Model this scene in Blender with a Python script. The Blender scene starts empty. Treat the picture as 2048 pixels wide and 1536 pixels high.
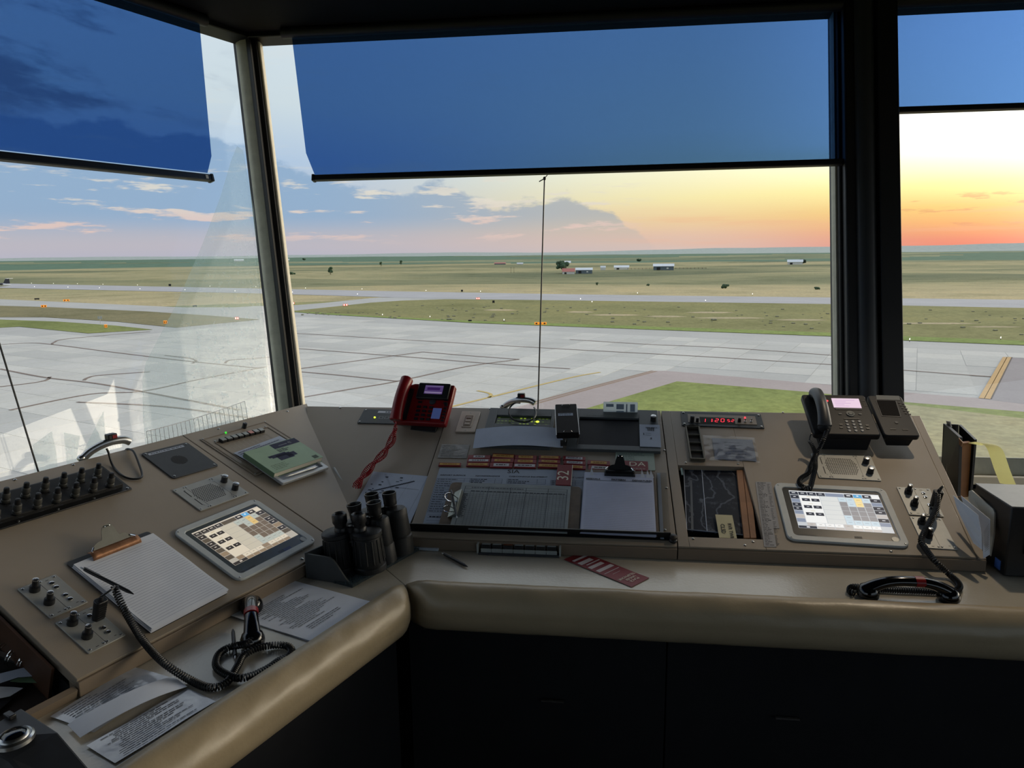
import bpy, bmesh, math, random
from mathutils import Vector, Matrix, noise
random.seed(7)
SC = bpy.context.scene
COL = SC.collection
V = Vector
R = math.radians

# ---------------------------------------------------------------- camera
FPX, HY, ROLL, CZ = 1430.0, 512.0, R(0.6), 1.60
PITCH = math.atan((768 - HY) / FPX)
_F = V((0, math.cos(PITCH), -math.sin(PITCH)))
_u = V((0, math.sin(PITCH), math.cos(PITCH)))
_r = V((1, 0, 0))
CR = _r * math.cos(ROLL) - _u * math.sin(ROLL)
CU = _u * math.cos(ROLL) + _r * math.sin(ROLL)
CO = V((0, 0, CZ))
cam_d = bpy.data.cameras.new('camera')
cam_d.sensor_fit = 'HORIZONTAL'
cam_d.sensor_width = 36.0
cam_d.lens = FPX / 2048 * 36.0
cam_d.clip_start = 0.05
cam_d.clip_end = 30000
cam = bpy.data.objects.new('camera', cam_d)
COL.objects.link(cam)
mw = Matrix.Identity(4)
for i in range(3):
    mw[i][0], mw[i][1], mw[i][2], mw[i][3] = CR[i], CU[i], -_F[i], CO[i]
cam.matrix_world = mw
SC.camera = cam

# ---------------------------------------------------------------- exposure
SC.view_settings.view_transform = 'Standard'
SC.view_settings.look = 'None'
SC.view_settings.gamma = 1.0
SC.view_settings.use_curve_mapping = False
SC.view_settings.exposure = 0.0

def lin(c):
    return tuple(((x / 255) / 12.92 if x / 255 <= .04045 else ((x / 255 + .055) / 1.055) ** 2.4) for x in c[:3])

# ---------------------------------------------------------------- node helper
class NT:
    def __init__(s, nt):
        s.nt = nt
        s.N = nt.nodes
    def new(s, t, **k):
        n = s.N.new(t)
        for a, b in k.items():
            setattr(n, a, b)
        return n
    def link(s, a, b):
        s.nt.links.new(a, b)
    def put(s, sock, v):
        if isinstance(v, bpy.types.NodeSocket):
            s.link(v, sock)
        elif v is not None:
            sock.default_value = v
    def m(s, op, a, b=None, c=None, clamp=False):
        n = s.new('ShaderNodeMath', operation=op, use_clamp=clamp)
        for i, v in enumerate((a, b, c)):
            if v is not None:
                s.put(n.inputs[i], v)
        return n.outputs[0]
    def sstep(s, x, a, b, lo=0.0, hi=1.0):
        n = s.new('ShaderNodeMapRange', interpolation_type='SMOOTHSTEP')
        s.put(n.inputs[0], x)
        for i, v in enumerate((a, b, lo, hi)):
            s.put(n.inputs[i + 1], v)
        return n.outputs[0]
    def maprange(s, x, a, b, lo=0.0, hi=1.0):
        n = s.new('ShaderNodeMapRange')
        s.put(n.inputs[0], x)
        for i, v in enumerate((a, b, lo, hi)):
            s.put(n.inputs[i + 1], v)
        return n.outputs[0]
    def ramp(s, fac, stops, interp='LINEAR'):
        n = s.new('ShaderNodeValToRGB')
        cr = n.color_ramp
        cr.interpolation = interp
        while len(cr.elements) > 1:
            cr.elements.remove(cr.elements[-1])
        cr.elements[0].position = stops[0][0]
        cr.elements[0].color = (*stops[0][1], 1)
        for p, c in stops[1:]:
            e = cr.elements.new(p)
            e.color = (*c, 1)
        s.put(n.inputs[0], fac)
        return n.outputs[0]
    def mix(s, f, a, b, blend='MIX'):
        n = s.new('ShaderNodeMix', data_type='RGBA', blend_type=blend)
        s.put(n.inputs[0], f)
        s.put(n.inputs[6], (*a, 1) if isinstance(a, tuple) else a)
        s.put(n.inputs[7], (*b, 1) if isinstance(b, tuple) else b)
        return n.outputs[2]
    def xyz(s, x, y, z=0.0):
        n = s.new('ShaderNodeCombineXYZ')
        for i, v in enumerate((x, y, z)):
            s.put(n.inputs[i], v)
        return n.outputs[0]
    def noise(s, vec, scale=1.0, detail=4.0, rough=.55, out=0):
        n = s.new('ShaderNodeTexNoise')
        if vec is not None:
            s.link(vec, n.inputs['Vector'])
        n.inputs['Scale'].default_value = scale
        n.inputs['Detail'].default_value = detail
        n.inputs['Roughness'].default_value = rough
        return n.outputs[out]

# ---------------------------------------------------------------- sky
world = bpy.data.worlds.new('dusk_sky')
SC.world = world
world.use_nodes = True
w = NT(world.node_tree)
w.N.clear()
tc = w.new('ShaderNodeTexCoord')
sp = w.new('ShaderNodeSeparateXYZ')
w.link(tc.outputs['Generated'], sp.inputs[0])
el = w.m('MULTIPLY', w.m('ARCSINE', sp.outputs[2]), 57.2958)
az = w.m('MULTIPLY', w.m('ARCTAN2', sp.outputs[0], sp.outputs[1]), 57.2958)
SUN_AZ = 45.0
dl = w.m('ABSOLUTE', w.m('SUBTRACT', az, SUN_AZ))
dl = w.m('MINIMUM', dl, w.m('SUBTRACT', 360.0, dl))
e01 = w.maprange(el, 0.0, 40.0)
def stops(l, k=1.0):
    return [(p / 40.0, tuple(x * g * k for x in lin(c))) for p, c, g in l]
cool = w.ramp(e01, stops([(0, (196, 190, 203), 1), (2.0, (214, 198, 196), 1), (4.0, (196, 205, 222), 1), (7, (186, 208, 234), 1),
                          (11, (214, 228, 236), 1), (18, (216, 230, 240), 1.05), (28, (220, 228, 236), 1.2), (40, (218, 226, 236), 1.3)]))
warm = w.ramp(e01, stops([(0, (222, 200, 194), 1), (1.4, (240, 202, 178), 1), (2.6, (250, 216, 164), 1.02), (4.2, (254, 238, 176), 1.08),
                          (6, (254, 248, 206), 1.12), (9, (252, 250, 228), 1.15), (18, (232, 240, 240), 1.15), (40, (218, 226, 236), 1.3)]))
hot = w.ramp(e01, stops([(0, (240, 112, 96), 1), (.8, (248, 134, 98), 1), (1.8, (255, 172, 92), 1.02), (3.0, (255, 206, 108), 1.06), (4.5, (255, 240, 156), 1.25),
                         (6, (255, 250, 206), 1.5), (7.6, (255, 253, 240), 1.9), (14, (250, 250, 248), 1.9), (22, (240, 244, 248), 1.6), (40, (218, 226, 236), 1.3)]))
wc = w.sstep(dl, 26.0, 64.0, 1.0, 0.0)
wh = w.sstep(dl, 9.0, 33.0, 1.0, 0.0)
sky = w.mix(wh, w.mix(wc, cool, warm), hot)
# cloud bank low over the plain: its top line falls away towards the sunset
top = w.ramp(w.maprange(az, -60.0, 30.0), [((a + 60) / 90.0, (t / 12.0,) * 3) for a, t in
             [(-60, 9.5), (-36, 10.0), (-21, 9.2), (-17, 7.6), (-14, 6.2), (-8.5, 5.5), (-6, 6.2), (-4, 5.6), (-1, 4.4), (2, 4.9), (4.5, 5.0), (7, 4.2), (8.6, 3.5), (10, 2.4), (11.5, 0.6), (14, 0)]])
top = w.m('SUBTRACT', w.m('MULTIPLY', top, 12.0), 0.5)
n1 = w.noise(w.xyz(w.m('MULTIPLY', az, .30), w.m('MULTIPLY', el, .62)), 1.0, 5.0, .6)
bank = w.m('ADD', w.m('SUBTRACT', top, el), w.m('MULTIPLY', w.m('SUBTRACT', n1, .5), 3.4))
bank = w.m('MULTIPLY', w.sstep(bank, -.05, .55), w.sstep(el, .6, 3.4, .15, .9))
bcol = w.mix(w.sstep(az, -16.0, 9.0), lin((150, 180, 212)), lin((186, 188, 190)))
sky = w.mix(bank, sky, bcol)
# lit wisps inside and below the bank
n2 = w.noise(w.xyz(w.m('MULTIPLY', az, .16), w.m('MULTIPLY', el, 1.1), 3.0), 1.0, 5.0, .62)
wis = w.m('MULTIPLY', w.sstep(n2, .54, .63), w.m('MULTIPLY', w.sstep(el, .8, 2.0), w.m('MULTIPLY', w.sstep(el, 4.6, 7.5, 1.0, 0.12), w.sstep(az, 6.0, 12.0, 1.0, 0.0))))
sky = w.mix(w.m('MULTIPLY', wis, .85), sky, w.mix(w.sstep(el, 2.2, 4.5), lin((238, 208, 198)), lin((238, 230, 216))))
# darker streaks high on the cool side, and small warm-grey ones in the glow
n3 = w.noise(w.xyz(w.m('ADD', w.m('MULTIPLY', az, .085), w.m('MULTIPLY', el, .05)), w.m('ADD', w.m('MULTIPLY', el, .26), w.m('MULTIPLY', az, .035)), 9.0), 1.0, 6.0, .62)
stk = w.m('MULTIPLY', w.sstep(n3, .46, .60), w.m('MULTIPLY', w.sstep(az, -17.0, -27.0), w.sstep(el, 8.0, 10.5)))
sky = w.mix(w.m('MULTIPLY', stk, .75), sky, lin((132, 146, 172)))
n4 = w.noise(w.xyz(w.m('MULTIPLY', az, .35), w.m('MULTIPLY', el, 2.0), 17.0), 1.0, 4.0, .6)
g4 = w.m('MULTIPLY', w.sstep(n4, .56, .66), w.m('MULTIPLY', w.sstep(az, 25.0, 31.0), w.m('MULTIPLY', w.sstep(el, 1.2, 2.0), w.sstep(el, 4.4, 3.4))))
sky = w.mix(w.m('MULTIPLY', g4, .6), sky, lin((232, 150, 104)))
n5 = w.noise(w.xyz(w.m('MULTIPLY', az, .10), w.m('MULTIPLY', el, 1.6), 31.0), 1.0, 4.0, .55)
g5 = w.m('MULTIPLY', w.sstep(n5, .50, .66), w.m('MULTIPLY', w.sstep(az, 4.0, 14.0), w.m('MULTIPLY', w.sstep(el, .2, .9), w.sstep(el, 3.8, 2.4))))
sky = w.mix(w.m('MULTIPLY', g5, .25), sky, lin((250, 184, 150)))
# glow round the sun, which stands just above the horizon right of the view
ga = w.m('DIVIDE', w.m('SUBTRACT', az, 72.0), 14.0)
ge = w.m('DIVIDE', w.m('SUBTRACT', el, 8.0), 6.0)
glow = w.m('EXPONENT', w.m('MULTIPLY', w.m('ADD', w.m('MULTIPLY', ga, ga), w.m('MULTIPLY', ge, ge)), -.5))
sky = w.mix(1.0, sky, w.mix(glow, (0.0, 0.0, 0.0), (16.0, 13.6, 10.4)), 'ADD')
bg = w.new('ShaderNodeBackground')
w.link(sky, bg.inputs[0])
bg.inputs[1].default_value = 1.0
ow = w.new('ShaderNodeOutputWorld')
w.link(bg.outputs[0], ow.inputs[0])
world.cycles.sampling_method = 'MANUAL'
world.cycles.sample_map_resolution = 512

# ---------------------------------------------------------------- materials
MATS = {}
def mat(name, col, rough=.5, metal=0.0, var=.08, vs=30.0, bump=0.0, bs=200.0, spec=.5, emit=None, es=1.0, coat=0.0, alpha=None):
    if name in MATS:
        return MATS[name]
    m = bpy.data.materials.new(name)
    m.use_nodes = True
    t = NT(m.node_tree)
    b = t.N['Principled BSDF']
    c = lin(col)
    co = t.new('ShaderNodeTexCoord').outputs['Object']
    if var > 0:
        n = t.noise(co, vs, 4.0, .6)
        lo = tuple(x * (1 - var) for x in c)
        hi = tuple(min(1, x * (1 + var)) for x in c)
        t.link(t.ramp(n, [(.3, lo), (.7, hi)]), b.inputs['Base Color'])
    else:
        b.inputs['Base Color'].default_value = (*c, 1)
    b.inputs['Roughness'].default_value = rough
    b.inputs['Metallic'].default_value = metal
    b.inputs['Specular IOR Level'].default_value = spec
    b.inputs['Coat Weight'].default_value = coat
    if bump > 0:
        bn = t.new('ShaderNodeBump')
        bn.inputs['Strength'].default_value = bump
        bn.inputs['Distance'].default_value = .002
        t.link(t.noise(co, bs, 3.0, .6), bn.inputs['Height'])
        t.link(bn.outputs[0], b.inputs['Normal'])
    if emit:
        b.inputs['Emission Color'].default_value = (*lin(emit), 1)
        b.inputs['Emission Strength'].default_value = es
    if alpha is not None:
        b.inputs['Alpha'].default_value = alpha
    MATS[name] = m
    return m

def vcmat(name, emit=False, rough=.6, strength=1.0, spec=.3):
    m = bpy.data.materials.new(name)
    m.use_nodes = True
    t = NT(m.node_tree)
    b = t.N['Principled BSDF']
    a = t.new('ShaderNodeVertexColor', layer_name='Col')
    if emit:
        b.inputs['Base Color'].default_value = (.01, .01, .01, 1)
        t.link(a.outputs[0], b.inputs['Emission Color'])
        b.inputs['Emission Strength'].default_value = strength
        b.inputs['Roughness'].default_value = .25
    else:
        n = t.noise(t.new('ShaderNodeTexCoord').outputs['Object'], 60.0, 3.0)
        t.link(t.mix(.25, a.outputs[0], t.mix(1.0, a.outputs[0], t.ramp(n, [(.3, (.75,) * 3), (.7, (1, 1, 1))]), 'MULTIPLY')), b.inputs['Base Color'])
        b.inputs['Roughness'].default_value = rough
    b.inputs['Specular IOR Level'].default_value = spec
    MATS[name] = m
    return m

def clearmat(name, tint=(1, 1, 1), refl=1.0, rough=0.0, dust=0.0, dcol=(200, 205, 205)):
    m = bpy.data.materials.new(name)
    m.use_nodes = True
    t = NT(m.node_tree)
    t.N.clear()
    tr = t.new('ShaderNodeBsdfTransparent')
    tr.inputs[0].default_value = (*tint, 1)
    gl = t.new('ShaderNodeBsdfGlossy')
    gl.inputs['Roughness'].default_value = rough
    lw = t.new('ShaderNodeLayerWeight')
    lw.inputs[0].default_value = .5
    fr = t.m('ADD', t.m('MULTIPLY', t.m('POWER', lw.outputs['Facing'], 5.0), .96), .04)
    mx = t.new('ShaderNodeMixShader')
    t.link(t.m('MULTIPLY', fr, refl, clamp=True), mx.inputs[0])
    t.link(tr.outputs[0], mx.inputs[1])
    t.link(gl.outputs[0], mx.inputs[2])
    last = mx.outputs[0]
    if dust > 0:
        df = t.new('ShaderNodeBsdfDiffuse')
        df.inputs[0].default_value = (*lin(dcol), 1)
        n = t.noise(t.new('ShaderNodeTexCoord').outputs['Object'], 9.0, 5.0, .7)
        m2 = t.new('ShaderNodeMixShader')
        t.link(t.sstep(n, .2, .9, dust * .4, dust), m2.inputs[0])
        t.link(last, m2.inputs[1])
        t.link(df.outputs[0], m2.inputs[2])
        last = m2.outputs[0]
    o = t.new('ShaderNodeOutputMaterial')
    t.link(last, o.inputs[0])
    MATS[name] = m
    return m

def transmat(name, col, rough=.6, amt=.6):
    m = bpy.data.materials.new(name)
    m.use_nodes = True
    t = NT(m.node_tree)
    b = t.N['Principled BSDF']
    n = t.noise(t.new('ShaderNodeTexCoord').outputs['Object'], 40.0, 3.0)
    c = lin(col)
    cc = t.ramp(n, [(.3, tuple(x * .94 for x in c)), (.7, c)])
    t.link(cc, b.inputs['Base Color'])
    b.inputs['Roughness'].default_value = rough
    tr = t.new('ShaderNodeBsdfTranslucent')
    t.link(cc, tr.inputs[0])
    mx = t.new('ShaderNodeMixShader')
    mx.inputs[0].default_value = amt
    t.link(b.outputs[0], mx.inputs[1])
    t.link(tr.outputs[0], mx.inputs[2])
    t.link(mx.outputs[0], t.N['Material Output'].inputs[0])
    if amt == 1.0:
        tp = t.new('ShaderNodeBsdfTransparent')
        m2 = t.new('ShaderNodeMixShader')
        m2.inputs[0].default_value = .30
        t.link(tp.outputs[0], m2.inputs[1])
        t.link(tr.outputs[0], m2.inputs[2])
        t.link(m2.outputs[0], t.N['Material Output'].inputs[0])
    MATS[name] = m
    return m
TRANSW = transmat('translucent_card', (226, 234, 238))
TRANSY = transmat('translucent_yellow', (238, 238, 168), .45, .5)
PRINT = vcmat('printed_sheet', rough=.7)
PRINTG = vcmat('printed_gloss', rough=.32, spec=.5)
GLOW = vcmat('screen_glow', emit=True, strength=1.0)
GLASS = clearmat('window_glass', (.985, .993, .99), 1.0)
GLARE = transmat('painted_glare', (214, 238, 236), .6, 1.0)
FILM = clearmat('shade_film', (.062, .150, .365), .5, .15)
ACET = clearmat('clear_acetate', (.94, .95, .95), 1.3, .06, .03)
COVER = clearmat('screen_cover', (.97, .97, .97), .55, .03)
mat('panel_tan', (148, 136, 120), .42, var=.06, vs=3, bump=.25, bs=900, spec=.45)
mat('shelf_tan', (182, 174, 158), .24, var=.06, vs=5, bump=.25, bs=120, spec=1.0)
mat('lip_tan', (120, 106, 90), .45, var=.05, vs=4)
mat('vinyl', (166, 150, 122), .36, var=.05, vs=8, bump=.3, bs=60, spec=.5)
mat('black', (20, 21, 23), .42, var=.15)
mat('black_gloss', (10, 10, 11), .12, var=0, spec=.6)
mat('black_matte', (16, 17, 19), .7, var=.1)
mat('cabinet_dark', (30, 31, 34), .75, var=.15, vs=6, spec=.2)
mat('soffit', (17, 17, 18), .85, var=.1, spec=.15)
mat('frame_black', (17, 18, 19), .5, var=.1, vs=12)
mat('frame_white', (186, 186, 170), .55, var=.12, vs=20)
mat('steel', (190, 192, 192), .28, 1.0, var=.08)
mat('chrome', (225, 226, 226), .1, 1.0, var=0)
mat('alu_grey', (164, 165, 161), .42, .3, var=.06)
mat('grey_bezel', (188, 193, 193), .45, var=.05)
mat('module_grey', (82, 88, 90), .5, var=.06)
mat('charcoal', (46, 49, 54), .5, var=.1)
mat('red_plastic', (132, 12, 20), .35, var=.05)
mat('red_cord', (150, 10, 24), .4, var=.05)
mat('red_print', (122, 22, 30), .5, var=.08)
mat('white_paper', (222, 226, 234), .75, var=.04, vs=14, bump=.2, bs=30)
mat('blue_paper', (176, 186, 204), .75, var=.05, vs=14)
mat('plate_beige', (196, 180, 162), .45, var=.05)
mat('wood', (142, 98, 62), .55, var=.22, vs=14)
mat('wood_brown', (74, 48, 30), .5, var=.25, vs=9)
mat('screen_off', (16, 21, 30), .45, var=.25, vs=18, spec=.12)
mat('carpet_dark', (44, 54, 58), .95, var=.4, vs=300, bump=1.0, bs=700)
mat('green_page', (104, 132, 100), .7, var=.06)
mat('yellow_tape', (206, 206, 120), .5, var=.08)
mat('lens', (8, 10, 16), .05, var=0, spec=.8)
mat('led_green', (20, 40, 20), .4, var=0, emit=(60, 220, 60), es=1.2)
mat('led_red', (40, 10, 10), .4, var=0, emit=(255, 50, 60), es=3)
mat('led_yellow', (40, 40, 10), .4, var=0, emit=(215, 235, 70), es=1.5)
mat('boot_rubber', (19, 21, 22), .5, var=.15, vs=80, bump=.3, bs=400)
mat('cream', (226, 219, 200), .6, var=.05)
mat('clear_plastic', (150, 156, 154), .22, var=.1, vs=25)

# ---------------------------------------------------------------- mesh helper
class MB:
    def __init__(s):
        s.v, s.f, s.c = [], [], []
    def add(s, vs, fs, col=None):
        o = len(s.v)
        s.v += [tuple(x) for x in vs]
        s.f += [tuple(i + o for i in f) for f in fs]
        s.c += [col] * len(fs)
        return s
    def box(s, x, y, z, sx, sy, sz, rz=0.0, col=None, tilt=0.0):
        """centre x,y; z is the bottom"""
        ca, sa = math.cos(rz), math.sin(rz)
        vs = []
        for dz in (0, sz):
            for dx, dy in ((-1, -1), (1, -1), (1, 1), (-1, 1)):
                a, b = dx * sx / 2, dy * sy / 2
                vs.append((x + a * ca - b * sa, y + a * sa + b * ca, z + dz))
        return s.add(vs, [(0, 3, 2, 1), (4, 5, 6, 7), (0, 1, 5, 4), (1, 2, 6, 5), (2, 3, 7, 6), (3, 0, 4, 7)], col)
    def prism(s, poly, z0, z1, col=None):
        n = len(poly)
        vs = [(p[0], p[1], z0) for p in poly] + [(p[0], p[1], z1) for p in poly]
        fs = [tuple(range(n - 1, -1, -1)), tuple(range(n, 2 * n))]
        fs += [(i, (i + 1) % n, n + (i + 1) % n, n + i) for i in range(n)]
        return s.add(vs, fs, col)
    def hull2(s, A, B, col=None):
        """side walls and caps between two equal-length 3-D loops"""
        n = len(A)
        fs = [tuple(range(n - 1, -1, -1)), tuple(range(n, 2 * n))]
        fs += [(i, (i + 1) % n, n + (i + 1) % n, n + i) for i in range(n)]
        return s.add(list(A) + list(B), fs, col)
    def quad(s, a, b, c, d, col=None):
        return s.add([a, b, c, d], [(0, 1, 2, 3)], col)
    def rect(s, x0, y0, x1, y1, z=0.0, col=None):
        return s.add([(x0, y0, z), (x1, y0, z), (x1, y1, z), (x0, y1, z)], [(0, 1, 2, 3)], col)
    def cyl(s, x, y, z0, z1, r, r2=None, n=16, col=None):
        r2 = r if r2 is None else r2
        vs = [(x + rr * math.cos(2 * math.pi * i / n), y + rr * math.sin(2 * math.pi * i / n), z) for z, rr in ((z0, r), (z1, r2)) for i in range(n)]
        fs = [tuple(range(n - 1, -1, -1)), tuple(range(n, 2 * n))] + [(i, (i + 1) % n, n + (i + 1) % n, n + i) for i in range(n)]
        return s.add(vs, fs, col)
    def lathe(s, prof, n=20, M=None, col=None, cap=True):
        """profile [(r, z)...] about z; M moves it"""
        vs = []
        for r, z in prof:
            for i in range(n):
                p = V((r * math.cos(2 * math.pi * i / n), r * math.sin(2 * math.pi * i / n), z))
                vs.append(M @ p if M else p)
        fs = []
        k = len(prof)
        for j in range(k - 1):
            for i in range(n):
                a, b = j * n + i, j * n + (i + 1) % n
                fs.append((a, b, b + n, a + n))
        if cap:
            fs.append(tuple(range(n - 1, -1, -1)))
            fs.append(tuple((k - 1) * n + i for i in range(n)))
        return s.add(vs, fs, col)
    def tube(s, path, r, n=8, col=None, rs=None, flat=None):
        P = [V(p) for p in path]
        k = len(P)
        if k < 2:
            return s
        t0 = (P[1] - P[0]).normalized()
        up = V((0, 0, 1)) if abs(t0.z) < .9 else V((1, 0, 0))
        nrm = (up - t0 * up.dot(t0)).normalized()
        vs = []
        for i in range(k):
            t = (P[min(i + 1, k - 1)] - P[max(i - 1, 0)])
            t = t.normalized() if t.length > 1e-9 else t0
            nrm = nrm - t * nrm.dot(t)
            nrm = nrm.normalized() if nrm.length > 1e-9 else t.orthogonal().normalized()
            b = t.cross(nrm)
            rr = rs[i] if rs else r
            for j in range(n):
                a = 2 * math.pi * j / n
                vs.append(P[i] + nrm * (math.cos(a) * rr) + b * (math.sin(a) * rr * (flat or 1)))
        fs = [(i * n + j, i * n + (j + 1) % n, (i + 1) * n + (j + 1) % n, (i + 1) * n + j) for i in range(k - 1) for j in range(n)]
        fs += [tuple(range(n - 1, -1, -1)), tuple((k - 1) * n + j for j in range(n))]
        return s.add(vs, fs, col)
    def sph(s, x, y, z, rx, ry=None, rz=None, n=12, m=8, col=None):
        ry = ry or rx
        rz = rz or rx
        vs = [(x, y, z - rz)]
        for j in range(1, m):
            a = math.pi * j / m
            for i in range(n):
                b = 2 * math.pi * i / n
                vs.append((x + rx * math.sin(a) * math.cos(b), y + ry * math.sin(a) * math.sin(b), z - rz * math.cos(a)))
        vs.append((x, y, z + rz))
        fs = [(0, 1 + (i + 1) % n, 1 + i) for i in range(n)]
        for j in range(m - 2):
            fs += [(1 + j * n + i, 1 + j * n + (i + 1) % n, 1 + (j + 1) * n + (i + 1) % n, 1 + (j + 1) * n + i) for i in range(n)]
        L = len(vs) - 1
        fs += [(L, L - n + i, L - n + (i + 1) % n) for i in range(n)]
        return s.add(vs, fs, col)
    def mesh(s, name, m, smooth=True, ang=35):
        me = bpy.data.meshes.new(name)
        me.from_pydata(s.v, [], s.f)
        if m:
            me.materials.append(MATS[m] if isinstance(m, str) else m)
        if any(c is not None for c in s.c):
            at = me.color_attributes.new('Col', 'FLOAT_COLOR', 'CORNER')
            data = []
            for f, c in zip(s.f, s.c):
                cc = (*lin(c), 1.0) if c is not None else (.5, .5, .5, 1)
                data += list(cc) * len(f)
            at.data.foreach_set('color', data)
        me.validate()
        me.update()
        if smooth:
            me.shade_smooth()
            me.set_sharp_from_angle(angle=R(ang))
        return me
    def build(s, name, m, parent=None, bevel=0.0, seg=2, smooth=True, ang=35):
        o = bpy.data.objects.new(name, s.mesh(name, m, smooth, ang))
        COL.objects.link(o)
        if parent:
            o.parent = parent
        if bevel > 0:
            b = o.modifiers.new('bevel', 'BEVEL')
            b.width = bevel
            b.segments = seg
            b.limit_method = 'ANGLE'
            b.angle_limit = R(40)
        return o

def tag(o, label, cat, group=None):
    o['label'] = label
    o['category'] = cat
    if group:
        o['group'] = group
    return o
def struct(o, label=None):
    o['kind'] = 'structure'
    if label:
        o['label'] = label
    return o
def thing(name, label, cat, M=None, group=None):
    o = bpy.data.objects.new(name, None)
    o.empty_display_size = .05
    COL.objects.link(o)
    if M is not None:
        o.matrix_world = M
    return tag(o, label, cat, group)
def inst(name, mesh, parent, loc=(0, 0, 0), rot=(0, 0, 0), sc=None):
    o = bpy.data.objects.new(name, mesh)
    COL.objects.link(o)
    o.parent = parent
    o.location = loc
    o.rotation_euler = rot
    if sc:
        o.scale = sc
    return o
def text(name, s, size, m, parent, x, y, z, rz=0.0, align='CENTER', depth=.0002, bold=0.0, sx=1.0, mirror=False):
    cu = bpy.data.curves.new(name, 'FONT')
    cu.body = s
    cu.size = size
    cu.align_x = align
    cu.align_y = 'CENTER'
    cu.extrude = depth
    cu.offset = bold
    cu.resolution_u = 2
    tmp = bpy.data.objects.new('tmp', cu)
    me = bpy.data.meshes.new_from_object(tmp)
    bpy.data.objects.remove(tmp)
    bpy.data.curves.remove(cu)
    me.name = name
    me.materials.clear()
    me.materials.append(MATS[m])
    o = inst(name, me, parent, (x, y, z), (0, 0, rz), (sx, 1, 1))
    return o
def spline(pts, per=8, closed=False):
    P = [V(p) for p in pts]
    n = len(P)
    out = []
    for i in range(n - 1):
        p0, p1, p2, p3 = P[max(i - 1, 0)], P[i], P[i + 1], P[min(i + 2, n - 1)]
        for k in range(per):
            t = k / per
            out.append(.5 * ((2 * p1) + (p2 - p0) * t + (2 * p0 - 5 * p1 + 4 * p2 - p3) * t * t + (3 * p1 - p0 - 3 * p2 + p3) * t ** 3))
    out.append(P[-1])
    return out
def resample(P, step):
    out = [P[0].copy()]
    acc = 0.0
    for a, b in zip(P, P[1:]):
        L = (b - a).length
        if L < 1e-9:
            continue
        t = step - acc
        while t <= L:
            out.append(a + (b - a) * (t / L))
            t += step
        acc = (acc + L) % step if L + acc >= step else acc + L
    return out
def coil(path, rc, rw, pitch, seg=9, n=5):
    """helix of radius rc, wire radius rw, along a path"""
    P = resample(spline(path, 14), pitch / seg)
    t0 = (P[1] - P[0]).normalized()
    nrm = t0.orthogonal().normalized()
    H = []
    for i, p in enumerate(P):
        t = (P[min(i + 1, len(P) - 1)] - P[max(i - 1, 0)]).normalized()
        nrm = (nrm - t * nrm.dot(t)).normalized()
        b = t.cross(nrm)
        a = 2 * math.pi * i / seg
        H.append(p + nrm * (rc * math.cos(a)) + b * (rc * math.sin(a)))
    return MB().tube(H, rw, n)

# ---------------------------------------------------------------- planes of the console
def ray(x, y):
    return _F + CR * ((x - 1024) / FPX) + CU * ((768 - y) / FPX)
def hit(x, y, p, n):
    d = ray(x, y)
    return CO + d * ((p - CO).dot(n) / d.dot(n))
def atz(x, y, z):
    return hit(x, y, V((0, 0, z)), V((0, 0, 1)))
SH, LIP = .74, .04
PHI = R(21)
PLN = {}
for k, hd, p in (('L', R(28.5), atz(400, 1232, SH + LIP)), ('C', R(97), atz(1600, 1102, SH + LIP))):
    d = V((math.sin(hd), math.cos(hd), 0))
    o_ = V((-d.y, d.x, 0))
    v_ = o_ * math.cos(PHI) + V((0, 0, math.sin(PHI)))
    PLN[k] = (p, d, v_, d.cross(v_), o_)
PLN['S'] = (V((0, 0, SH)), V((1, 0, 0)), V((0, 1, 0)), V((0, 0, 1)), V((0, 1, 0)))
def P3(k, x, y, h=0.0):
    p, d, v, n, o = PLN[k]
    return hit(x, y, p + n * h, n)
def uv(k, x, y, h=0.0):
    p, d, v, n, o = PLN[k]
    q = P3(k, x, y, h) - p
    return q.dot(d), q.dot(v)
def at(k, u, v_, h=0.0):
    p, d, v, n, o = PLN[k]
    return p + d * u + v * v_ + n * h
def basis(o, x, y, z):
    M = Matrix.Identity(4)
    for i in range(3):
        M[i][0], M[i][1], M[i][2], M[i][3] = x[i], y[i], z[i], o[i]
    return M
def frame(k, u, v_, h=0.0, rz=0.0):
    p, d, v, n, o = PLN[k]
    return basis(at(k, u, v_, h), d, v, n) @ Matrix.Rotation(rz, 4, 'Z')
def pframe(k, x, y, h=0.0, rz=0.0):
    u, v_ = uv(k, x, y, h)
    return frame(k, u, v_, h, rz)
def rectf(k, pts, h=0.0):
    """rectangle lying on a plane, from its four corners TL TR BR BL: frame at its centre, width, height"""
    q = [V((*uv(k, x, y, h), 0)) for x, y in pts]
    c = (q[0] + q[1] + q[2] + q[3]) / 4
    ex = ((q[1] - q[0]) + (q[2] - q[3])) / 2
    ey = ((q[0] - q[3]) + (q[1] - q[2])) / 2
    a = math.atan2(ex.y, ex.x)
    b = math.atan2(ey.y, ey.x) - math.pi / 2
    b = (b - a + math.pi) % (2 * math.pi) - math.pi + a
    rz = (a + b) / 2
    return frame(k, c.x, c.y, h, rz), ex.length, ey.length
def rpoly(w_, h_, r, n=5):
    out = []
    for cx, cy, a0 in ((w_ / 2 - r, h_ / 2 - r, 0), (-w_ / 2 + r, h_ / 2 - r, 90), (-w_ / 2 + r, -h_ / 2 + r, 180), (w_ / 2 - r, -h_ / 2 + r, 270)):
        for i in range(n + 1):
            a = R(a0 + 90 * i / n)
            out.append((cx + r * math.cos(a), cy + r * math.sin(a)))
    return out
SCREW = MB().lathe([(.0036, 0), (.0034, .0012), (.0022, .0021), (.0006, .0023)], 10).mesh('screw', 'steel')
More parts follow.
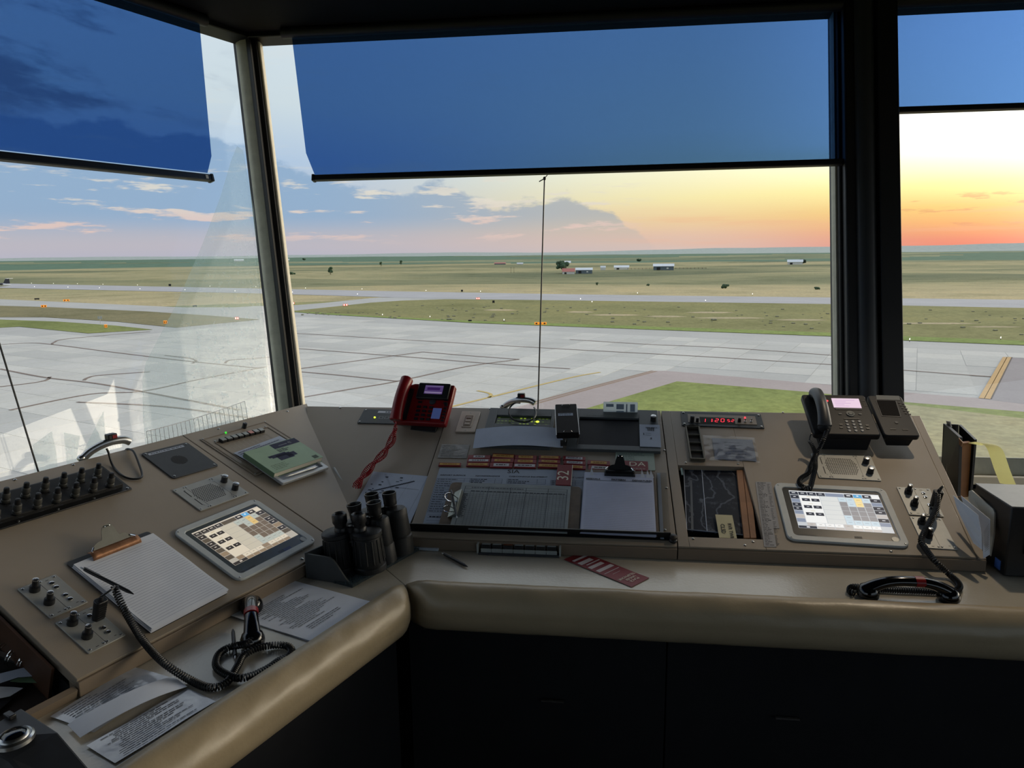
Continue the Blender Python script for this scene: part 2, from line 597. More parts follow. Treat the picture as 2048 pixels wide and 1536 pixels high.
def screws(parent, pts, z=0.0, s=1.0):
    for x, y in pts:
        inst('screw', SCREW, parent, (x, y, z), (0, 0, 0), (s, s, s))

# ================================================================ the airfield outside (ground 20 m below the eye)
GZ = CZ - 20.0
def gm():
    m = bpy.data.materials.new('ground_cover')
    m.use_nodes = True
    t = NT(m.node_tree)
    b = t.N['Principled BSDF']
    a = t.new('ShaderNodeVertexColor', layer_name='Col').outputs[0]
    g = t.new('ShaderNodeNewGeometry').outputs['Position']
    n1 = t.noise(g, .035, 6.0, .65)
    n2 = t.noise(g, .8, 4.0, .7)
    c = t.mix(1.0, a, t.ramp(n1, [(.3, (.72, .74, .66)), (.5, (1, 1, 1)), (.72, (1.18, 1.1, 1.02))]), 'MULTIPLY')
    c = t.mix(1.0, c, t.ramp(n2, [(.3, (.74,) * 3), (.7, (1.2,) * 3)]), 'MULTIPLY')
    t.link(c, b.inputs['Base Color'])
    b.inputs['Roughness'].default_value = .95
    b.inputs['Specular IOR Level'].default_value = .1
    MATS['ground_cover'] = m
    m = bpy.data.materials.new('pavement')
    m.use_nodes = True
    t = NT(m.node_tree)
    b = t.N['Principled BSDF']
    a = t.new('ShaderNodeVertexColor', layer_name='Col').outputs[0]
    g = t.new('ShaderNodeNewGeometry').outputs['Position']
    n1 = t.noise(g, .05, 6.0, .7)
    n2 = t.noise(g, 2.0, 3.0, .6)
    c = t.mix(1.0, a, t.ramp(n1, [(.3, (.9, .9, .9)), (.7, (1.08, 1.08, 1.08))]), 'MULTIPLY')
    c = t.mix(1.0, c, t.ramp(n2, [(.3, (.95,) * 3), (.7, (1.05,) * 3)]), 'MULTIPLY')
    t.link(c, b.inputs['Base Color'])
    b.inputs['Roughness'].default_value = .8
    b.inputs['Specular IOR Level'].default_value = .25
    MATS['pavement'] = m
gm()
def gp(x, y, dz=0.0):
    return atz(x, y, GZ + dz)
def smooth(a, b, x):
    t = max(0.0, min(1.0, (x - a) / (b - a)))
    return t * t * (3 - 2 * t)
def terr(x, y):
    d = math.hypot(x, y)
    n = noise.noise(V((x / 260, y / 140, 1.3)))
    n2 = noise.noise(V((x / 1500, y / 700, 5.1)))
    d0 = 420 + 620 * smooth(-.10, -.45, x / max(d, 1))
    h = smooth(d0, d0 + 200, d) * (n * 4.0 - 1.5) * (1 - smooth(1500, 2200, d) * .6)
    h += smooth(1750, 3700, d) * (21 + 5 * n2) + smooth(4300, 7200, d) * (34 + 22 * n2 + 8 * x / 7000 * 4)
    return h
def tcol(x, y):
    d = math.hypot(x, y)
    n = noise.noise(V((x / 420, y / 130, 2.7)))
    n2 = noise.noise(V((x / 1900, y / 420, 8.2)))
    g = V((140, 142, 96))
    tan = V((186, 170, 132))
    field = V((156, 150, 112))
    dark = V((112, 116, 88))
    crop = V((98, 122, 102))
    ridge = V((168, 176, 172))  # distance haze put into the colour of the far hills
    if d < 345:
        c = g.lerp(tan, max(0, min(1, .35 + n)))
    elif d < 520:
        c = tan.lerp(field, smooth(360, 520, d) * .6 + .25 * n)
    else:
        c = field.lerp(dark, max(0, min(1, .3 + 1.6 * n)))
        c = c.lerp(tan, max(0, min(.5, -n * .9)))
    e = 1750 + 260 * n2 + (250 if x < 0 else 0)
    c = c.lerp(crop, smooth(e, e + 60, d) * (1 if n2 > -.32 else .35))
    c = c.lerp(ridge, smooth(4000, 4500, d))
    return tuple(c)
azs = [a * .45 for a in range(-130, 131)] + [62 + 9 * i for i in range(27)]
rings = [18 * (520 ** (i / 150.0)) for i in range(151)]
mb = MB()
for r_ in rings:
    for a in azs:
        x, y = r_ * math.sin(R(a)), r_ * math.cos(R(a))
        mb.v.append((x, y, GZ + terr(x, y)))
na = len(azs)
for i in range(len(rings) - 1):
    for j in range(na):
        k = (j + 1) % na
        mb.f.append((i * na + j, i * na + k, (i + 1) * na + k, (i + 1) * na + j))
        x, y = rings[i] * math.sin(R(azs[j])), rings[i] * math.cos(R(azs[j]))
        mb.c.append(tcol(x, y))
ground = struct(mb.build('ground', 'ground_cover', ang=80), 'grassy plain rolling out to far low hills')

def patch(name, pts, dz, col, m='pavement', parent=None, thick=.04):
    P = [gp(x, y) for x, y in pts]
    cx = sum(p.x for p in P) / len(P)
    b = MB()
    n = len(P)
    A = [(p.x, p.y, GZ + dz - thick) for p in P]
    B = [(p.x, p.y, GZ + dz) for p in P]
    b.hull2(A, B, col)
    o = b.build(name, m, parent, smooth=False)
    # make sure the top faces up
    if o.data.polygons[1].normal.z < 0:
        o.data.flip_normals()
    return o
apron = struct(patch('apron', [(-900, 585), (-300, 592), (0, 598.6), (366, 615), (469, 615), (513, 612), (572, 612), (650, 606), (716, 599), (760, 595), (892, 596), (1300, 604), (1668, 609), (2048, 616.5), (2900, 634),
                               (2900, 1400), (-900, 1400)], .06, (180, 177, 172)), 'pale concrete apron of large square slabs')
rt = [(-900, 551), (-300, 562), (0, 567), (250, 572), (498, 577), (820, 583.5), (1140, 589), (1400, 592.5), (1668, 595.5), (2048, 600), (2900, 610)]
rb_ = [(-900, 560), (-300, 570), (0, 576), (250, 581.5), (513, 587), (850, 597), (1140, 601.5), (1400, 605), (1668, 608.7), (2048, 616.5), (2900, 634)]
b = MB()
for (a0, a1), (c0, c1) in zip(zip(rt, rt[1:]), zip(rb_, rb_[1:])):
    q = [gp(*c0), gp(*c1), gp(*a1), gp(*a0)]
    b.hull2([(p.x, p.y, GZ + .08) for p in q], [(p.x, p.y, GZ + .12) for p in q], (174, 171, 172))
runway = struct(b.build('runway', 'pavement', smooth=False), 'grey runway running across the plain')
GR = 'ground_cover'
isl = struct(patch('ground_island', [(575, 623.6), (620, 619), (686, 612), (740, 606), (804, 601.8), (892, 599), (1140, 601.5), (1668, 609), (2048, 616.8), (2900, 635), (2900, 735), (2048, 691.6), (1784, 681), (1668, 673.8), (1140, 654), (950, 647), (745, 635), (640, 629)], .16, (140, 136, 92), GR), 'grass island between the apron and the runway')
patch('grass_edge', [(745, 633), (950, 643), (1140, 649), (1668, 667), (1784, 673), (2048, 683), (2900, 722), (2900, 735), (2048, 691.6), (1784, 681), (1668, 673.8), (1140, 654), (950, 647), (745, 635), (640, 629), (575, 623.6), (640, 626)], .20, (134, 148, 84), GR, isl)
isl2 = struct(patch('ground_island', [(-300, 604), (0, 612), (102, 615), (293, 623.5), (420, 632), (519, 640), (352, 656), (234, 644), (88, 635), (0, 635), (-300, 640)], .16, (134, 126, 94), GR), 'brown grass wedge between the taxiways')
isl3 = struct(patch('ground_island', [(-300, 646), (0, 640), (117, 644), (230, 652), (305, 660), (176, 667.5), (38, 654), (0, 656), (-300, 672)], .16, (132, 138, 82), GR), 'green grass tongue at the edge of the apron')
isl4 = struct(patch('ground_island', [(1354, 764.6), (1614, 785.8), (1817, 807), (2048, 826), (2900, 905), (2900, 1400), (500, 1400), (650, 980), (800, 932), (1000, 872), (1178, 817.6)], .16, (138, 146, 86), GR), 'near lawn below the tower')
patch('dry_grass', [(1700, 800), (1817, 812), (2048, 840), (2900, 930), (2900, 1400), (1500, 1400), (1600, 900)], .19, (164, 156, 120), GR, isl4)
for x, y, wx in ((1160, 625, 60), (1230, 631, 110), (1330, 634, 90), (1460, 637, 150), (1600, 641, 110), (1860, 648, 200), (1740, 645, 80), (1000, 621, 70), (1420, 626, 100), (1990, 655, 120)):
    patch('bare_soil', [(x - wx / 2, y), (x - wx * .2, y - 1.6), (x + wx * .25, y - 1.2), (x + wx / 2, y + .4), (x + wx * .2, y + 1.5), (x - wx * .25, y + 1.3)], .19, (184, 168, 136), GR, isl)
strip = struct(patch('taxi_strip', [(1305, 743), (1332, 743), (1668, 772), (1784, 784.5), (1957, 798), (2048, 810), (2900, 885), (2900, 905), (2048, 826), (1817, 807), (1614, 785.8), (1354, 764.6), (1178, 817.6), (1000, 872), (800, 932), (650, 980), (560, 985), (900, 850), (1060, 808.5)], .13, (170, 156, 152)), 'pinkish asphalt strip beside the lawn')
patch('dark_asphalt', [(2013, 715.6), (2900, 775), (2900, 885), (2048, 810), (1962, 799.5)], .14, (150, 142, 142), parent=strip)
# concrete slabs of the apron
A0, A1 = gp(745, 636), gp(1668, 675)
E1 = (A1 - A0).normalized()
E2 = V((-E1.y, E1.x, 0))
def inpoly(x, y, poly):
    c = False
    for (x0, y0), (x1, y1) in zip(poly, poly[1:] + poly[:1]):
        if (y0 > y) != (y1 > y) and x < (x1 - x0) * (y - y0) / (y1 - y0) + x0:
            c = not c
    return c
ap_px = [(-250, 690), (0, 668), (180, 676), (340, 664), (520, 648), (575, 634), (640, 638), (745, 644), (950, 657), (1140, 664), (1668, 686), (1784, 693), (2048, 704), (2300, 716), (2000, 716), (1945, 792), (1784, 776), (1668, 764), (1345, 737), (1295, 737), (1040, 806), (860, 860), (-250, 1000)]
ap_g = [tuple(gp(x, y))[:2] for x, y in ap_px]
SL = 7.6
slabs = []
for i in range(-40, 40):
    for j in range(-60, 12):
        c = A0 + E1 * (SL * (i + .5)) + E2 * (SL * (j + .5))
        if inpoly(c.x, c.y, ap_g):
            slabs.append((c.length, c))
slabs.sort(key=lambda t: t[0])
SLABM = [MB().box(0, 0, 0, SL - .10, SL - .10, .05, col=cc).mesh('concrete_slab', 'pavement', False) for cc in ((196, 192, 185), (190, 187, 181), (200, 196, 188), (186, 183, 177))]
srz = math.atan2(E1.y, E1.x)
rest = MB()
for i, (d_, c) in enumerate(slabs):
    if i < 300:
        o = inst('concrete_slab', random.choice(SLABM), apron, (c.x, c.y, GZ + .05), (0, 0, srz))
    else:
        rest.box(c.x, c.y, GZ + .05, SL - .10, SL - .10, .05, srz, col=random.choice(((196, 192, 185), (190, 187, 181), (200, 196, 188), (186, 183, 177))))
o = rest.build('concrete_slabs', 'pavement', apron, smooth=False)
o['kind'] = 'stuff'
# painted lines
def gline(pts, wd, col, dz=.15, parent=apron, name='painted_line', sm=True):
    P = [V((*gp(x, y)[:2], 0)) for x, y in pts]
    if sm:
        P = spline(P, 6)
    b = MB()
    for i in range(len(P) - 1):
        d = (P[i + 1] - P[i])
        if d.length < 1e-6:
            continue
        s = V((-d.y, d.x, 0)).normalized() * wd / 2
        b.box(0, 0, 0, 0, 0, 0) if False else None
        q = [P[i] - s, P[i + 1] - s, P[i + 1] + s, P[i] + s]
        b.hull2([(p.x, p.y, GZ + dz - .02) for p in q], [(p.x, p.y, GZ + dz) for p in q], col)
    return b.build(name, 'pavement', parent, smooth=False)
BR, YL, DK = (132, 116, 106), (198, 172, 106), (118, 114, 112)
for pts in ([(0, 739), (88, 756), (190, 768), (285, 785), (480, 822)], [(20, 822), (180, 790), (285, 784), (400, 760), (532, 735)], [(0, 690), (60, 687), (105, 690), (230, 706), (380, 724), (520, 738)],
            [(0, 775), (60, 768), (92, 762), (100, 755)], [(168, 762), (176, 757), (200, 752), (300, 745)], [(105, 690), (108, 686), (140, 678), (300, 664)], [(385, 728), (392, 723), (380, 718), (330, 712)],
            [(450, 728), (458, 722), (480, 720), (540, 716)], [(155, 806), (330, 815), (500, 838)],
            [(585, 741), (720, 722), (845, 705)], [(590, 799), (700, 780), (795, 764), (930, 735), (1038, 720)], [(581, 667), (850, 683), (1140, 700), (1400, 714), (1668, 731)],
            [(578, 697), (789, 713), (988, 729), (1140, 739)], [(590, 744), (680, 752), (795, 764)], [(845, 705), (930, 712), (1038, 720)], [(1784, 740), (1900, 749), (1985, 755)], [(1140, 680), (1300, 690), (1440, 696), (1668, 712)]):
    gline(pts, .55, BR)
for pts in ([(900, 816), (980, 796), (1140, 757), (1200, 746)], [(955, 783), (974, 787), (982, 791), (978, 797)], [(1060, 808), (1180, 776), (1305, 743)], [(1062, 812), (1185, 778), (1312, 744)]):
    gline(pts, .5, YL if pts[0][0] < 1000 else (150, 128, 112))
for a, b_ in (((2010, 716), (1963, 799)), ((2018, 716), (1974, 800))):
    gline([a, b_], .7, (196, 160, 110), .19, strip, sm=False)
    gline([(a[0] + 4, a[1]), (b_[0] + 5, b_[1])], .5, (96, 86, 80), .18, strip, sm=False)
for pts in ([(1185, 592.5), (1300, 594.5)], [(1980, 611), (2040, 612.5)]):
    gline(pts, 1.6, (208, 208, 206), .17, runway, sm=False)
# sagebrush tufts on the island
TUFT = MB()
for a in range(7):
    TUFT.sph(.5 * math.cos(a), .5 * math.sin(a * 1.7), .25 + .1 * (a % 3), .45, .45, .35, 7, 5)
tm = TUFT.mesh('shrub_tuft', mat('sage', (128, 126, 104), .95, var=.2, vs=2))
tuft = MB()
for i in range(150):
    x = random.uniform(600, 2100)
    yb = 645 + (x - 800) * .027
    yt = 602 + max(0, (x - 900)) * .012
    y = random.uniform(yt + 8, yb - 6) if x > 780 else random.uniform(626, 632)
    p = gp(x, y)
    s = random.uniform(.18, .5) * (1.6 if random.random() < .1 else 1)
    for a in range(4):
        tuft.sph(p.x + s * .6 * math.cos(a * 2), p.y + s * .6 * math.sin(a * 2), GZ + .15 + .3 * s, s * .8, s * .8, s * .45, 6, 4)
o = tuft.build('sagebrush', 'sage')
o['kind'] = 'stuff'
tag(o, 'low sagebrush tufts scattered over the grass island', 'shrubs')

# ---- airfield signs and lights
mat('sign_orange', (236, 150, 40), .5, var=.05, emit=(255, 150, 40), es=.55)
mat('sign_red', (226, 84, 50), .5, var=.05, emit=(255, 90, 50), es=.45)
mat('sign_black', (22, 22, 24), .6)
mat('lamp_white', (255, 250, 235), .4, var=0, emit=(255, 250, 230), es=3)
mat('lamp_orange', (255, 190, 110), .4, var=0, emit=(255, 190, 110), es=2)
def sign(x, y, wpx, hpx, m, label):
    p = gp(x, y + hpx / 2)
    k = (p - CO).length / FPX
    w_, h_ = wpx * k, hpx * k
    t = thing('taxiway_sign', label, 'sign', Matrix.Translation(p) @ Matrix.Rotation(-math.atan2(p.x, p.y), 4, 'Z'), 'lit airfield signs')
    MB().box(0, 0, .25 * h_, w_, .3, .75 * h_).build('panel', m, t, .05)
    n = max(2, int(wpx / 7))
    for i in range(2):
        MB().box((i - .5) * w_ * .7, 0, 0, .15, .15, .3 * h_).build('leg', 'sign_black', t)
    for i in range(n):
        MB().box((i - (n - 1) / 2) * w_ / n, -.16, .42 * h_, w_ / n * .45, .04, .4 * h_).build('symbol', 'sign_black' if m == 'sign_orange' else 'lamp_white', t) if m != 'sign_black' else None
    return t
for a in ((133, 601.5, 9, 4, 'sign_orange', 'small orange sign on the far bank of the left taxiway'), (88, 613.5, 8, 5, 'sign_orange', 'small orange sign at the head of the brown grass wedge'),
          (212, 653.5, 4.5, 7, 'sign_orange', 'narrow orange sign standing in the green grass tongue'), (331, 645.5, 6, 7, 'sign_orange', 'narrow orange sign at the foot of the brown wedge'),
          (474, 637.5, 7, 6, 'sign_red', 'orange sign on the tip of the brown wedge beside the corner mullion'), (585, 607, 8, 4, 'sign_red', 'red sign at the taxiway mouth just right of the mullion'),
          (691, 610.5, 9, 4.5, 'sign_red', 'red sign on the upper edge of the grass island'), (956, 597.5, 8, 4.5, 'sign_red', 'red sign beside the runway left of the pull cord'),
          (1081, 647.5, 24, 6.5, 'sign_orange', 'wide lit orange sign behind the pull cord'), (74, 598.5, 7, 3, 'sign_black', 'low black sign back seen left of the orange one'),
          (390, 612.5, 7, 3.5, 'sign_black', 'low black sign back seen near the mullion'), (940, 641.5, 7, 4, 'sign_black', 'black sign back on the green island edge'),
          (924, 582, 4, 5, 'sign_black', 'black distance marker beyond the runway'), (987, 604, 4.5, 6, 'sign_black', 'black distance marker on the grass island'), (340, 571, 4, 5, 'sign_black', 'black distance marker beyond the runway on the left')):
    sign(*a)
ORD = 'first second third fourth fifth sixth seventh eighth ninth tenth eleventh twelfth thirteenth fourteenth fifteenth'.split()
rows = {'far': 0, 'near': 0, 'apron': 0}
lh = MB().cyl(0, 0, 0, .5, .06, .05, 8).mesh('post', 'sign_black')
lb = MB().lathe([(.13, .5), (.2, .55), (.22, .7), (.12, .86), (.02, .9)], 10).mesh('lamp', 'lamp_white')
for i, (x, y) in enumerate(sorted([(63, 568), (107, 568.5), (155, 569), (206, 570), (275, 571.5), (420, 574), (512, 575.5), (69, 575), (136, 576), (199, 577.5), (280, 579.5), (370, 581.5), (470, 584), (611, 578), (724, 580), (852, 583), (961, 585), (715, 590.5), (585, 586.5),
                            (1275, 588.5), (1505, 590.5), (1783, 595), (1161, 600.5), (1411, 604), (1184, 606.5), (2001, 681), (1819, 684), (1008, 644), (860, 637), (765, 633)])):
    p = gp(x, y)
    rw = 'apron' if y > 620 else ('far' if (x, y) in ((63, 568), (107, 568.5), (155, 569), (206, 570), (275, 571.5), (420, 574), (512, 575.5), (611, 578), (724, 580), (852, 583), (961, 585), (1275, 588.5), (1505, 590.5), (1783, 595)) else 'near')
    lbl = {'far': 'small white light beyond the runway, %s from the left in the far row', 'near': 'small white light on the near runway edge, %s from the left', 'apron': 'tiny light on the grass edge of the apron, %s from the left'}[rw] % ORD[rows[rw]]
    rows[rw] += 1
    t = thing('runway_light', lbl, 'light', Matrix.Translation(p), 'airfield edge lights')
    inst('post', lh, t)
    s = .75 if y < 620 else .4
    inst('lamp', lb, t, (0, 0, 0), (0, 0, 0), (s, s, 1))
# ---- wind sign post by the grass tongue
p = gp(201, 648)
t = thing('taxi_marker_post', 'thin post with two small grey boards by the grass tongue', 'post', Matrix.Translation(p) @ Matrix.Rotation(.3, 4, 'Z'))
MB().cyl(0, 0, 0, 2.2, .06).build('post', 'steel', t)
for i in (0, 1):
    MB().box(-.35 + .7 * i, 0, 1.6, .55, .06, .9).build('board', 'alu_grey', t)

# ---- trees, farm buildings
mat('leaf', (60, 82, 58), .9, var=.35, vs=.6)
mat('leaf_dark', (48, 62, 52), .9, var=.35, vs=.6)
mat('bark', (70, 56, 44), .9)
mat('roof_white', (214, 218, 222), .5, var=.04, vs=.2)
mat('wall_slate', (92, 104, 112), .7, var=.06, vs=.3)
mat('wall_white', (206, 204, 198), .7, var=.05, vs=.3)
mat('roof_red', (186, 118, 108), .7, var=.08, vs=.4)
def gpt(x, y):
    """ground point on the rolling terrain seen at a pixel"""
    d = ray(x, y)
    t = 60.0
    while t < 9000:
        p = CO + d * t
        if p.z < GZ + terr(p.x, p.y):
            break
        t *= 1.004
    p.z = GZ + terr(p.x, p.y)
    return p
def tree(x, y, wpx, hpx, label, m='leaf'):
    p = gpt(x, y)
    k = (p - CO).length / FPX
    W_, H_ = wpx * k, hpx * k
    t = thing('tree', label, 'tree', Matrix.Translation(p), 'trees far out on the plain')
    MB().cyl(0, 0, 0, H_ * .5, W_ * .05, W_ * .03, 8).build('trunk', 'bark', t)
    b = MB()
    for i in range(26):
        a, r_, z = random.uniform(0, 6.28), random.uniform(0, .36) * W_, random.uniform(.3, .86) * H_
        s = random.uniform(.09, .17) * W_
        b.sph(r_ * math.cos(a), r_ * math.sin(a), z, s, s, s * .9, 7, 5)
    b.build('crown', m, t)
for a in ((661, 549, 14, 15, 'round dark green tree alone on the slope right of the mullion'), (762, 533, 8, 10, 'small tree on the skyline field, left of the twin'), (802, 530, 8, 10, 'small tree on the skyline field, right of the twin'),
          (1126, 547, 34, 26, 'broad spreading tree behind the red roofed house'), (1278, 523, 14, 5, 'low round tree on the ridge above the long barn'), (1451, 577, 18, 7, 'low bushy tree in the draw beyond the runway'),
          (1194, 571, 8, 6, 'small bush tree beyond the runway by the pull cord'), (1634, 579, 12, 4, 'low bush near the broad pillar'), (1296, 572, 8, 4, 'tiny bush in the draw left of the bushy one'),
          (1604, 528, 18, 8, 'dark tree beside the distant white farm'), (585, 549, 14, 4, 'low dark scrub close to the corner mullion'), (608, 521, 8, 4, 'tiny far tree on the horizon right of the mullion')):
    tree(*a, m='leaf_dark' if a[0] in (1128, 1604) else 'leaf')
def house(x, y, wpx, hpx, label, wall, roof, ridge=.35, turn=0.0, depth=.55, dark_door=True):
    p = gpt(x, y)
    k = (p - CO).length / FPX
    w_, h_ = wpx * k, hpx * k
    d_ = w_ * depth
    t = thing('farm_building', label, 'building', Matrix.Translation(p) @ Matrix.Rotation(-math.atan2(p.x, p.y) + turn, 4, 'Z'))
    e = h_ * (1 - ridge)
    MB().hull2([(-w_ / 2, -d_ / 2, -1), (w_ / 2, -d_ / 2, -1), (w_ / 2, d_ / 2, -1), (-w_ / 2, d_ / 2, -1)], [(-w_ / 2, -d_ / 2, e), (w_ / 2, -d_ / 2, e), (w_ / 2, d_ / 2, e), (-w_ / 2, d_ / 2, e)]).build('wall', wall, t, smooth=False)
    o_ = .03 * w_
    b = MB()
    b.hull2([(-w_ / 2 - o_, -d_ / 2 - o_, e), (-w_ / 2 - o_, d_ / 2 + o_, e), (-w_ / 2 - o_, 0, h_)], [(w_ / 2 + o_, -d_ / 2 - o_, e), (w_ / 2 + o_, d_ / 2 + o_, e), (w_ / 2 + o_, 0, h_)])
    b.build('roof', roof, t, smooth=False)
    if dark_door:
        MB().box(-.25 * w_, -d_ / 2 - .05, 0, .18 * w_, .1, e * .75).build('door', 'sign_black', t)
        MB().box(.2 * w_, -d_ / 2 - .05, e * .3, .1 * w_, .1, e * .4).build('window', 'wall_white', t)
    return t
house(1137, 548, 24, 11, 'small house with a faded red roof under the broad tree', 'wall_white', 'roof_red', .6)
house(1168, 547, 32, 11, 'slate walled barn with a pale roof beside the red roofed house', 'wall_slate', 'roof_white', .4)
house(1206, 540, 10, 8, 'little pale shed between the farm barns', 'wall_white', 'roof_white', .4, dark_door=False)
house(1243, 539, 28, 8, 'low white barn with a bright front in the middle of the farm', 'wall_white', 'roof_white', .5)
house(1327, 540, 38, 12, 'long slate barn with a white metal roof, largest on the farm', 'wall_slate', 'roof_white', .4)
house(1131, 526, 20, 4, 'pale tent shaped roof on the ridge behind the broad tree', 'roof_white', 'roof_white', .9, dark_door=False)
house(1590, 529, 26, 9, 'far white farm house right of the barns', 'wall_white', 'roof_white', .5)
house(1000, 529, 22, 4, 'tiny red brown roofs far off left of the pull cord', 'wall_slate', 'roof_red', .5, dark_door=False)
house(1040, 529, 12, 3.5, 'tiny white shed far off left of the pull cord', 'wall_white', 'roof_white', .5, dark_door=False)
house(478, 523, 16, 4, 'tiny white buildings on the horizon just left of the mullion', 'wall_white', 'roof_white', .5, dark_door=False)
house(572, 521, 12, 3, 'tiny white building on the horizon just right of the mullion', 'wall_white', 'roof_white', .5, dark_door=False)
b0, b1 = gpt(1255, 539), gpt(1412, 538)
t = thing('farm_fence', 'thin dark rail fence running past the long barn', 'fence', Matrix.Translation(b0))
dd = b1 - b0
for i in range(22):
    q = dd * (i / 21)
    MB().box(q.x, q.y, q.z - .5, .35, .35, 2.6).build('post', 'bark', t)
MB().hull2([V((0, 0, 1.2)), V((0, .2, 1.2)), V((0, .2, 1.6)), V((0, 0, 1.6))], [dd + V((0, 0, 1.2)), dd + V((0, .2, 1.2)), dd + V((0, .2, 1.6)), dd + V((0, 0, 1.6))]).build('rail', 'bark', t)
for i, x in enumerate((1022, 1028)):
    p = gpt(x, 546)
    t = thing('utility_pole', 'thin utility pole on the plain, %s of the pair left of the pull cord' % ('left' if i == 0 else 'right'), 'pole', Matrix.Translation(p))
    MB().cyl(0, 0, 0, 7, .18, .12, 8).build('post', 'bark', t)
    MB().box(0, 0, 6.3, 2.0, .15, .15).build('crossarm', 'bark', t)
# ---- airliner parked beyond the left taxiway, only its tail in view
p = gp(9, 577)
t = thing('airliner', 'white airliner with a dark tail fin on the runway at the left edge', 'aircraft', Matrix.Translation(p) @ Matrix.Rotation(R(180), 4, 'Z') @ Matrix.Rotation(R(8), 4, 'Z'))
mat('plane_white', (226, 228, 232), .35, var=.03, vs=1)
mat('plane_dark', (58, 60, 70), .4, var=.05, vs=1)
pr = [(.05, 0), (.5, .6), (1.2, 2.5), (1.45, 5), (1.45, 21), (1.0, 25.5), (.45, 28.6), (.1, 29.4)]
MB().lathe(pr, 18, Matrix.Translation((24.5, 0, 2.7)) @ Matrix.Rotation(R(-90), 4, 'Y')).build('fuselage', 'plane_white', t)
MB().hull2([(-4.2, -.12, 3.6), (0.6, -.12, 3.6), (-1.6, -.12, 7.4), (-4.0, -.12, 7.4)], [(-4.2, .12, 3.6), (.6, .12, 3.6), (-1.6, .12, 7.4), (-4.0, .12, 7.4)]).build('tail_fin', 'plane_dark', t, smooth=False)
MB().hull2([(-4.6, -4.2, 7.2), (-3.4, -4.2, 7.2), (-1.9, 0, 7.2), (-3.4, 4.2, 7.2), (-4.6, 4.2, 7.2), (-4.0, 0, 7.2)], [(-4.6, -4.2, 7.4), (-3.4, -4.2, 7.4), (-1.9, 0, 7.4), (-3.4, 4.2, 7.4), (-4.6, 4.2, 7.4), (-4.0, 0, 7.4)]).build('stabilizer', 'plane_white', t, smooth=False)
for s in (-1, 1):
    MB().hull2([(8, s * 1.2, 2.2), (14, s * 1.2, 2.2), (10, s * 12, 3), (8, s * 12, 3)], [(8, s * 1.2, 2.5), (14, s * 1.2, 2.5), (10, s * 12, 3.15), (8, s * 12, 3.15)]).build('wing', 'plane_white', t, smooth=False)
    MB().lathe([(.5, 0), (.75, .6), (.75, 3), (.45, 3.8)], 14, Matrix.Translation((3.4, s * 2.2, 3.4)) @ Matrix.Rotation(R(-90), 4, 'Y')).build('engine', 'plane_dark', t)
    MB().cyl(11, s * 2.0, .05, 2.2, .35, n=10).build('wheel_leg', 'plane_dark', t)
MB().cyl(21.5, 0, .05, 2.0, .3, n=10).build('wheel_leg', 'plane_dark', t)

# ================================================================ the tower cab
LEAN, OFF, SILL, HEAD = R(14), .17, .80, 2.57
WIN = {}
for k in 'LC':
    p, d, v_, n, o = PLN[k]
    b = at(k, 0, .705) + o * OFF
    b.z = SILL
    w_ = o * math.sin(LEAN) + V((0, 0, math.cos(LEAN)))
    WIN[k] = (b, d, w_, d.cross(w_), o)       # d x w points into the room
TTOP = (HEAD - SILL) / math.cos(LEAN)
def wst(k, x, y, inn=0.0):
    b, d, w_, n, o = WIN[k]
    q = hit(x, y, b + n * inn, n) - b
    return q.dot(d), q.dot(w_)
def wat(k, s, t, inn=0.0):
    b, d, w_, n, o = WIN[k]
    return b + d * s + w_ * t + n * inn
# corner where the two window planes meet, at a height t along the lean
def wcorner(k, t, inn=0.0):
    bL, dL, wL, nL, _ = WIN['L']
    bC, dC, wC, nC, _ = WIN['C']
    z = wat(k, 0, t).z
    A = Matrix((tuple(nL), tuple(nC), (0, 0, 1)))
    P = A.inverted() @ V(((bL + nL * inn).dot(nL), (bC + nC * inn).dot(nC), z))
    return P
def wbox(k, s0, s1, t0, t1, i0, i1, s0t=None, s1t=None):
    """box lying in a window plane, between depths i0 and i1 into the room; s0t/s1t: its ends at the top when the sides slant"""
    s0t = s0 if s0t is None else s0t
    s1t = s1 if s1t is None else s1t
    q = [(s0, t0), (s1, t0), (s1t, t1), (s0t, t1)]
    return MB().hull2([wat(k, s, t, i0) for s, t in q], [wat(k, s, t, i1) for s, t in q])
def cs(k, t):
    b, d, w_, n, o = WIN[k]
    return (wcorner(k, t) - b).dot(d)
cL0, cL1, cC0, cC1 = cs('L', 0), cs('L', TTOP), cs('C', 0), cs('C', TTOP)
def lean(c0, c1, t):
    return c0 + (c1 - c0) * t / TTOP
pil0 = wst('C', 1672, 790)[0]
pil1 = wst('C', 1783, 790)[0]
S_R = 2.6
S_L = -3.4
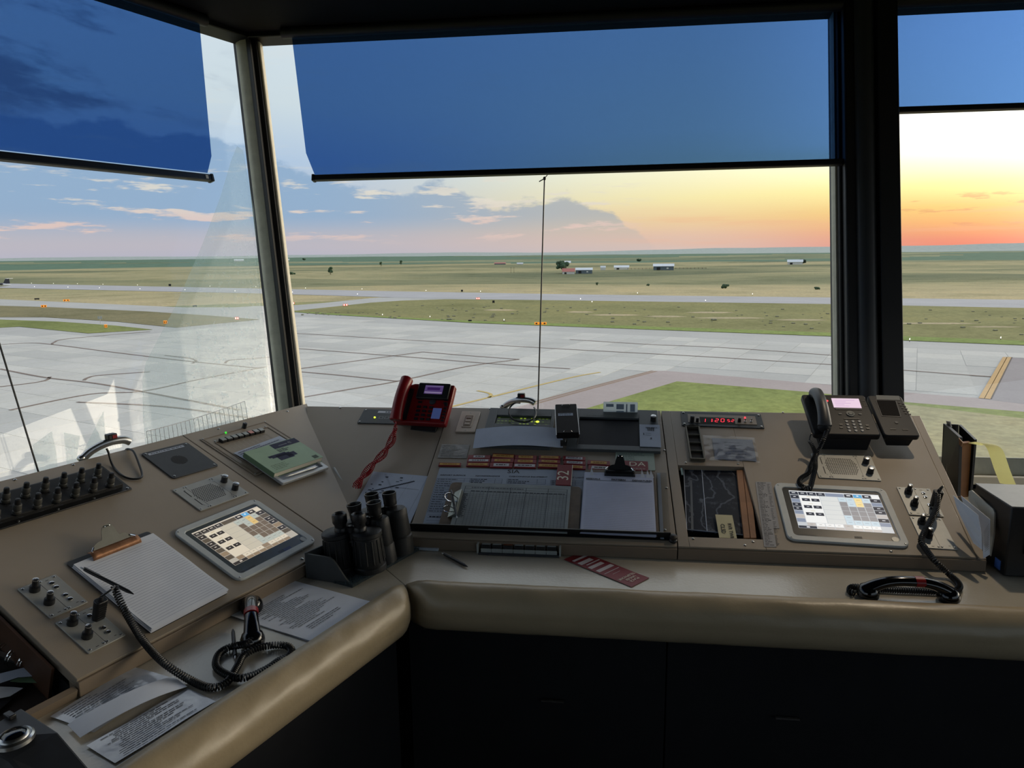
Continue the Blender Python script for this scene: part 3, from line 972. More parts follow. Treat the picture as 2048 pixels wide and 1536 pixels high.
# panes
for i, (k, a0, a1, b0, b1, lb_) in enumerate((('L', S_L, S_L, cL0 - .03, cL1 - .03, 'left pane'), ('C', cC0 + .03, cC1 + .03, pil0, pil0, 'centre pane'), ('C', pil1, pil1, S_R, S_R, 'right pane'))):
    wn = struct(bpy.data.objects.new('window_%d' % (i + 1), None))
    COL.objects.link(wn)
    wn['label'] = ('tall outward leaning window left of the corner mullion', 'wide outward leaning window between the corner mullion and the broad pillar', 'tall outward leaning window right of the broad pillar')[i]
    wbox(k, a0, b0, 0, TTOP, -.004, .004, a1, b1).build('pane', GLASS, wn, smooth=False)
    wbox(k, a0, b0, -.03, .035, -.03, .05).build('bottom_frame', 'frame_white', wn, .004)
    wbox(k, a1, b1, TTOP - .03, TTOP + .06, -.03, .05).build('top_frame', 'frame_black', wn, .004)
    if i == 2:
        wbox(k, S_R - .06, S_R, 0, TTOP, -.03, .06).build('side_frame', 'frame_black', wn)
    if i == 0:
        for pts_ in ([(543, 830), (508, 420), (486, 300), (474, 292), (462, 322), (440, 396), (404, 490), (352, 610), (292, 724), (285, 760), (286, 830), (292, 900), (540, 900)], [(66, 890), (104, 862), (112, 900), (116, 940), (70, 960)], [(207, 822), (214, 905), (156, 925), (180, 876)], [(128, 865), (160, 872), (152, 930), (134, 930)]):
            MB().add([wat('L', *wst('L', x, y, .006), .006) for x, y in pts_], [tuple(range(len(pts_)))]).build('glare_patch', GLARE, wn, smooth=False)  # reflected glare and its ghosts, cut out as pale translucent shapes on the pane
# corner mullion
tr = struct(bpy.data.objects.new('trim_1', None), 'slim black corner mullion with pale edge strips')
COL.objects.link(tr)
def cprof(k, t, s, inn):
    c0 = cs(k, t)
    return wat(k, c0 + s, t, inn)
for nm, m, prof in (('mullion', 'frame_black', [('L', -.028, -.05), ('L', -.028, .05), ('C', .040, .05), ('C', .040, -.05)]),
                    ('edge_strip', 'frame_white', [('L', -.042, -.02), ('L', -.042, .012), ('L', -.026, .035), ('L', -.026, -.02)]),
                    ('edge_strip', 'cream', [('C', .058, -.02), ('C', .058, .012), ('C', .070, .012), ('C', .070, -.02)]),
                    ('gasket', 'frame_black', [('C', .038, -.02), ('C', .038, .03), ('C', .059, .02), ('C', .059, -.02)])):
    MB().hull2([cprof(k, -.05, s, i) for k, s, i in prof], [cprof(k, TTOP + .05, s, i) for k, s, i in prof]).build(nm, m, tr, .004)
# broad pillar
tr = struct(bpy.data.objects.new('trim_2', None), 'broad black pillar between the centre and right windows')
COL.objects.link(tr)
pw = pil1 - pil0
wbox('C', pil0 + .012, pil1, -.3, TTOP + .1, -.10, .10).build('post', 'frame_black', tr, .008)
wbox('C', pil0 - .004, pil0 + .014, -.02, TTOP, -.02, .03).build('edge_strip', 'frame_white', tr)
wbox('C', pil0 + .002, pil0 + .05, -.02, TTOP, .01, .06).build('gasket', 'black_matte', tr, .006)
hb = MB()
prf = []
for i in range(9):
    a = math.pi * i / 8
    prf.append((pil0 + .085 - .036 * math.cos(a), .098 + .03 * math.sin(a)))
hb.hull2([wat('C', s, -.05, i) for s, i in prf], [wat('C', s, TTOP, i) for s, i in prf])
hb.build('rounded_cover', mat('pillar_grey', (48, 51, 54), .45, var=.05), tr)
wbox('C', pil0 + .125, pil1 - .004, -.05, TTOP, .098, .128).build('flat_cover', 'frame_black', tr, .004)

# room shell
def loopz(z, pts):
    return [(p[0], p[1], z) for p in pts]
cb = wcorner('C', 0)
eR = wat('C', S_R, 0)
eL = wat('L', S_L, 0)
hd = R(97 + 66)
dR = V((math.sin(hd), math.cos(hd), 0))
eR2 = eR + dR * 3.6
hdL = R(28.5 - 66)
dL2 = V((math.sin(hdL), math.cos(hdL), 0))
eL2 = eL - dL2 * 2.4
plan = [eL2, eL, cb, eR, eR2, V((1.2, -2.6, 0)), V((-1.6, -2.6, 0))]
struct(MB().hull2(loopz(-.1, plan), loopz(0, plan)).build('floor', mat('floor_carpet', (44, 44, 48), .95, var=.2, vs=60, bump=.4, bs=300), smooth=False), 'dark carpet floor of the tower cab')
oT = math.tan(LEAN) * (HEAD - SILL)
cen = V((.2, .6, 0))
plan2 = []
for p in plan:
    q = V((p.x, p.y, 0)) - cen
    plan2.append(cen + q * (1 + (oT + .2) / q.length))
ctop = wcorner('C', TTOP)
struct(MB().hull2(loopz(HEAD + .005, plan2), loopz(HEAD + .22, plan2)).build('ceiling', 'soffit', smooth=False), 'black ceiling above the windows')
# ceiling edge trims that hide the roller tubes
for k, a, b_ in (('C', cC1, S_R), ('L', S_L, cL1)):
    pass
def wallp(name, a, b_, z0, z1, th=.12, m='cabinet_dark', label=None):
    d = (V((b_[0], b_[1], 0)) - V((a[0], a[1], 0)))
    nn = V((-d.y, d.x, 0)).normalized() * th
    q = [V((a[0], a[1], 0)), V((b_[0], b_[1], 0)), V((b_[0], b_[1], 0)) + nn, V((a[0], a[1], 0)) + nn]
    return struct(MB().hull2(loopz(z0, q), loopz(z1, q)).build(name, m, smooth=False), label)
wallp('wall_front', cb, eR, 0, SILL - .02, label='low wall under the centre and right windows')
wallp('wall_left', eL, cb, 0, SILL - .02, label='low wall under the left window')
for i, (nm, a, b_, lb_, sh_) in enumerate((('wall_right', eR, eR2, 'right', 0), ('wall_rear_right', eR2, plan[5], 'rear right', 0), ('wall_back', plan[5], plan[6], 'back', 1), ('wall_rear_left', plan[6], eL2, 'rear left', 1), ('wall_far_left', eL2, eL, 'far left', 0))):
    wl = wallp(nm, a, b_, 0, 1.0, label='low dark wall on the %s side of the cab' % lb_)
    wallp('header', a, b_, HEAD - .12, HEAD, m='soffit', label='dark window header on the %s side' % lb_).name = 'trim_%d' % (3 + 2 * i)
    A2, B2 = V((a[0], a[1], 0)), V((b_[0], b_[1], 0))
    if sh_:  # screens added out of view to keep rear light off the console
        wallp('light_blocker', A2 + (V((.6, .8, 0)) - A2).normalized() * .09, B2 + (V((.6, .8, 0)) - B2).normalized() * .09, 1.0, HEAD - .12, .004, 'soffit', 'unseen black screen added to block light from the %s window' % lb_).name = 'light_blocker_%d' % (i + 1)
    q = wallp('window', a, b_, 1.0, HEAD - .12, .006, GLASS, 'window on the %s side of the cab' % lb_)
    q.name = 'window_%d' % (4 + i)
    dd_ = (B2 - A2).normalized()
    wallp('post', A2 - dd_ * .05, A2 + dd_ * .05, 1.0, HEAD, .12, 'frame_black', 'dark window post on the %s side' % lb_).name = 'trim_%d' % (4 + 2 * i)
# window sill inside
for i, (k, a, b_) in enumerate((('C', cC0 + .02, S_R), ('L', S_L, cL0 - .02))):
    struct(wbox(k, a, b_, -.06, -.03, -.05, .16).build('sill_%d' % (i + 1), 'cream' if i == 0 else 'frame_white', None, .004), 'pale window sill ledge behind the %s console' % ('centre' if i == 0 else 'left'))

# ---------------------------------------------------------------- roller shades
def shade(name, label, k, poly, bar, barw, cord=None, tag_end=None, rollx=None):
    t = thing(name, label, 'shade', Matrix.Translation(wat(k, 0, 1.2, .07)), 'roller shades pulled down over the windows')
    inv = t.matrix_world.inverted()
    b, d, w_, n, o = WIN[k]
    P = [inv @ wat(k, s, t_, .07) for s, t_ in poly]
    MB().add(P, [tuple(range(len(P)))]).build('film', FILM, t, smooth=False)
    (sa, ta), (sb, tb) = bar
    A = [inv @ wat(k, sa, ta - barw, .058), inv @ wat(k, sa, ta, .058), inv @ wat(k, sa, ta, .082), inv @ wat(k, sa, ta - barw, .082)]
    B = [inv @ wat(k, sb, tb - barw, .058), inv @ wat(k, sb, tb, .058), inv @ wat(k, sb, tb, .082), inv @ wat(k, sb, tb - barw, .082)]
    br = MB().hull2(A, B).build('bottom_bar', 'black', t, .003)
    e = 1 if tag_end == 'b' else -1
    sE, tE = (sb, tb) if tag_end == 'b' else (sa, ta)
    wdt = .012
    q = [inv @ wat(k, sE - wdt / 2 + e * .004, tE - barw - .002, i) for i in (.056, .084)] + [inv @ wat(k, sE - wdt / 2 + e * .004, tE + .002, i) for i in (.084, .056)]
    q2 = [inv @ wat(k, sE + wdt / 2 + e * .004, tE - barw - .002, i) for i in (.056, .084)] + [inv @ wat(k, sE + wdt / 2 + e * .004, tE + .002, i) for i in (.084, .056)]
    MB().hull2(q, q2).build('end_cap', 'black', t, .002)
    if k == 'L':
        q = [inv @ wat(k, sE - .028 + x, tE - barw * .5 + y, .0835) for x, y in ((0, -.007), (.012, -.007), (.012, .007), (0, .007))]
        MB().add(q, [(0, 1, 2, 3)]).build('size_sticker', 'cream', t)
    r0, r1 = rollx
    MB().tube([inv @ wat(k, r0, TTOP - .034, .075), inv @ wat(k, r1, TTOP - .034, .075)], .024, 14).build('roller_tube', 'frame_black', t)
    if cord:
        c = [inv @ wat(k, s, t_, i) for s, t_, i in cord]
        pc = MB().tube(c, .0028, 6).build('pull_cord', 'black', t)
        kk = c[0]
        kb = MB()
        kb.sph(kk.x, kk.y, kk.z, .006, .006, .008, 8, 6)
        kb.tube([kk, kk + d * -.022 + V((0, 0, -.012))], .0022, 5)
        kb.tube([kk, kk + d * .012 + V((0, 0, .014))], .0018, 5)
        kb.build('knot', 'black', pc)
pi = .07
w2 = lambda k, x, y: wst(k, x, y, pi)
sR_ = w2('C', 1668, 320)
barC = (w2('C', 630, 351), (pil0 + .03, w2('C', 1668, 319)[1]))
shade('roller_shade', 'dark blue film shade across the centre window with a pull cord', 'C',
      [barC[0][0:2], w2('C', 612, 306), w2('C', 583, 68), (pil0 + .04, TTOP - .006), (pil0 + .03, barC[1][1])], barC, .024,
      [(*w2('C', 1089, 357), pi), (*w2('C', 1076, 815), pi), (w2('C', 1076, 815)[0] - .002, .02, pi)], 'a', (w2('C', 583, 68)[0] - .04, pil0 + .04))
bl = w2('L', 418, 350)
shade('roller_shade', 'dark blue film shade over the left window, clouds behind it', 'L',
      [(S_L + .1, bl[1]), (w2('L', 415, 346)), w2('L', 423, 312), w2('L', 399, 48), (S_L + .1, TTOP - .006)], ((S_L + .1, bl[1] - .004), bl), .026,
      [(*w2('L', -46, 540), pi), (*w2('L', 78, 948), pi), (w2('L', 78, 948)[0] + .01, .02, pi)], 'b', (S_L + .1, w2('L', 399, 48)[0] + .03))
br_ = w2('C', 1782, 216)
shade('roller_shade', 'pale blue film shade at the top of the right window', 'C',
      [(pil1 - .01, br_[1]), (S_R - .1, br_[1]), (S_R - .1, TTOP - .006), (pil1 - .01, TTOP - .006)], ((pil1 - .004, br_[1]), (S_R - .1, br_[1])), .022, None, 'a', (pil1, S_R - .1))

# ================================================================ console
def slab(name, label, k, polys, parts=()):
    t = thing(name, label, 'console', frame(k, polys[0][0][0], polys[0][0][1], 0))
    u0, v0 = polys[0][0]
    b = MB()
    for poly in polys:
        b.prism([(u - u0, v - v0) for u, v in poly], -.022, 0)
    b.build('top_panel', 'panel_tan', t, .0015)
    return t, (u0, v0)
TOPV = .705
uS = -.335      # seam centre / right
uE = .462       # right end
uK = -1.127     # seam corner / centre
uA = .478       # seam on the left console
pA, oA = slab('sloped_console', 'sloping tan console panel under the left window with jack plates', 'L', [[(-.287, 0), (uA - .0015, 0), (uA - .0015, TOPV), (-.287, TOPV), ]])
pB, oB = slab('sloped_console', 'sloping tan console panel carrying the green book beside the corner', 'L', [[(uA + .0015, 0), (.628, 0), (.694, .143), (.776, .31), (1.043, TOPV), (uA + .0015, TOPV)]])
sm = lambda x, y, h=-.006: uv('C', x, y, h)
pK, oK = slab('sloped_console', 'dark sloping corner panel that carries the red telephone', 'C', [[(-1.30, 0), (uK - .0015, 0), (uK - .0015, TOPV), (-1.70, TOPV), (-1.62, .52), (-1.43, .24)]])
pK.location = pK.location - PLN['C'][3] * .004
pC, oC = slab('sloped_console', 'sloping tan console panel in the centre covered with charts and clipboards', 'C', [[(uK + .0015, 0), (uS - .0015, 0), (uS - .0015, TOPV), (uK + .0015, TOPV)]])
WELL = [uv('C', 1361.7, 930.4), uv('C', 1495.7, 933.8), uv('C', 1518, 1078.4), uv('C', 1369, 1073)]
wu0, wu1 = (WELL[0][0] + WELL[3][0]) / 2, (WELL[1][0] + WELL[2][0]) / 2
wv0, wv1 = (WELL[2][1] + WELL[3][1]) / 2, (WELL[0][1] + WELL[1][1]) / 2
pR, oR = slab('sloped_console', 'sloping tan console panel on the right with the clock and black telephone', 'C',
              [[(uS + .0015, 0), (wu0, 0), (wu0, TOPV), (uS + .0015, TOPV)], [(wu1, 0), (uE, 0), (uE + .075, TOPV), (wu1, TOPV)], [(wu0, 0), (wu1, 0), (wu1, wv0), (wu0, wv0)], [(wu0, wv1), (wu1, wv1), (wu1, TOPV), (wu0, TOPV)]])
# end cheek of the right console
b = MB()
b.prism([(uE + .002 - oR[0], -oR[1]), (uE + .026 - oR[0], -oR[1]), (uE + .105 - oR[0], TOPV - oR[1]), (uE + .077 - oR[0], TOPV - oR[1])], -.30, -.004)
b.build('end_cheek', 'panel_tan', pR, .002)
# lips below the panels
def lipbox(t, o, u0, u1, dv=0.0):
    # vertical front face under the lower edge, in the panel's own frame
    k = 'L' if t in (pA, pB) else 'C'
    M = t.matrix_world.inverted()
    p, d, v_, n, oo = PLN[k]
    A = []
    for (off_, z) in ((-.004, SH + .001), (-.004, SH + LIP - .006), (.03, SH + LIP - .006), (.03, SH + .001)):
        A.append((off_, z))
    def pt(u, off_, z):
        q = p + d * u + oo * off_
        q.z = z
        return M @ q
    MB().hull2([pt(u0, a, z) for a, z in A], [pt(u1, a, z) for a, z in A]).build('front_lip', 'lip_tan', t, .0015)
lipbox(pA, oA, -.287, uA - .0015)
lipbox(pB, oB, uA + .0015, .66)
lipbox(pK, oK, -1.36, uK - .0015)
lipbox(pC, oC, uK + .0015, uS - .0015)
lipbox(pR, oR, uS + .0015, uE + .024)
# closed carcass under the panels (keeps light from leaking beneath)
def carcass(name, label, k, u0, u1):
    p, d, v_, n, oo = PLN[k]
    def ring(u):
        a = p + d * u + oo * .032
        bck = at(k, u, TOPV, -.03)
        q = [V((a.x, a.y, SH - .03)), V((a.x, a.y, SH + .004)), bck, V((bck.x, bck.y, .06)), V((a.x, a.y, .06))]
        return [q[0], q[1], q[2], q[3], q[4]]
    o = MB().hull2(ring(u0), ring(u1)).build(name, 'cabinet_dark', None, smooth=False)
    tag(o, label, 'cabinet')
carcass('console_carcass', 'dark closed cabinet body behind the left console panels', 'L', -.28, .60)
carcass('console_carcass', 'dark closed cabinet body behind the centre and right console panels', 'C', -1.30, uE - .01)

# shelf (writing ledge), two boards meeting at the corner
pLs, dLs, oLs = PLN['L'][0], PLN['L'][1], PLN['L'][4]
pCs, dCs, oCs = PLN['C'][0], PLN['C'][1], PLN['C'][4]
aLi = atz(441, 1400, SH + .015)
aCi = atz(1450, 1188, SH + .015)
def xing(p, d, q, e):
    den = d.x * e.y - d.y * e.x
    s = ((q.x - p.x) * e.y - (q.y - p.y) * e.x) / den
    return V((p.x + d.x * s, p.y + d.y * s, 0))
inC = xing(aLi, dLs, aCi, dCs)          # inner corner of the ledge
bkC = xing(pLs + oLs * .02, dLs, pCs + oCs * .02, dCs)
def board(name, label, pts):
    o = MB().hull2(loopz(SH - .03, pts), loopz(SH, pts)).build(name, 'shelf_tan', None, .001, smooth=False)
    return tag(o, label, 'shelf')
fl = lambda p, d, s: p + d * s
sbL = xing(inC, (bkC - inC), pLs + oLs * .02, dLs)
board('console_shelf', 'narrow tan writing ledge below the left console', [fl(aLi, dLs, -1.3), inC - dLs * .0008, bkC - dLs * .0008, fl(pLs + oLs * .02, dLs, -1.3)])
board('console_shelf', 'narrow tan writing ledge below the centre and right console', [inC + dCs * .0008, fl(aCi, dCs, 2.0), fl(pCs + oCs * .02, dCs, 2.3 - .2) + V((0, .0, 0)), bkC + dCs * .0008])
# ledge continues past the right end, back to the wall
e0 = pCs + dCs * (uE + .03) + oCs * .02
board('console_shelf', 'deep tan ledge at the right end under the black printer box', [e0, fl(e0, dCs, 1.6), fl(e0, dCs, 1.6) + oCs * .72, e0 + oCs * .72])
# padded armrests
def armrest(name, label, s, e, inward, cut_s, cut_e, wrinkle=0):
    """roll along s->e; inward: horizontal direction to the user; cut planes given as directions of the end edges"""
    L = (e - s).length
    d = (e - s).normalized()
    prof = []
    for i in range(25):
        a = R(100 - 200 * i / 24)
        prof.append((.018 + .052 * math.cos(a) * (1 if a > 0 else .95), SH - .045 + .064 * math.sin(a)))
    prof = [(-.004, SH + .014)] + prof + [(-.004, SH - .105)]
    N = 90
    b = MB()
    for j in range(N + 1):
        f = j / N
        for i, (w_, z) in enumerate(prof):
            sag = .0035 * noise.noise(V((f * L * 7, i * .12, 3.3 + wrinkle))) + .002 * noise.noise(V((f * L * 24, i * .3, 9)))
            endp = max(0, 1 - f * L / .05) if cut_s else 0
            endq = max(0, 1 - (1 - f) * L / .05) if cut_e else 0
            sh = 1 - .22 * max(endp, endq) ** 2
            wi, zi = w_ * sh + sag, SH - .045 + (z - SH + .045) * sh + sag
            p0 = s + d * (cut_s * w_ if cut_s else 0)
            p1 = e + d * (cut_e * w_ if cut_e else 0)
            q = p0 + (p1 - p0) * f + inward * wi
            b.v.append((q.x, q.y, zi))
    k = len(prof)
    for j in range(N):
        for i in range(k - 1):
            b.f.append((j * k + i, (j + 1) * k + i, (j + 1) * k + i + 1, j * k + i + 1))
            b.c.append(None)
    b.f.append(tuple(range(k)))
    b.f.append(tuple(N * k + i for i in range(k - 1, -1, -1)))
    b.c += [None, None]
    o = b.build(name, 'vinyl', None, ang=60)
    return tag(o, label, 'armrest')
miter = math.tan(R(90 - (180 - 68.5) / 2))
armrest('armrest', 'padded tan vinyl armrest roll along the centre and right ledge', inC + dCs * .006, fl(aCi, dCs, 2.0), -oCs, miter, 0)
armrest('armrest', 'padded tan vinyl armrest roll along the left ledge', inC - dLs * .006, fl(aLi, dLs, -1.3), -oLs, miter, 0, 5)
# cabinet fronts under the ledge
def front(name, label, a, b_, back, z0=.08, z1=SH - .08):
    d = (b_ - a).normalized()
    q = [a, b_, b_ + back * .02, a + back * .02]
    t = thing(name, label, 'cabinet', Matrix.Translation(V((a.x, a.y, 0))))
    inv = t.matrix_world.inverted()
    MB().hull2([inv @ V((p.x, p.y, z0)) for p in q], [inv @ V((p.x, p.y, z1)) for p in q]).build('door', 'cabinet_dark', t, .002)
    return t
def pull(t, x, y, pl):
    P = hit(x, y, *pl)
    inv = t.matrix_world.inverted()
    P = inv @ P
    MB().tube([P - dCs * .03, P + dCs * .03], .004, 6).build('handle', 'steel', t)
qa = inC + dCs * .0 + oCs * .02
seamx = hit(1331, 1400, qa, oCs)
seam_s = (seamx - qa).dot(dCs)
f1 = front('cabinet_front', 'black cabinet front below the armrest, left of the seam', qa, qa + dCs * (seam_s - .002), oCs)
f2 = front('cabinet_front', 'black cabinet front below the armrest, right of the seam', qa + dCs * (seam_s + .002), qa + dCs * 2.2, oCs)
pull(f1, 1105, 1402, (qa - oCs * .012, oCs))
pull(f2, 1575, 1437, (qa - oCs * .012, oCs))
front('cabinet_front', 'black cabinet front below the left armrest', inC + oLs * .02 - dLs * .02, inC + oLs * .02 - dLs * 2.2, oLs)

# ================================================================ builders for the console equipment
def ring(outer, inner, z0, z1):
    n = len(outer)
    b = MB()
    vs = [(x, y, z0) for x, y in outer] + [(x, y, z1) for x, y in outer] + [(x, y, z0) for x, y in inner] + [(x, y, z1) for x, y in inner]
    fs = []
    for i in range(n):
        j = (i + 1) % n
        fs += [(i, j, n + j, n + i), (n + i, n + j, 3 * n + j, 3 * n + i), (2 * n + j, 2 * n + i, 3 * n + i, 3 * n + j), (j, i, 2 * n + i, 2 * n + j)]
    return b.add(vs, fs)
def knob(parent, x, y, z, r=.0085, h=.018, cap='steel', two=False):
    if two:
        k = MB().lathe([(r * 1.25, 0), (r * 1.2, h * .45), (r * .78, h * .5), (r * .74, h * 1.05), (r * .7, h * 1.08)], 18).build('knob', 'black', parent)
        h = h * 1.08
        r = r * .74
    else:
        k = MB().lathe([(r * 1.08, 0), (r * 1.05, .002), (r, .003), (r * .96, h), (r * .9, h + .0008)], 20).build('knob', 'black', parent)
    k.location = (x, y, z)
    c = MB().lathe([(r * .98, h), (r * .95, h + .0022), (r * .6, h + .003), (r * .1, h + .0031)], 18).build('knob_cap', cap, k)
    m = MB().box(0, r * .5, h + .0028, .0012, r * .7, .0006).build('pointer', 'white_paper', k)
    k.rotation_euler.z = random.uniform(-1, 1)
    return k
def corners(w_, h_, m=.008):
    return [(sx * (w_ / 2 - m), sy * (h_ / 2 - m)) for sx in (-1, 1) for sy in (-1, 1)]
def speaker_plate(k, pts, label):
    M, w_, h_ = rectf(k, pts)
    t = thing('speaker_plate', label, 'speaker', M, 'grey speaker plates with two knobs')
    MB().prism(rpoly(w_, h_, .003, 2), 0, .0035).build('plate', 'alu_grey', t, .0006)
    sx = w_ / .15
    b = MB()
    rr = min(.037 * sx, h_ * .36)
    n = 0
    for i in range(-12, 13):
        for j in range(-8, 9):
            x = (i + (j % 2) * .5) * .0058
            y = j * .0066
            if abs(x) < rr * 1.06 and abs(y) < rr * .92 and abs(x) + abs(y) * .6 < rr * 1.3:
                b.cyl(x - .06 * w_, y, .0034, .0038, .0021, n=6)
    g = b.build('grille_holes', 'black_matte', t, smooth=False)
    for i in (-1, 1):
        b = MB().box(-.37 * w_, i * .19 * h_, .0034, .0022, .28 * h_, .0005)
        b.build('slot', 'black_matte', t)
    MB().box(.235 * w_, 0, .0034, .0006, h_ * .96, .0003).build('joint', 'black_matte', t)
    MB().box(-.29 * w_, 0, .0034, .0006, h_ * .96, .0003).build('joint', 'black_matte', t)
    for i in (-1, 1):
        knob(t, .37 * w_, i * .2 * h_, .0035, .0095, .019)
    screws(t, corners(w_, h_, .007) + [(x * w_, s * (h_ / 2 - .007)) for x in (-.27, -.31, .21, .26) for s in (-1, 1)], .0034, .75)
    screws(t, [(-.06 * w_ + a * rr * 1.15, s * rr * 1.0) for a in (-1, 1) for s in (-1, 1)], .0034, .6)
    return t
def jack_plate(k, pts, label, plug=True, blank=False):
    M, w_, h_ = rectf(k, pts)
    t = thing('jack_plate', label, 'jack panel', M, 'grey headset jack plates')
    MB().prism(rpoly(w_, h_, .002, 2), 0, .003).build('plate', 'alu_grey', t, .0006)
    MB().box(0, 0, .0029, .0006, h_ * .96, .0003).build('joint', 'black_matte', t)
    for i in (-1, 1):
        knob(t, -.22 * w_, i * .22 * h_ + .01, .003, .0088, .026, two=True)
    if not blank:
        for y in (.3, .16, -.12, -.26):
            j = MB().lathe([(.0052, 0), (.0052, .002), (.0036, .0024)], 14).build('jack_socket', 'chrome', t)
            j.location = (.23 * w_, y * h_, .003)
            MB().cyl(0, 0, .0023, .0027, .003, n=10).build('socket_hole', 'black_matte', j)
    screws(t, corners(w_, h_, .007) + [(s * .05 * w_, q * (h_ / 2 - .007)) for s in (-1, 1) for q in (-1, 1)], .003, .8)
    for x, y, l in ((-.22, .44, .05), (.2, .42, .04), (-.22, -.44, .04), (.3, -.4, .03)):
        MB().box(x * w_, y * h_, .003, l * w_ * 2, .0012, .0002).build('engraving', 'black_matte', t)
    return t
def ui_tiles(W_, H_, warm, b):
    def T(x0, y0, x1, y1, c, g=.0035, z=.0002):
        b.rect((x0 + g - .5) * W_, (.5 - y1 + g) * H_, (x1 - g - .5) * W_, (.5 - y0 - g) * H_, z, c)
    wm = (lambda c: tuple(int(a * f) for a, f in zip(c, (.90, .85, .77)))) if warm else (lambda c: c)
    NV, GB, WH, OW, LB, GR_, YE, TA = (48, 52, 64), (138, 148, 168), (246, 246, 244), (224, 226, 224), (204, 222, 232), (150, 148, 150), (250, 226, 160), (196, 190, 186)
    if warm:
        NV, GB, GR_, TA = (64, 62, 64), (104, 98, 92), (128, 118, 108), (164, 150, 134)
    NV, GB, WH, OW, LB, GR_, YE, TA = [wm(c) for c in (NV, GB, WH, OW, LB, GR_, YE, TA)]
    b.rect(-.5 * W_, -.5 * H_, .5 * W_, .5 * H_, 0, wm((200, 204, 208)))
    T(0, -.0, 1, .025, wm((238, 238, 240)))
    xs = [0, .1, .2, .3, .4]
    for i in range(4):
        T(xs[i], .025, xs[i + 1], .12, NV)
        T(xs[i] + .025, .05, xs[i + 1] - .03, .075, wm((220, 222, 226)), z=.0004)
        T(xs[i] + .015, .09, xs[i + 1] - .015, .1, wm((170, 174, 186)), z=.0004)
    T(.4, .025, .61, .12, GB)
    T(.61, .025, .71, .12, NV)
    T(.71, .025, .81, .12, (96, 168, 214))
    T(.745, .045, .775, .085, (220, 236, 246), z=.0004)
    T(.81, .025, .91, .12, NV)
    T(.91, .025, 1, .12, WH)
    for x in (.635, .835):
        T(x, .05, x + .05, .085, wm((226, 226, 230)), z=.0004)
    for i, c in enumerate((NV, GB, NV, NV, GB, TA, GB)):
        T(0, .125 + i * .104, .1, .225 + i * .104, c)
        if c == NV:
            T(.03, .16 + i * .104, .065, .185 + i * .104, wm((220, 220, 226)), z=.0004)
    T(.1, .125, .33, .85, WH)
    for i in range(3):
        y = .2 + i * .19
        T(.12, y, .215, y + .085, NV, z=.0004)
        T(.225, y, .32, y + .085, NV, z=.0004)
        T(.18, y - .05, .235, y - .035, wm((206, 190, 140)), z=.0004)
        for x in (.15, .255):
            T(x, y + .03, x + .035, y + .05, wm((220, 222, 230)), z=.0006)
    for i in range(6):
        T(.33, .125 + i * .121, .53, .245 + i * .121, OW)
    gc = {(0, 0): LB, (1, 0): LB, (2, 0): YE, (3, 0): LB, (0, 1): GR_, (1, 1): LB, (2, 1): YE, (3, 1): GR_, (0, 4): LB, (0, 5): LB, (1, 5): LB, (2, 5): LB, (3, 5): LB}
    for i in range(4):
        for j in range(6):
            c = gc.get((i, j), GR_)
            x, y = .53 + i * .0875, .125 + j * .121
            T(x, y, x + .0875, y + .121, c)
            if c in (LB, YE):
                T(x + .02, y + .05, x + .068, y + .066, wm((150, 160, 170)) if c == LB else wm((200, 160, 90)), z=.0004)
    for i, c in enumerate((NV, GB, NV, NV, TA, NV, GB)):
        T(.88, .125 + i * .104, 1, .225 + i * .104, c)
        if c == NV:
            T(.92, .16 + i * .104, .96, .185 + i * .104, wm((220, 220, 226)), z=.0004)
    for i in range(8):
        T(.1 + i * .0975, .85, .1975 + i * .0975, .935, WH if i not in (0, 4) else TA)
        T(.13 + i * .0975, .885, .165 + i * .0975, .9, wm((150, 146, 140)), z=.0004)
        if i > 0:
            T(.1 + i * .0975, .935, .1975 + i * .0975, 1, TA)
    T(0, .935, .2, 1, NV)
    T(.085, .95, .125, .985, wm((230, 230, 236)), z=.0004)
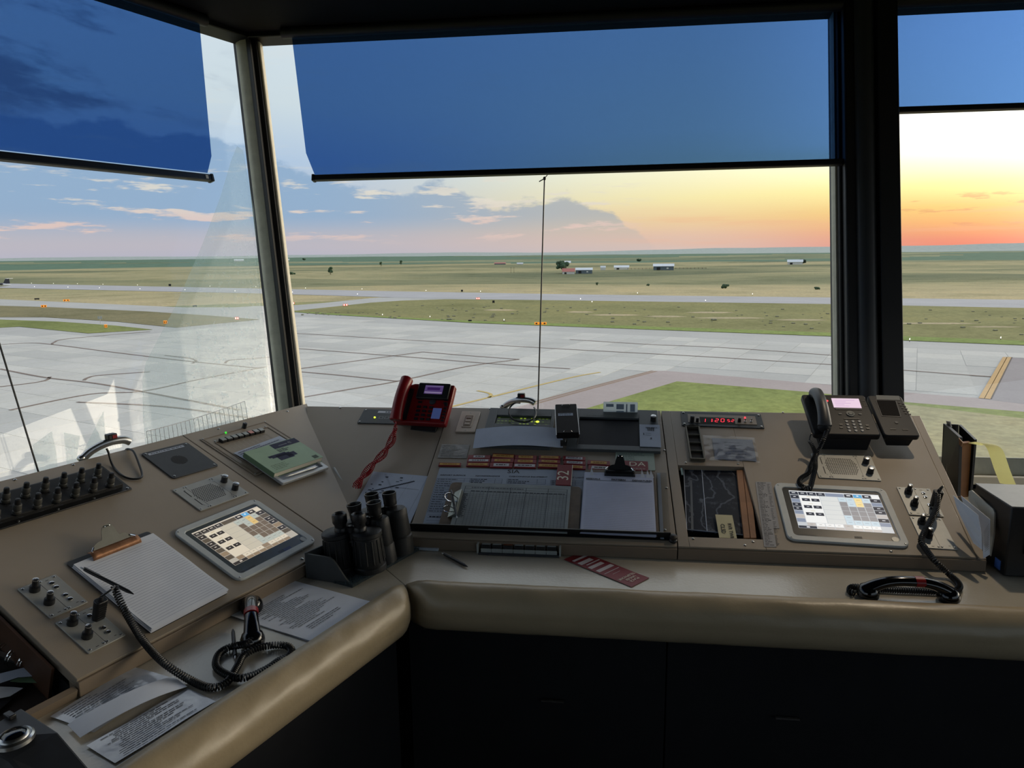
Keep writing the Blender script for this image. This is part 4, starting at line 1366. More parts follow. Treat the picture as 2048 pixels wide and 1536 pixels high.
def touch_screen(k, pts, label, warm):
    M, w_, h_ = rectf(k, pts)
    t = thing('touch_screen', label, 'screen', M, 'grey framed touch screens set into the console')
    bz = ring(rpoly(w_, h_, .022), rpoly(w_ - .040, h_ - .040, .012), 0, .008).build('bezel', 'grey_bezel', t, .002)
    MB().prism(rpoly(w_ - .038, h_ - .038, .012), 0, .0055).build('glass_border', mat('glass_sky_sheen', (74, 82, 84), .3, var=.06) if warm else mat('glass_dark', (44, 47, 48), .35, var=.06), t)  # left border glass coloured paler for the sky it reflects
    b = MB()
    W_, H_ = w_ * .80, h_ * .66
    ui_tiles(W_, H_, warm, b)
    o = b.build('display', GLOW, t, smooth=False)
    o.location = (.02 * w_, .04 * h_, .0058)
    # the ring button, the sticker and the creased clear cover
    rb = MB().lathe([(.011, 0), (.011, .001), (.0095, .0014), (.006, .0012), (.004, .0012), (.001, .0012)], 20).build('ring_button', 'alu_grey', t)
    rb.location = (.405 * w_, -.385 * h_, .0055)
    if warm:
        MB().box(.17 * w_, -.40 * h_, .0057, .026, .011, .0004).build('sticker', mat('sticker_blue', (22, 40, 92), .4), t)
    for x, y, l in ((-.33, -.41, .05), (.1, -.39, .02)):
        MB().box(x * w_, y * h_, .0056, l, .008, .0003).build('badge', 'charcoal', t)
    N, K = 26, 20
    b = MB()
    for j in range(K + 1):
        for i in range(N + 1):
            x, y = (i / N - .5) * (w_ - .034), (j / K - .5) * (h_ - .034)
            ed = min(i, N - i, j, K - j) / 3.0
            z = .0078 + (.0016 * noise.noise(V((x * 60, y * 60, 1 if warm else 7))) if ed < 1.2 else .0003 * noise.noise(V((x * 30, y * 30, 2))))
            b.v.append((x, y, z))
    for j in range(K):
        for i in range(N):
            b.f.append((j * (N + 1) + i, j * (N + 1) + i + 1, (j + 1) * (N + 1) + i + 1, (j + 1) * (N + 1) + i))
            b.c.append(None)
    b.build('clear_cover', COVER, t, ang=80)
    screws(t, corners(w_, h_, .011), .0078, .8)
    return t
def sheet(b, w_, h_, N=14, K=12, amp=.001, z0=.0008, seed=0.0, curl=None):
    """thin paper with a little waviness: top and bottom skin"""
    o = len(b.v)
    for s in (0, 1):
        for j in range(K + 1):
            for i in range(N + 1):
                x, y = (i / N - .5) * w_, (j / K - .5) * h_
                z = z0 + amp * (noise.noise(V((x * 14 + seed, y * 14, seed))) + .5)
                if curl:
                    z += curl(i / N, j / K)
                b.v.append((x, y, z - (.0006 if s else 0)))
    n1 = (N + 1) * (K + 1)
    for j in range(K):
        for i in range(N):
            q = (j * (N + 1) + i, j * (N + 1) + i + 1, (j + 1) * (N + 1) + i + 1, (j + 1) * (N + 1) + i)
            b.f += [tuple(o + a for a in q), tuple(o + n1 + a for a in reversed(q))]
            b.c += [None, None]
    return b
def marks(name, parent, rects, z, m=PRINT):
    b = MB()
    for x0, y0, x1, y1, c in rects:
        b.rect(x0, y0, x1, y1, 0, c)
    o = b.build(name, m, parent, smooth=False)
    o.location = (0, 0, z)
    return o
def wordlines(x0, x1, y0, y1, n, th, col, seed=1, ind=0.0, full=False):
    rnd = random.Random(seed)
    out = []
    for i in range(n):
        y = y0 + (y1 - y0) * i / max(1, n - 1)
        x = x0 + (rnd.choice((0, 0, ind, ind * 2)) if ind else 0)
        e = x1 if full else x0 + (x1 - x0) * rnd.uniform(.45, 1.0)
        while x < e:
            l = rnd.uniform(.004, .016)
            out.append((x, y - th / 2, min(x + l, e), y + th / 2, col))
            x += l + .002
    return out
def pen(M, label, L=.14, m='black', group=None):
    t = thing('ballpoint_pen', label, 'pen', M, group)
    rot = Matrix.Rotation(R(90), 4, 'Y')
    MB().lathe([(.0008, 0), (.0018, .004), (.0042, .016), (.0045, .05), (.0042, L - .018), (.0036, L - .012)], 12, Matrix.Translation((-L / 2, 0, .0052)) @ rot).build('barrel', m, t)
    MB().lathe([(.002, L - .012), (.002, L - .002), (.0012, L)], 10, Matrix.Translation((-L / 2, 0, .0052)) @ rot).build('button', 'steel', t)
    MB().box(L * .28, 0, .0098, L * .3, .0028, .0012).build('clip', 'steel' if m == 'black' else m, t)
    return t
def two_pt(k, a, b_, h=0.0):
    """frame on a plane with x from pixel a to pixel b, at the middle; and the length"""
    A, B = V((*uv(k, *a, h), 0)), V((*uv(k, *b_, h), 0))
    c = (A + B) / 2
    return frame(k, c.x, c.y, h, math.atan2(B.y - A.y, B.x - A.x)), (B - A).length
def handset(M, label, L=.205, m='black_gloss'):
    t = thing('telephone_handset', label, 'handset', M, 'black console handsets')
    n = 22
    P, rs = [], []
    for i in range(n + 1):
        f = i / n
        x = (f - .5) * L * .93
        P.append(V((x, 0, .046 - .030 * abs(2 * f - 1) ** 2.6)))
        rs.append(.0125 + .004 * abs(2 * f - 1) ** 3)
    hb_ = MB().tube(P, .013, 14, rs=rs, flat=1.25).build('handle', m, t, ang=60)
    for s, nm in ((-1, 'earpiece'), (1, 'mouthpiece')):
        c = MB().lathe([(.019, .0), (.0255, .002), (.027, .008), (.0265, .016), (.022, .027), (.012, .034), (.003, .036)], 24, Matrix.Translation((s * L * .43, 0, 0)) @ Matrix.Rotation(R(-8 * s), 4, 'Y')).build(nm, m, t, ang=50)
        MB().cyl(0, 0, -.0004, .0006, .017, n=18).build('grille', 'black_matte', c).location = (s * L * .43, 0, 0)
    lab = MB().tube([V((.012 + .0001 * i, 0, .046)) for i in range(0, 240, 20)], .01315, 14, flat=1.26).build('red_band', 'red_plastic', t)
    return t
def plug(M, label):
    t = thing('jack_plug', label, 'plug', M, 'black rectangular cord plugs')
    b = MB()
    b.hull2([(x * .9, y * .9, .004) for x, y in rpoly(.026, .020, .006, 4)], [(x, y, .056) for x, y in rpoly(.026, .020, .006, 4)])
    b.build('housing', 'black', t, .002)
    for i in range(6):
        MB().box(0, -.0102, .012 + i * .006, .018, .001, .0022).build('grip_rib', 'black_matte', t)
    for s in (-1, 1):
        MB().cyl(s * .007, 0, -.001, .006, .003, n=10).build('prong', 'chrome', t)
    MB().cyl(0, 0, .055, .064, .005, .0035, 10).build('strain_relief', 'black_matte', t)
    return t
def cord(name, label, path, rc=.0062, rw=.0017, pitch=.0056, m='black', group=None, lead=None, tail=None):
    t = thing(name, label, 'cord', Matrix.Translation(V(path[0])), group)
    o0 = V(path[0])
    P = [V(p) - o0 for p in path]
    coil(P, rc, rw, pitch).build('coil', m, t, ang=60)
    for nm, ex in (('lead', lead), ('tail', tail)):
        if ex:
            MB().tube(spline([V(p) - o0 for p in ex], 8), rw * 1.15, 6).build(nm, m, t)
    return t

# ================================================================ left console
# plug panel with two rows of black plugs
TRp, BRp = uv('L', 204, 934), uv('L', 265, 979)
c0, c1 = uv('L', 0, 987), uv('L', 0, 1061)
vt, vb = (TRp[1] + c0[1]) / 2, (BRp[1] + c1[1]) / 2
ur = (TRp[0] + BRp[0]) / 2
wP = .40
M = frame('L', ur - wP / 2, (vt + vb) / 2)
t = thing('plug_panel', 'black panel with two rows of upright black plugs on the left console', 'jack panel', M)
hP = vt - vb
MB().prism(rpoly(wP, hP, .003, 2), 0, .004).build('plate', 'black', t, .001)
MB().prism(rpoly(wP - .03, hP * .74, .003, 2), .003, .016).build('raised_box', 'black_matte', t, .0015)
screws(t, [(x * (wP / 2 - .01), y * (hP / 2 - .008)) for x in (-1, -.5, 0, .5, 1) for y in (-1, 1)], .004)
body = MB().lathe([(.0098, 0), (.0098, .006), (.0082, .0075), (.0082, .010), (.0098, .012), (.0098, .024), (.0085, .026)], 16).mesh('plug_body', mat('plug_grey', (58, 58, 54), .5, var=.12, vs=200))
capm = MB().lathe([(.0064, .025), (.0066, .036), (.0058, .0395), (.002, .0402)], 14).mesh('plug_cap', 'black')
nutm = MB().lathe([(.0125, 0), (.0125, .0022), (.010, .003)], 6).mesh('plug_nut', 'black')
zi = MB().box(0, 0, 0, .012, .0016, .0003).mesh('legend', 'charcoal')
inv = M.inverted()
pts6 = [(35, 910), (200, 870), (360, 832), (515, 790), (660, 755), (800, 712), (135, 1010), (295, 965), (455, 915), (612, 875), (765, 830), (900, 785)]
tops, bots = [], []
for i, (zx, zy) in enumerate(pts6):
    q = inv @ P3('L', zx / 4.096, 780 + zy / 4.096, .016)
    (tops if i < 6 else bots).append((q.x, q.y))
for row in (tops, bots):
    dx = (row[-1][0] - row[0][0]) / (len(row) - 1)
    ym = sum(y for x, y in row) / len(row)
    for i in range(-1, len(row)):
        x = row[-1][0] - dx * (len(row) - 1 - i)
        if x < -wP / 2 + .025:
            continue
        kx = inst('plug', body, t, (x, ym, .0185))
        inst('cap', capm, kx)
        inst('nut', nutm, kx, (0, 0, -.0025))
        inst('legend', zi, t, (x, ym - .019, .0162))
# black speaker plate
M, w_, h_ = rectf('L', [(281, 909), (373.5, 886), (437, 932.6), (346.7, 959.5)])
t = thing('speaker_cover', 'flat black speaker cover with a small round grille and label strip', 'speaker', M)
MB().prism(rpoly(w_, h_, .008, 4), 0, .004).build('plate', 'charcoal', t, .001)
for i in range(-6, 7):
    l = 2 * math.sqrt(max(0, .024 ** 2 - (i * .0038) ** 2))
    if l > .004:
        MB().box(-.004, i * .0038, .0039, l, .0022, .0004).build('grille_slot', 'black_matte', t)
MB().box(-.004, h_ * .40, .004, w_ * .76, .010, .0004).build('label_strip', 'blue_paper', t)
marks('printed_text', t, wordlines(-.36 * w_, .34 * w_, h_ * .40, h_ * .40, 1, .004, (70, 74, 80), 4, full=True), .0046)
screws(t, corners(w_, h_, .010), .004, .9)
speaker_plate('L', [(344, 981.5), (444, 949.7), (497, 987.5), (401.6, 1024)], 'grey speaker plate with two knobs above the left touch screen')
touch_screen('L', [(343, 1068), (508, 1000), (636, 1086), (477, 1166)], 'touch screen with a beige button grid on the left console', True)
jack_plate('L', [(32.7, 1179.5), (110.7, 1151), (176, 1205), (102, 1239)], 'upper grey jack plate with four open sockets at the left edge')
j2 = jack_plate('L', [(109, 1246), (184.6, 1216), (252.7, 1270), (177.5, 1310)], 'lower left grey jack plate that holds a plug')
# clipboard with a lined pad
M, w_, h_ = rectf('L', [(131, 1129), (296, 1063), (457, 1188), (300, 1268)])
t = thing('clipboard', 'dark clipboard with a ruled paper pad and rusty clip on the left console', 'clipboard', M)
MB().prism(rpoly(w_, h_, .008, 3), 0, .004).build('board', 'charcoal', t, .001)
pw_, ph_ = w_ * .97, h_ * .93
for i in range(3):
    b = MB()
    sheet(b, pw_, ph_, 16, 20, .0012, .0046 + i * .0018, 3.0 + i, lambda x, y: .006 * max(0, .25 - y) ** 1.2 * (1 + x))
    o = b.build('paper_sheet', 'white_paper', t, ang=80)
    o.location = (.003 * (i - 1), -h_ * .035 - .002 * (1 - i), 0)
b = MB()
for i in range(31):
    y = -ph_ * .46 + i * ph_ * .86 / 30
    n = 10
    for s in range(n):
        x0, x1 = (s / n - .5) * pw_ * .94, ((s + 1) / n - .5) * pw_ * .94
        f = lambda x: .0092 + .0012 * (noise.noise(V((x * 14 + 5, y * 14, 5))) + .5) + .006 * max(0, .25 - (y / ph_ + .5)) ** 1.2 * (1.5 + x / pw_)
        b.quad((x0, y - .0004, f(x0)), (x1, y - .0004, f(x1)), (x1, y + .0004, f(x1)), (x0, y + .0004, f(x0)), (150, 156, 178))
b.build('ruled_lines', PRINT, t, smooth=False).location = (.003, -h_ * .035 + .002, 0)
def bulldog(t, w_, y, m1, m2, z=.008, tall=.055):
    c = MB()
    L = w_
    prof = [(0, .0), (.006, .008), (.016, .011), (.026, .008), (.03, .004)]
    c2 = MB()
    for j, (yy, zz) in enumerate(prof):
        for i in range(13):
            c2.v.append(((i / 12 - .5) * L, y - .006 + yy, z + zz))
    for j in range(len(prof) - 1):
        for i in range(12):
            c2.f.append((j * 13 + i, j * 13 + i + 1, (j + 1) * 13 + i + 1, (j + 1) * 13 + i))
            c2.c.append(None)
    jaw = c2.build('clip_jaw', m2, t, ang=70)
    so = jaw.modifiers.new('solid', 'SOLIDIFY')
    so.thickness = .0015
    # lever: bell outline standing up from the jaw
    out = []
    for i in range(57):
        f = i / 56
        x = (f - .5) * L * .8
        a = abs(x) / (L * .4)
        hgt = tall * (.34 * math.sqrt(max(0, 1 - (max(0, a - .45) / .55) ** 2)) + .42 * (1 - smooth(.30, .46, a)) + .24 * math.sqrt(max(0, 1 - (a / .30) ** 2)) * (1 if a < .3 else 0))
        out.append((x, hgt))
    A = [V((-L * .4, y + .018, z + .006))] + [V((x, y + .018 + h * .55, z + .008 + h * .62)) for x, h in out] + [V((L * .4, y + .018, z + .006))]
    B = [p + V((0, .0012, -.0012)) for p in A]
    lv = MB().hull2(A, B).build('clip_lever', m1, t, smooth=False)
    hy = tall * .86
    bb = MB().lathe([(.006, 0), (.0085, .0006), (.0085, .0018), (.006, .0022)], 16, cap=False)
    e = bb.build('hang_ring', 'chrome', lv)
    e.location = (0, y + .018 + hy * .55, z + .0088 + hy * .62)
    e.rotation_euler = (R(-48), 0, 0)
    for s in (-1, 1):
        MB().tube([V((s * L * .43, y + .012, z + .004)), V((s * L * .45, y + .014, z + .012)), V((s * L * .38, y + .022, z + .014))], .0025, 7).build('spring', 'chrome', lv)
bulldog(t, .125, h_ * .40, mat('clip_grey', (62, 66, 60), .4, .1, var=.2), mat('clip_rust', (150, 108, 78), .5, .5, var=.25, vs=60), .010, .062)
M, L = two_pt('L', (160, 1138), (267, 1192), .016)
pen(M @ Matrix.Rotation(math.pi, 4, 'Z'), 'black ballpoint pen lying across the ruled pad', L)

# selector panel with a row of buttons
M, w_, h_ = rectf('L', [(397, 878), (525.5, 846), (645, 908), (505, 949)])
t = thing('selector_panel', 'tan selector panel with a button row, green lamp and black knob behind the book', 'control panel', M)
MB().prism(rpoly(w_, h_, .003, 2), 0, .003).build('plate', 'panel_tan', t, .0008)
ring(rpoly(w_ - .012, h_ - .012, .002, 2), rpoly(w_ - .022, h_ - .020, .002, 2), .003, .0042).build('outer_frame', 'lip_tan', t)
ring(rpoly(w_ - .05, h_ * .80, .002, 2), rpoly(w_ - .056, h_ * .78, .002, 2), .003, .0048).build('inner_frame', 'lip_tan', t).location = (0, -h_ * .06, 0)
screws(t, corners(w_, h_, .006) + corners(w_ - .055, h_ * .76, .004), .0035, .8)
M2 = M.inverted()
qa_, qb = M2 @ P3('L', 440, 882, .008), M2 @ P3('L', 527, 860, .008)
for i in range(8):
    q = qa_.lerp(qb, (i + .5) / 8)
    kx = MB().box(q.x, q.y, .003, .0195, .020, .010).build('push_button', 'black', t, .001)
    MB().box(q.x, q.y, .013, .017, .016, .0012).build('button_lens', mat('lens_pink', (200, 140, 130), .4) if i == 5 else 'clear_plastic', kx)
q = M2 @ P3('L', 451, 868)
MB().lathe([(.005, 0), (.005, .004), (.003, .008), (.001, .009)], 12, Matrix.Translation((q.x, q.y, .003)) @ Matrix.Diagonal((.7, .7, .7, 1))).build('green_lamp', 'led_green', t)
q = M2 @ P3('L', 488, 857)
knob(t, q.x, q.y, .003, .008, .016, 'black')
b = []
for i in range(9):
    x = -w_ * .30 + i * w_ * .07
    for j in range(2):
        b.append((x, h_ * .16 - j * .02, x + .0012, h_ * .16 - j * .02 + .016, (190, 184, 170)))
    b.append((x, h_ * .16 + .016, x + .010, h_ * .16 + .0172, (190, 184, 170)))
marks('engraved_grid', t, b, .0034)
# clear card under the book, silver tray and the book itself
M, w_, h_ = rectf('L', [(466, 907), (560, 872), (600, 896), (512, 932)], .0055)
t = thing('reference_card', 'clear covered reference card sticking out from under the green book', 'card', M)
b = MB()
sheet(b, w_, h_, 8, 6, .0008, .001)
b.build('sheet', 'blue_paper', t, ang=80)
marks('printed_text', t, wordlines(-.45 * w_, .4 * w_, -.4 * h_, .4 * h_, 9, .003, (90, 96, 108), 11), .0026)
M, w_, h_ = rectf('L', [(480, 916), (587, 890), (652, 938), (570, 973)], .0055)
t = thing('document_tray', 'flat silver document tray under the green book', 'tray', M)
ring(rpoly(w_, h_, .004, 2), rpoly(w_ - .03, h_ - .03, .003, 2), 0, .010).build('rim', mat('tray_silver', (176, 180, 182), .35, .3, var=.05), t, .002)
MB().prism(rpoly(w_ - .028, h_ - .028, .003, 2), 0, .003).build('base', 'blue_paper', t)
MB().box(.16 * w_, -.36 * h_, .003, .03, .006, .001).build('black_label', 'black', t)
BKP = [(491, 904.4), (586.5, 874), (643.6, 912), (549.7, 949)]
M, w_, h_ = rectf('L', BKP, .030)
M = M @ Matrix.Translation((0, 0, -.0185))
t = thing('green_book', 'thick paperback with a green cover and dark blue corner band', 'book', M)
MB().prism(rpoly(w_ - .004, h_ - .004, .001, 1), .0015, .0165).build('page_block', 'cream', t)
MB().prism(rpoly(w_, h_, .002, 2), 0, .0015).build('back_cover', 'green_page', t)
cv = MB().prism(rpoly(w_, h_, .002, 2), .0165, .018).build('front_cover', mat('book_green', (136, 164, 132), .45, var=.08, vs=20), t)
MB().box(-w_ / 2 + .0008, 0, .001, .0016, h_ - .002, .0165).build('spine', 'green_page', t)
NB = (44, 48, 76)
marks('cover_print', t, [(-.46 * w_ + .0, .36 * h_ - .0, .46 * w_, .36 * h_ + .0001, NB), (-.02 * w_, .28 * h_, .5 * w_, .485 * h_, NB), (.30 * w_, .33 * h_, .36 * w_, .41 * h_, (206, 210, 220)), (.1 * w_, .36 * h_, .27 * w_, .38 * h_, (190, 196, 206)),
                       (-.24 * w_, -.02 * h_, .06 * w_, .10 * h_, NB), (-.16 * w_, -.16 * h_, .12 * w_, .06 * h_, NB), (.02 * w_, -.12 * h_, .2 * w_, .03 * h_, NB), (-.28 * w_, .02 * h_, -.2 * w_, .1 * h_, NB)]
      + wordlines(-.02 * w_, .3 * w_, .14 * h_, .24 * h_, 4, .003, (54, 62, 70), 8) + wordlines(-.42 * w_, -.1 * w_, -.40 * h_, -.24 * h_, 4, .002, (90, 110, 90), 9) + [(.34 * w_, -.46 * h_, .44 * w_, -.34 * h_, (78, 92, 82))], .0182)
M, L = two_pt('L', (569, 946), (634, 926), .030)
pen(M @ Matrix.Translation((0, -.006, -.016)), 'silver pen resting along the front edge of the green book', L, 'steel')
# clamp lights with a red sensor, one behind each console
def clamp(M, label, cable):
    t = thing('clamp_lamp', label, 'lamp', M)
    arm = MB()
    arm.tube(spline([V((-.075, .03, -.015)), V((-.05, .02, .006)), V((-.01, .004, .022)), V((.03, -.004, .022)), (V((.05, -.008, .012)))], 6), .012, 10, flat=.8).build('arm', 'steel', t)
    MB().sph(-.078, .03, -.012, .012, .012, .010).build('ball_joint', 'steel', t)
    MB().tube([V((-.078, .03, -.008)), V((-.012, .0, .034))], .0028, 6).build('tie_rod', 'black', t)
    hd_ = MB().box(-.002, 0, .030, .028, .022, .018).build('head', 'black', t, .003)
    MB().box(.003, -.0115, .034, .014, .002, .010).build('red_window', 'red_plastic', hd_)
    inv = t.matrix_world.inverted()
    MB().tube(spline([inv @ V(p) for p in cable], 8), .0032, 7).build('cable', 'black', t)
    return t
Mz = lambda p, rz=0.0: Matrix.Translation(p) @ Matrix.Rotation(rz, 4, 'Z')
pc = P3('L', 222, 905)
clamp(Mz(at('L', *uv('L', 225, 905), .012), R(61)) @ Matrix.Rotation(R(-90), 4, 'Z') @ Matrix.Rotation(R(90), 4, 'Z'), 'silver clamp lamp with a red window and cable loop behind the left console',
      [P3('L', 213, 897, .04), P3('L', 217, 905, .03), P3('L', 226, 932, .004), P3('L', 246, 952, .004), P3('L', 268, 958, .004), P3('L', 284, 952, .005), P3('L', 277, 925, .01), P3('L', 267, 903, .012), P3('L', 257, 898, .004), P3('L', 252, 899, -.006)])
# ribbed clear strip standing curled behind the left console
t = thing('ribbed_strip', 'curled clear ribbed plastic strip standing behind the left console', 'strip', Matrix.Translation(at('L', .55, TOPV)))
o0 = at('L', .55, TOPV)
nn = 46
A, B = [], []
for i in range(nn + 1):
    f = i / nn
    x = 296 + f * 200
    yb = 884 - f * 50
    hgt = .028 + .028 * f ** 2.2
    q = hit(x, yb + 8, at('L', 0, TOPV) + PLN['L'][4] * (.03 + .07 * f * f), PLN['L'][4])
    A.append(q - o0)
    B.append(q - o0 + V((0, 0, hgt + .02)) + PLN['L'][4] * .01 * f)
b = MB()
for i in range(nn):
    b.quad(A[i], A[i + 1], B[i + 1], B[i])
b.build('sheet', ACET, t, ang=80)
for i in range(0, nn + 1, 2):
    MB().tube([A[i], B[i]], .0009, 4).build('rib', 'white_paper', t)
MB().tube(B, .0012, 5).build('rim', 'white_paper', t)
# ---------------- things on the left ledge
SHT = [(456, 1232), (587, 1164), (744, 1205), (620, 1284)]
M, w_, h_ = rectf('S', SHT, .0)
t = thing('printed_page', 'printed white page lying on the left ledge beside the handset', 'paper', M)
for i in range(2):
    b = MB()
    sheet(b, w_, h_, 12, 12, .0008, .0012 + i * .0016, 7 + i)
    b.build('paper_sheet', 'white_paper', t, ang=80).rotation_euler.z = .012 * i
marks('printed_text', t, wordlines(-.40 * w_, .40 * w_, .34 * h_, -.24 * h_, 21, .0022, (66, 70, 82), 21, .012) + wordlines(-.3 * w_, .35 * w_, -.30 * h_, -.36 * h_, 3, .0022, (66, 70, 82), 5), .0042)
hsL = Matrix.Translation(V((*atz(505, 1243, SH)[:2], SH + .001)))
aa, bb = atz(503, 1204, SH + .02), atz(505, 1280, SH + .02)
LH = (aa - bb).length
mid = (aa + bb) / 2
M = Mz(V((mid.x, mid.y, SH + .004)), math.atan2(bb.y - aa.y, bb.x - aa.x))
handset(M, 'glossy black handset lying end on upon the left ledge', max(.18, min(.22, LH * 1.05)))
M, L = two_pt('S', (466, 1262), (471, 1322))
pen(M, 'dark grey pen under the coiled cord on the left ledge', L, 'charcoal')
M = pframe('L', 196, 1240, .003)
plug(M, 'black plug standing in the lower left jack plate')
ptop = (M @ V((0, 0, .066)))
zc = lambda x, y, z: atz(x, y, SH + z)
pathL = [P3('L', 229, 1172, .055), P3('L', 236, 1192, .04), P3('L', 255, 1231, .018), P3('L', 287, 1282, .010), zc(326, 1324, .035), zc(377, 1358, .010), zc(420, 1375, .009), zc(454, 1364, .009), zc(474, 1334, .009),
         zc(486, 1312, .010), zc(509, 1298, .014), zc(540, 1291, .010), zc(571, 1291, .009), zc(583, 1300, .009), zc(576, 1313, .009), zc(557, 1322, .009), zc(537, 1336, .009), zc(505, 1351, .009), zc(476, 1356, .012), zc(446, 1345, .009), zc(432, 1330, .009), zc(438, 1308, .009), zc(460, 1294, .010), zc(486, 1289, .018),
         zc(500, 1284, .030), zc(503, 1279, .034)]
cord('coiled_cord', 'black coiled cord looping from the left jack plug to its handset', pathL, .0066, .0020, .0058, lead=[ptop, ptop + V((.02, .01, .012)), P3('L', 229, 1172, .055)], group='black coiled cords')
# papers at the near end of the ledge
def loose(label, pts, mrks, k='S', h=0.0, m='white_paper', curl=None, amp=.0012, name='loose_page', cat='paper', seed=1.0, mat2=PRINT):
    M, w_, h_ = rectf(k, pts, h)
    t = thing(name, label, cat, M)
    b = MB()
    sheet(b, w_, h_, 14, 12, amp, .0012, seed, curl)
    b.build('paper_sheet', m, t, ang=80)
    if mrks:
        marks('printed_text', t, mrks(w_, h_), .0016 + amp, mat2)
    return t
mat('glossy_page', (180, 186, 196), .12, var=.25, vs=10, bump=1.0, bs=11, spec=1.0)
loose('glossy laminated page half hidden under the paper strip at the left', [(101, 1432), (268, 1336), (345, 1357), (190, 1470)], lambda w, h: wordlines(-.42 * w, .3 * w, .4 * h, -.3 * h, 12, .002, (96, 98, 104), 31), 'S', .001, 'glossy_page', amp=.002, seed=2.0)
loose('glossy printed page under the armrest end with lines of text', [(159, 1489), (383, 1384), (432, 1401), (236, 1527)], lambda w, h: wordlines(-.40 * w, .42 * w, .40 * h, -.4 * h, 13, .002, (80, 82, 92), 33, .01), 'S', .0015, 'glossy_page', amp=.002, seed=4.0)
loose('long plain paper strip lying across the glossy pages', [(132, 1452), (343, 1356), (388, 1380), (155, 1466)], None, 'S', .006, 'white_paper', curl=lambda x, y: .010 * (1 - abs(2 * x - 1) ** 2), amp=.001, seed=6.0, name='paper_strip')
# open well with a ring binder left of the panel
t = thing('binder_well', 'brown wooden well sunk beside the left console panel', 'cabinet', frame('L', -.290, 0))
MB().box(-.008, .38, -.10, .006, .64, .09).build('side_board', 'wood_brown', t)
MB().box(-.40, .36, -.10, .80, .70, .010).build('base_board', mat('well_dark', (58, 46, 38), .6, var=.2, vs=20), t)
MB().box(-.40, -.004, -.115, .80, .014, .098).build('front_board', 'lip_tan', t)
RB = -.088
ra, rb2 = uv('L', -30, 1292, RB + .012), uv('L', 78, 1334, RB + .012)
t = thing('ring_binder', 'open ring binder with curled grey and green pages in the brown well', 'binder', frame('L', (ra[0] + rb2[0]) / 2, (ra[1] + rb2[1]) / 2, RB, math.atan2(rb2[1] - ra[1], rb2[0] - ra[0])))
Lb = math.hypot(rb2[0] - ra[0], rb2[1] - ra[1])
MB().box(0, -.06, 0, Lb * 1.15, .20, .003).build('cover', 'black', t, .001)
MB().box(0, 0, .003, Lb, .012, .005).build('ring_spine', 'steel', t)
for i in range(5):
    P = [V(((i - 2) * Lb / 4.6, .019 * math.cos(a), .012 + .019 * math.sin(a))) for a in [R(x) for x in range(-40, 230, 18)]]
    MB().tube(P, .0016, 6).build('ring', 'chrome', t)
    MB().tube([p + V((.006, 0, 0)) for p in P], .0012, 6).build('ring', 'chrome', t)
inv = t.matrix_world.inverted()
for i, (m, pts_) in enumerate((('blue_paper', [(-20, 1352), (60, 1332), (129, 1334), (90, 1350), (36, 1354), (-20, 1372)]), ('green_page', [(36, 1356), (92, 1352), (138, 1342), (100, 1366), (40, 1364), (20, 1362)]), ('white_paper', [(-30, 1372), (28, 1374), (46, 1376), (20, 1392), (-30, 1402), (-60, 1400)]))):
    A = [inv @ P3('L', x, y, RB + .016 - .005 * i) for x, y in pts_]
    MB().hull2([p - V((0, 0, .0012)) for p in reversed(A)], list(reversed(A))).build('page', m, t, smooth=False)
# black instrument at the lower left corner
top_z = SH + .085
q = [atz(-60, 1478, top_z), atz(42, 1415.5, top_z), atz(116, 1464, top_z - .006), atz(20, 1520, top_z - .02)]
o0 = V((*q[1][:2], SH))
t = thing('dial_instrument', 'black instrument box with a big round dial at the lower left corner', 'instrument', Matrix.Translation(o0))
q = [p - o0 for p in q]
dn = [V((p.x, p.y, 0)) for p in q]
fr_ = [q[3] + V((.10, -.13, -.07)) * .0, q[2]]
bb_ = MB()
e1 = q[2] + (q[2] - q[1]) * 1.35
e0_ = q[3] + (q[2] - q[1]) * 1.35
e1.z = e0_.z = .012
bb_.v = [tuple(p) for p in (q[0], q[1], q[2], q[3], e1, e0_, dn[0], dn[1], V((e1.x, e1.y, 0)), V((e0_.x, e0_.y, 0)))]
bb_.f = [(0, 3, 2, 1), (3, 5, 4, 2), (0, 1, 7, 6), (1, 2, 4, 8, 7), (0, 6, 9, 5, 3), (4, 5, 9, 8), (6, 7, 8, 9)]
bb_.c = [None] * 7
bb_.build('housing', 'charcoal', t, .003, smooth=False)
c = (hit(28, 1474, o0 + q[1], V((0, 0, 1))) - o0)
ux = (q[2] - q[1]).normalized()
rg = MB().lathe([(.030, 0), (.029, .006), (.026, .009), (.024, .006), (.022, .011), (.019, .013), (.017, .004), (.002, .004)], 30).build('dial_ring', 'steel', t)
rg.location = c + V((0, 0, -.006))
MB().lathe([(.018, .0), (.017, .010), (.012, .014), (.002, .015)], 24).build('dial_lens', 'lens', rg)
cb2 = hit(20, 1434, o0 + q[1], V((0, 0, 1))) - o0
b = MB().box(0, 0, 0, .022, .012, .008).build('button', 'black', t, .002)
b.location = cb2 + V((0, 0, -.001))
b.rotation_euler.z = math.atan2(ux.y, ux.x)

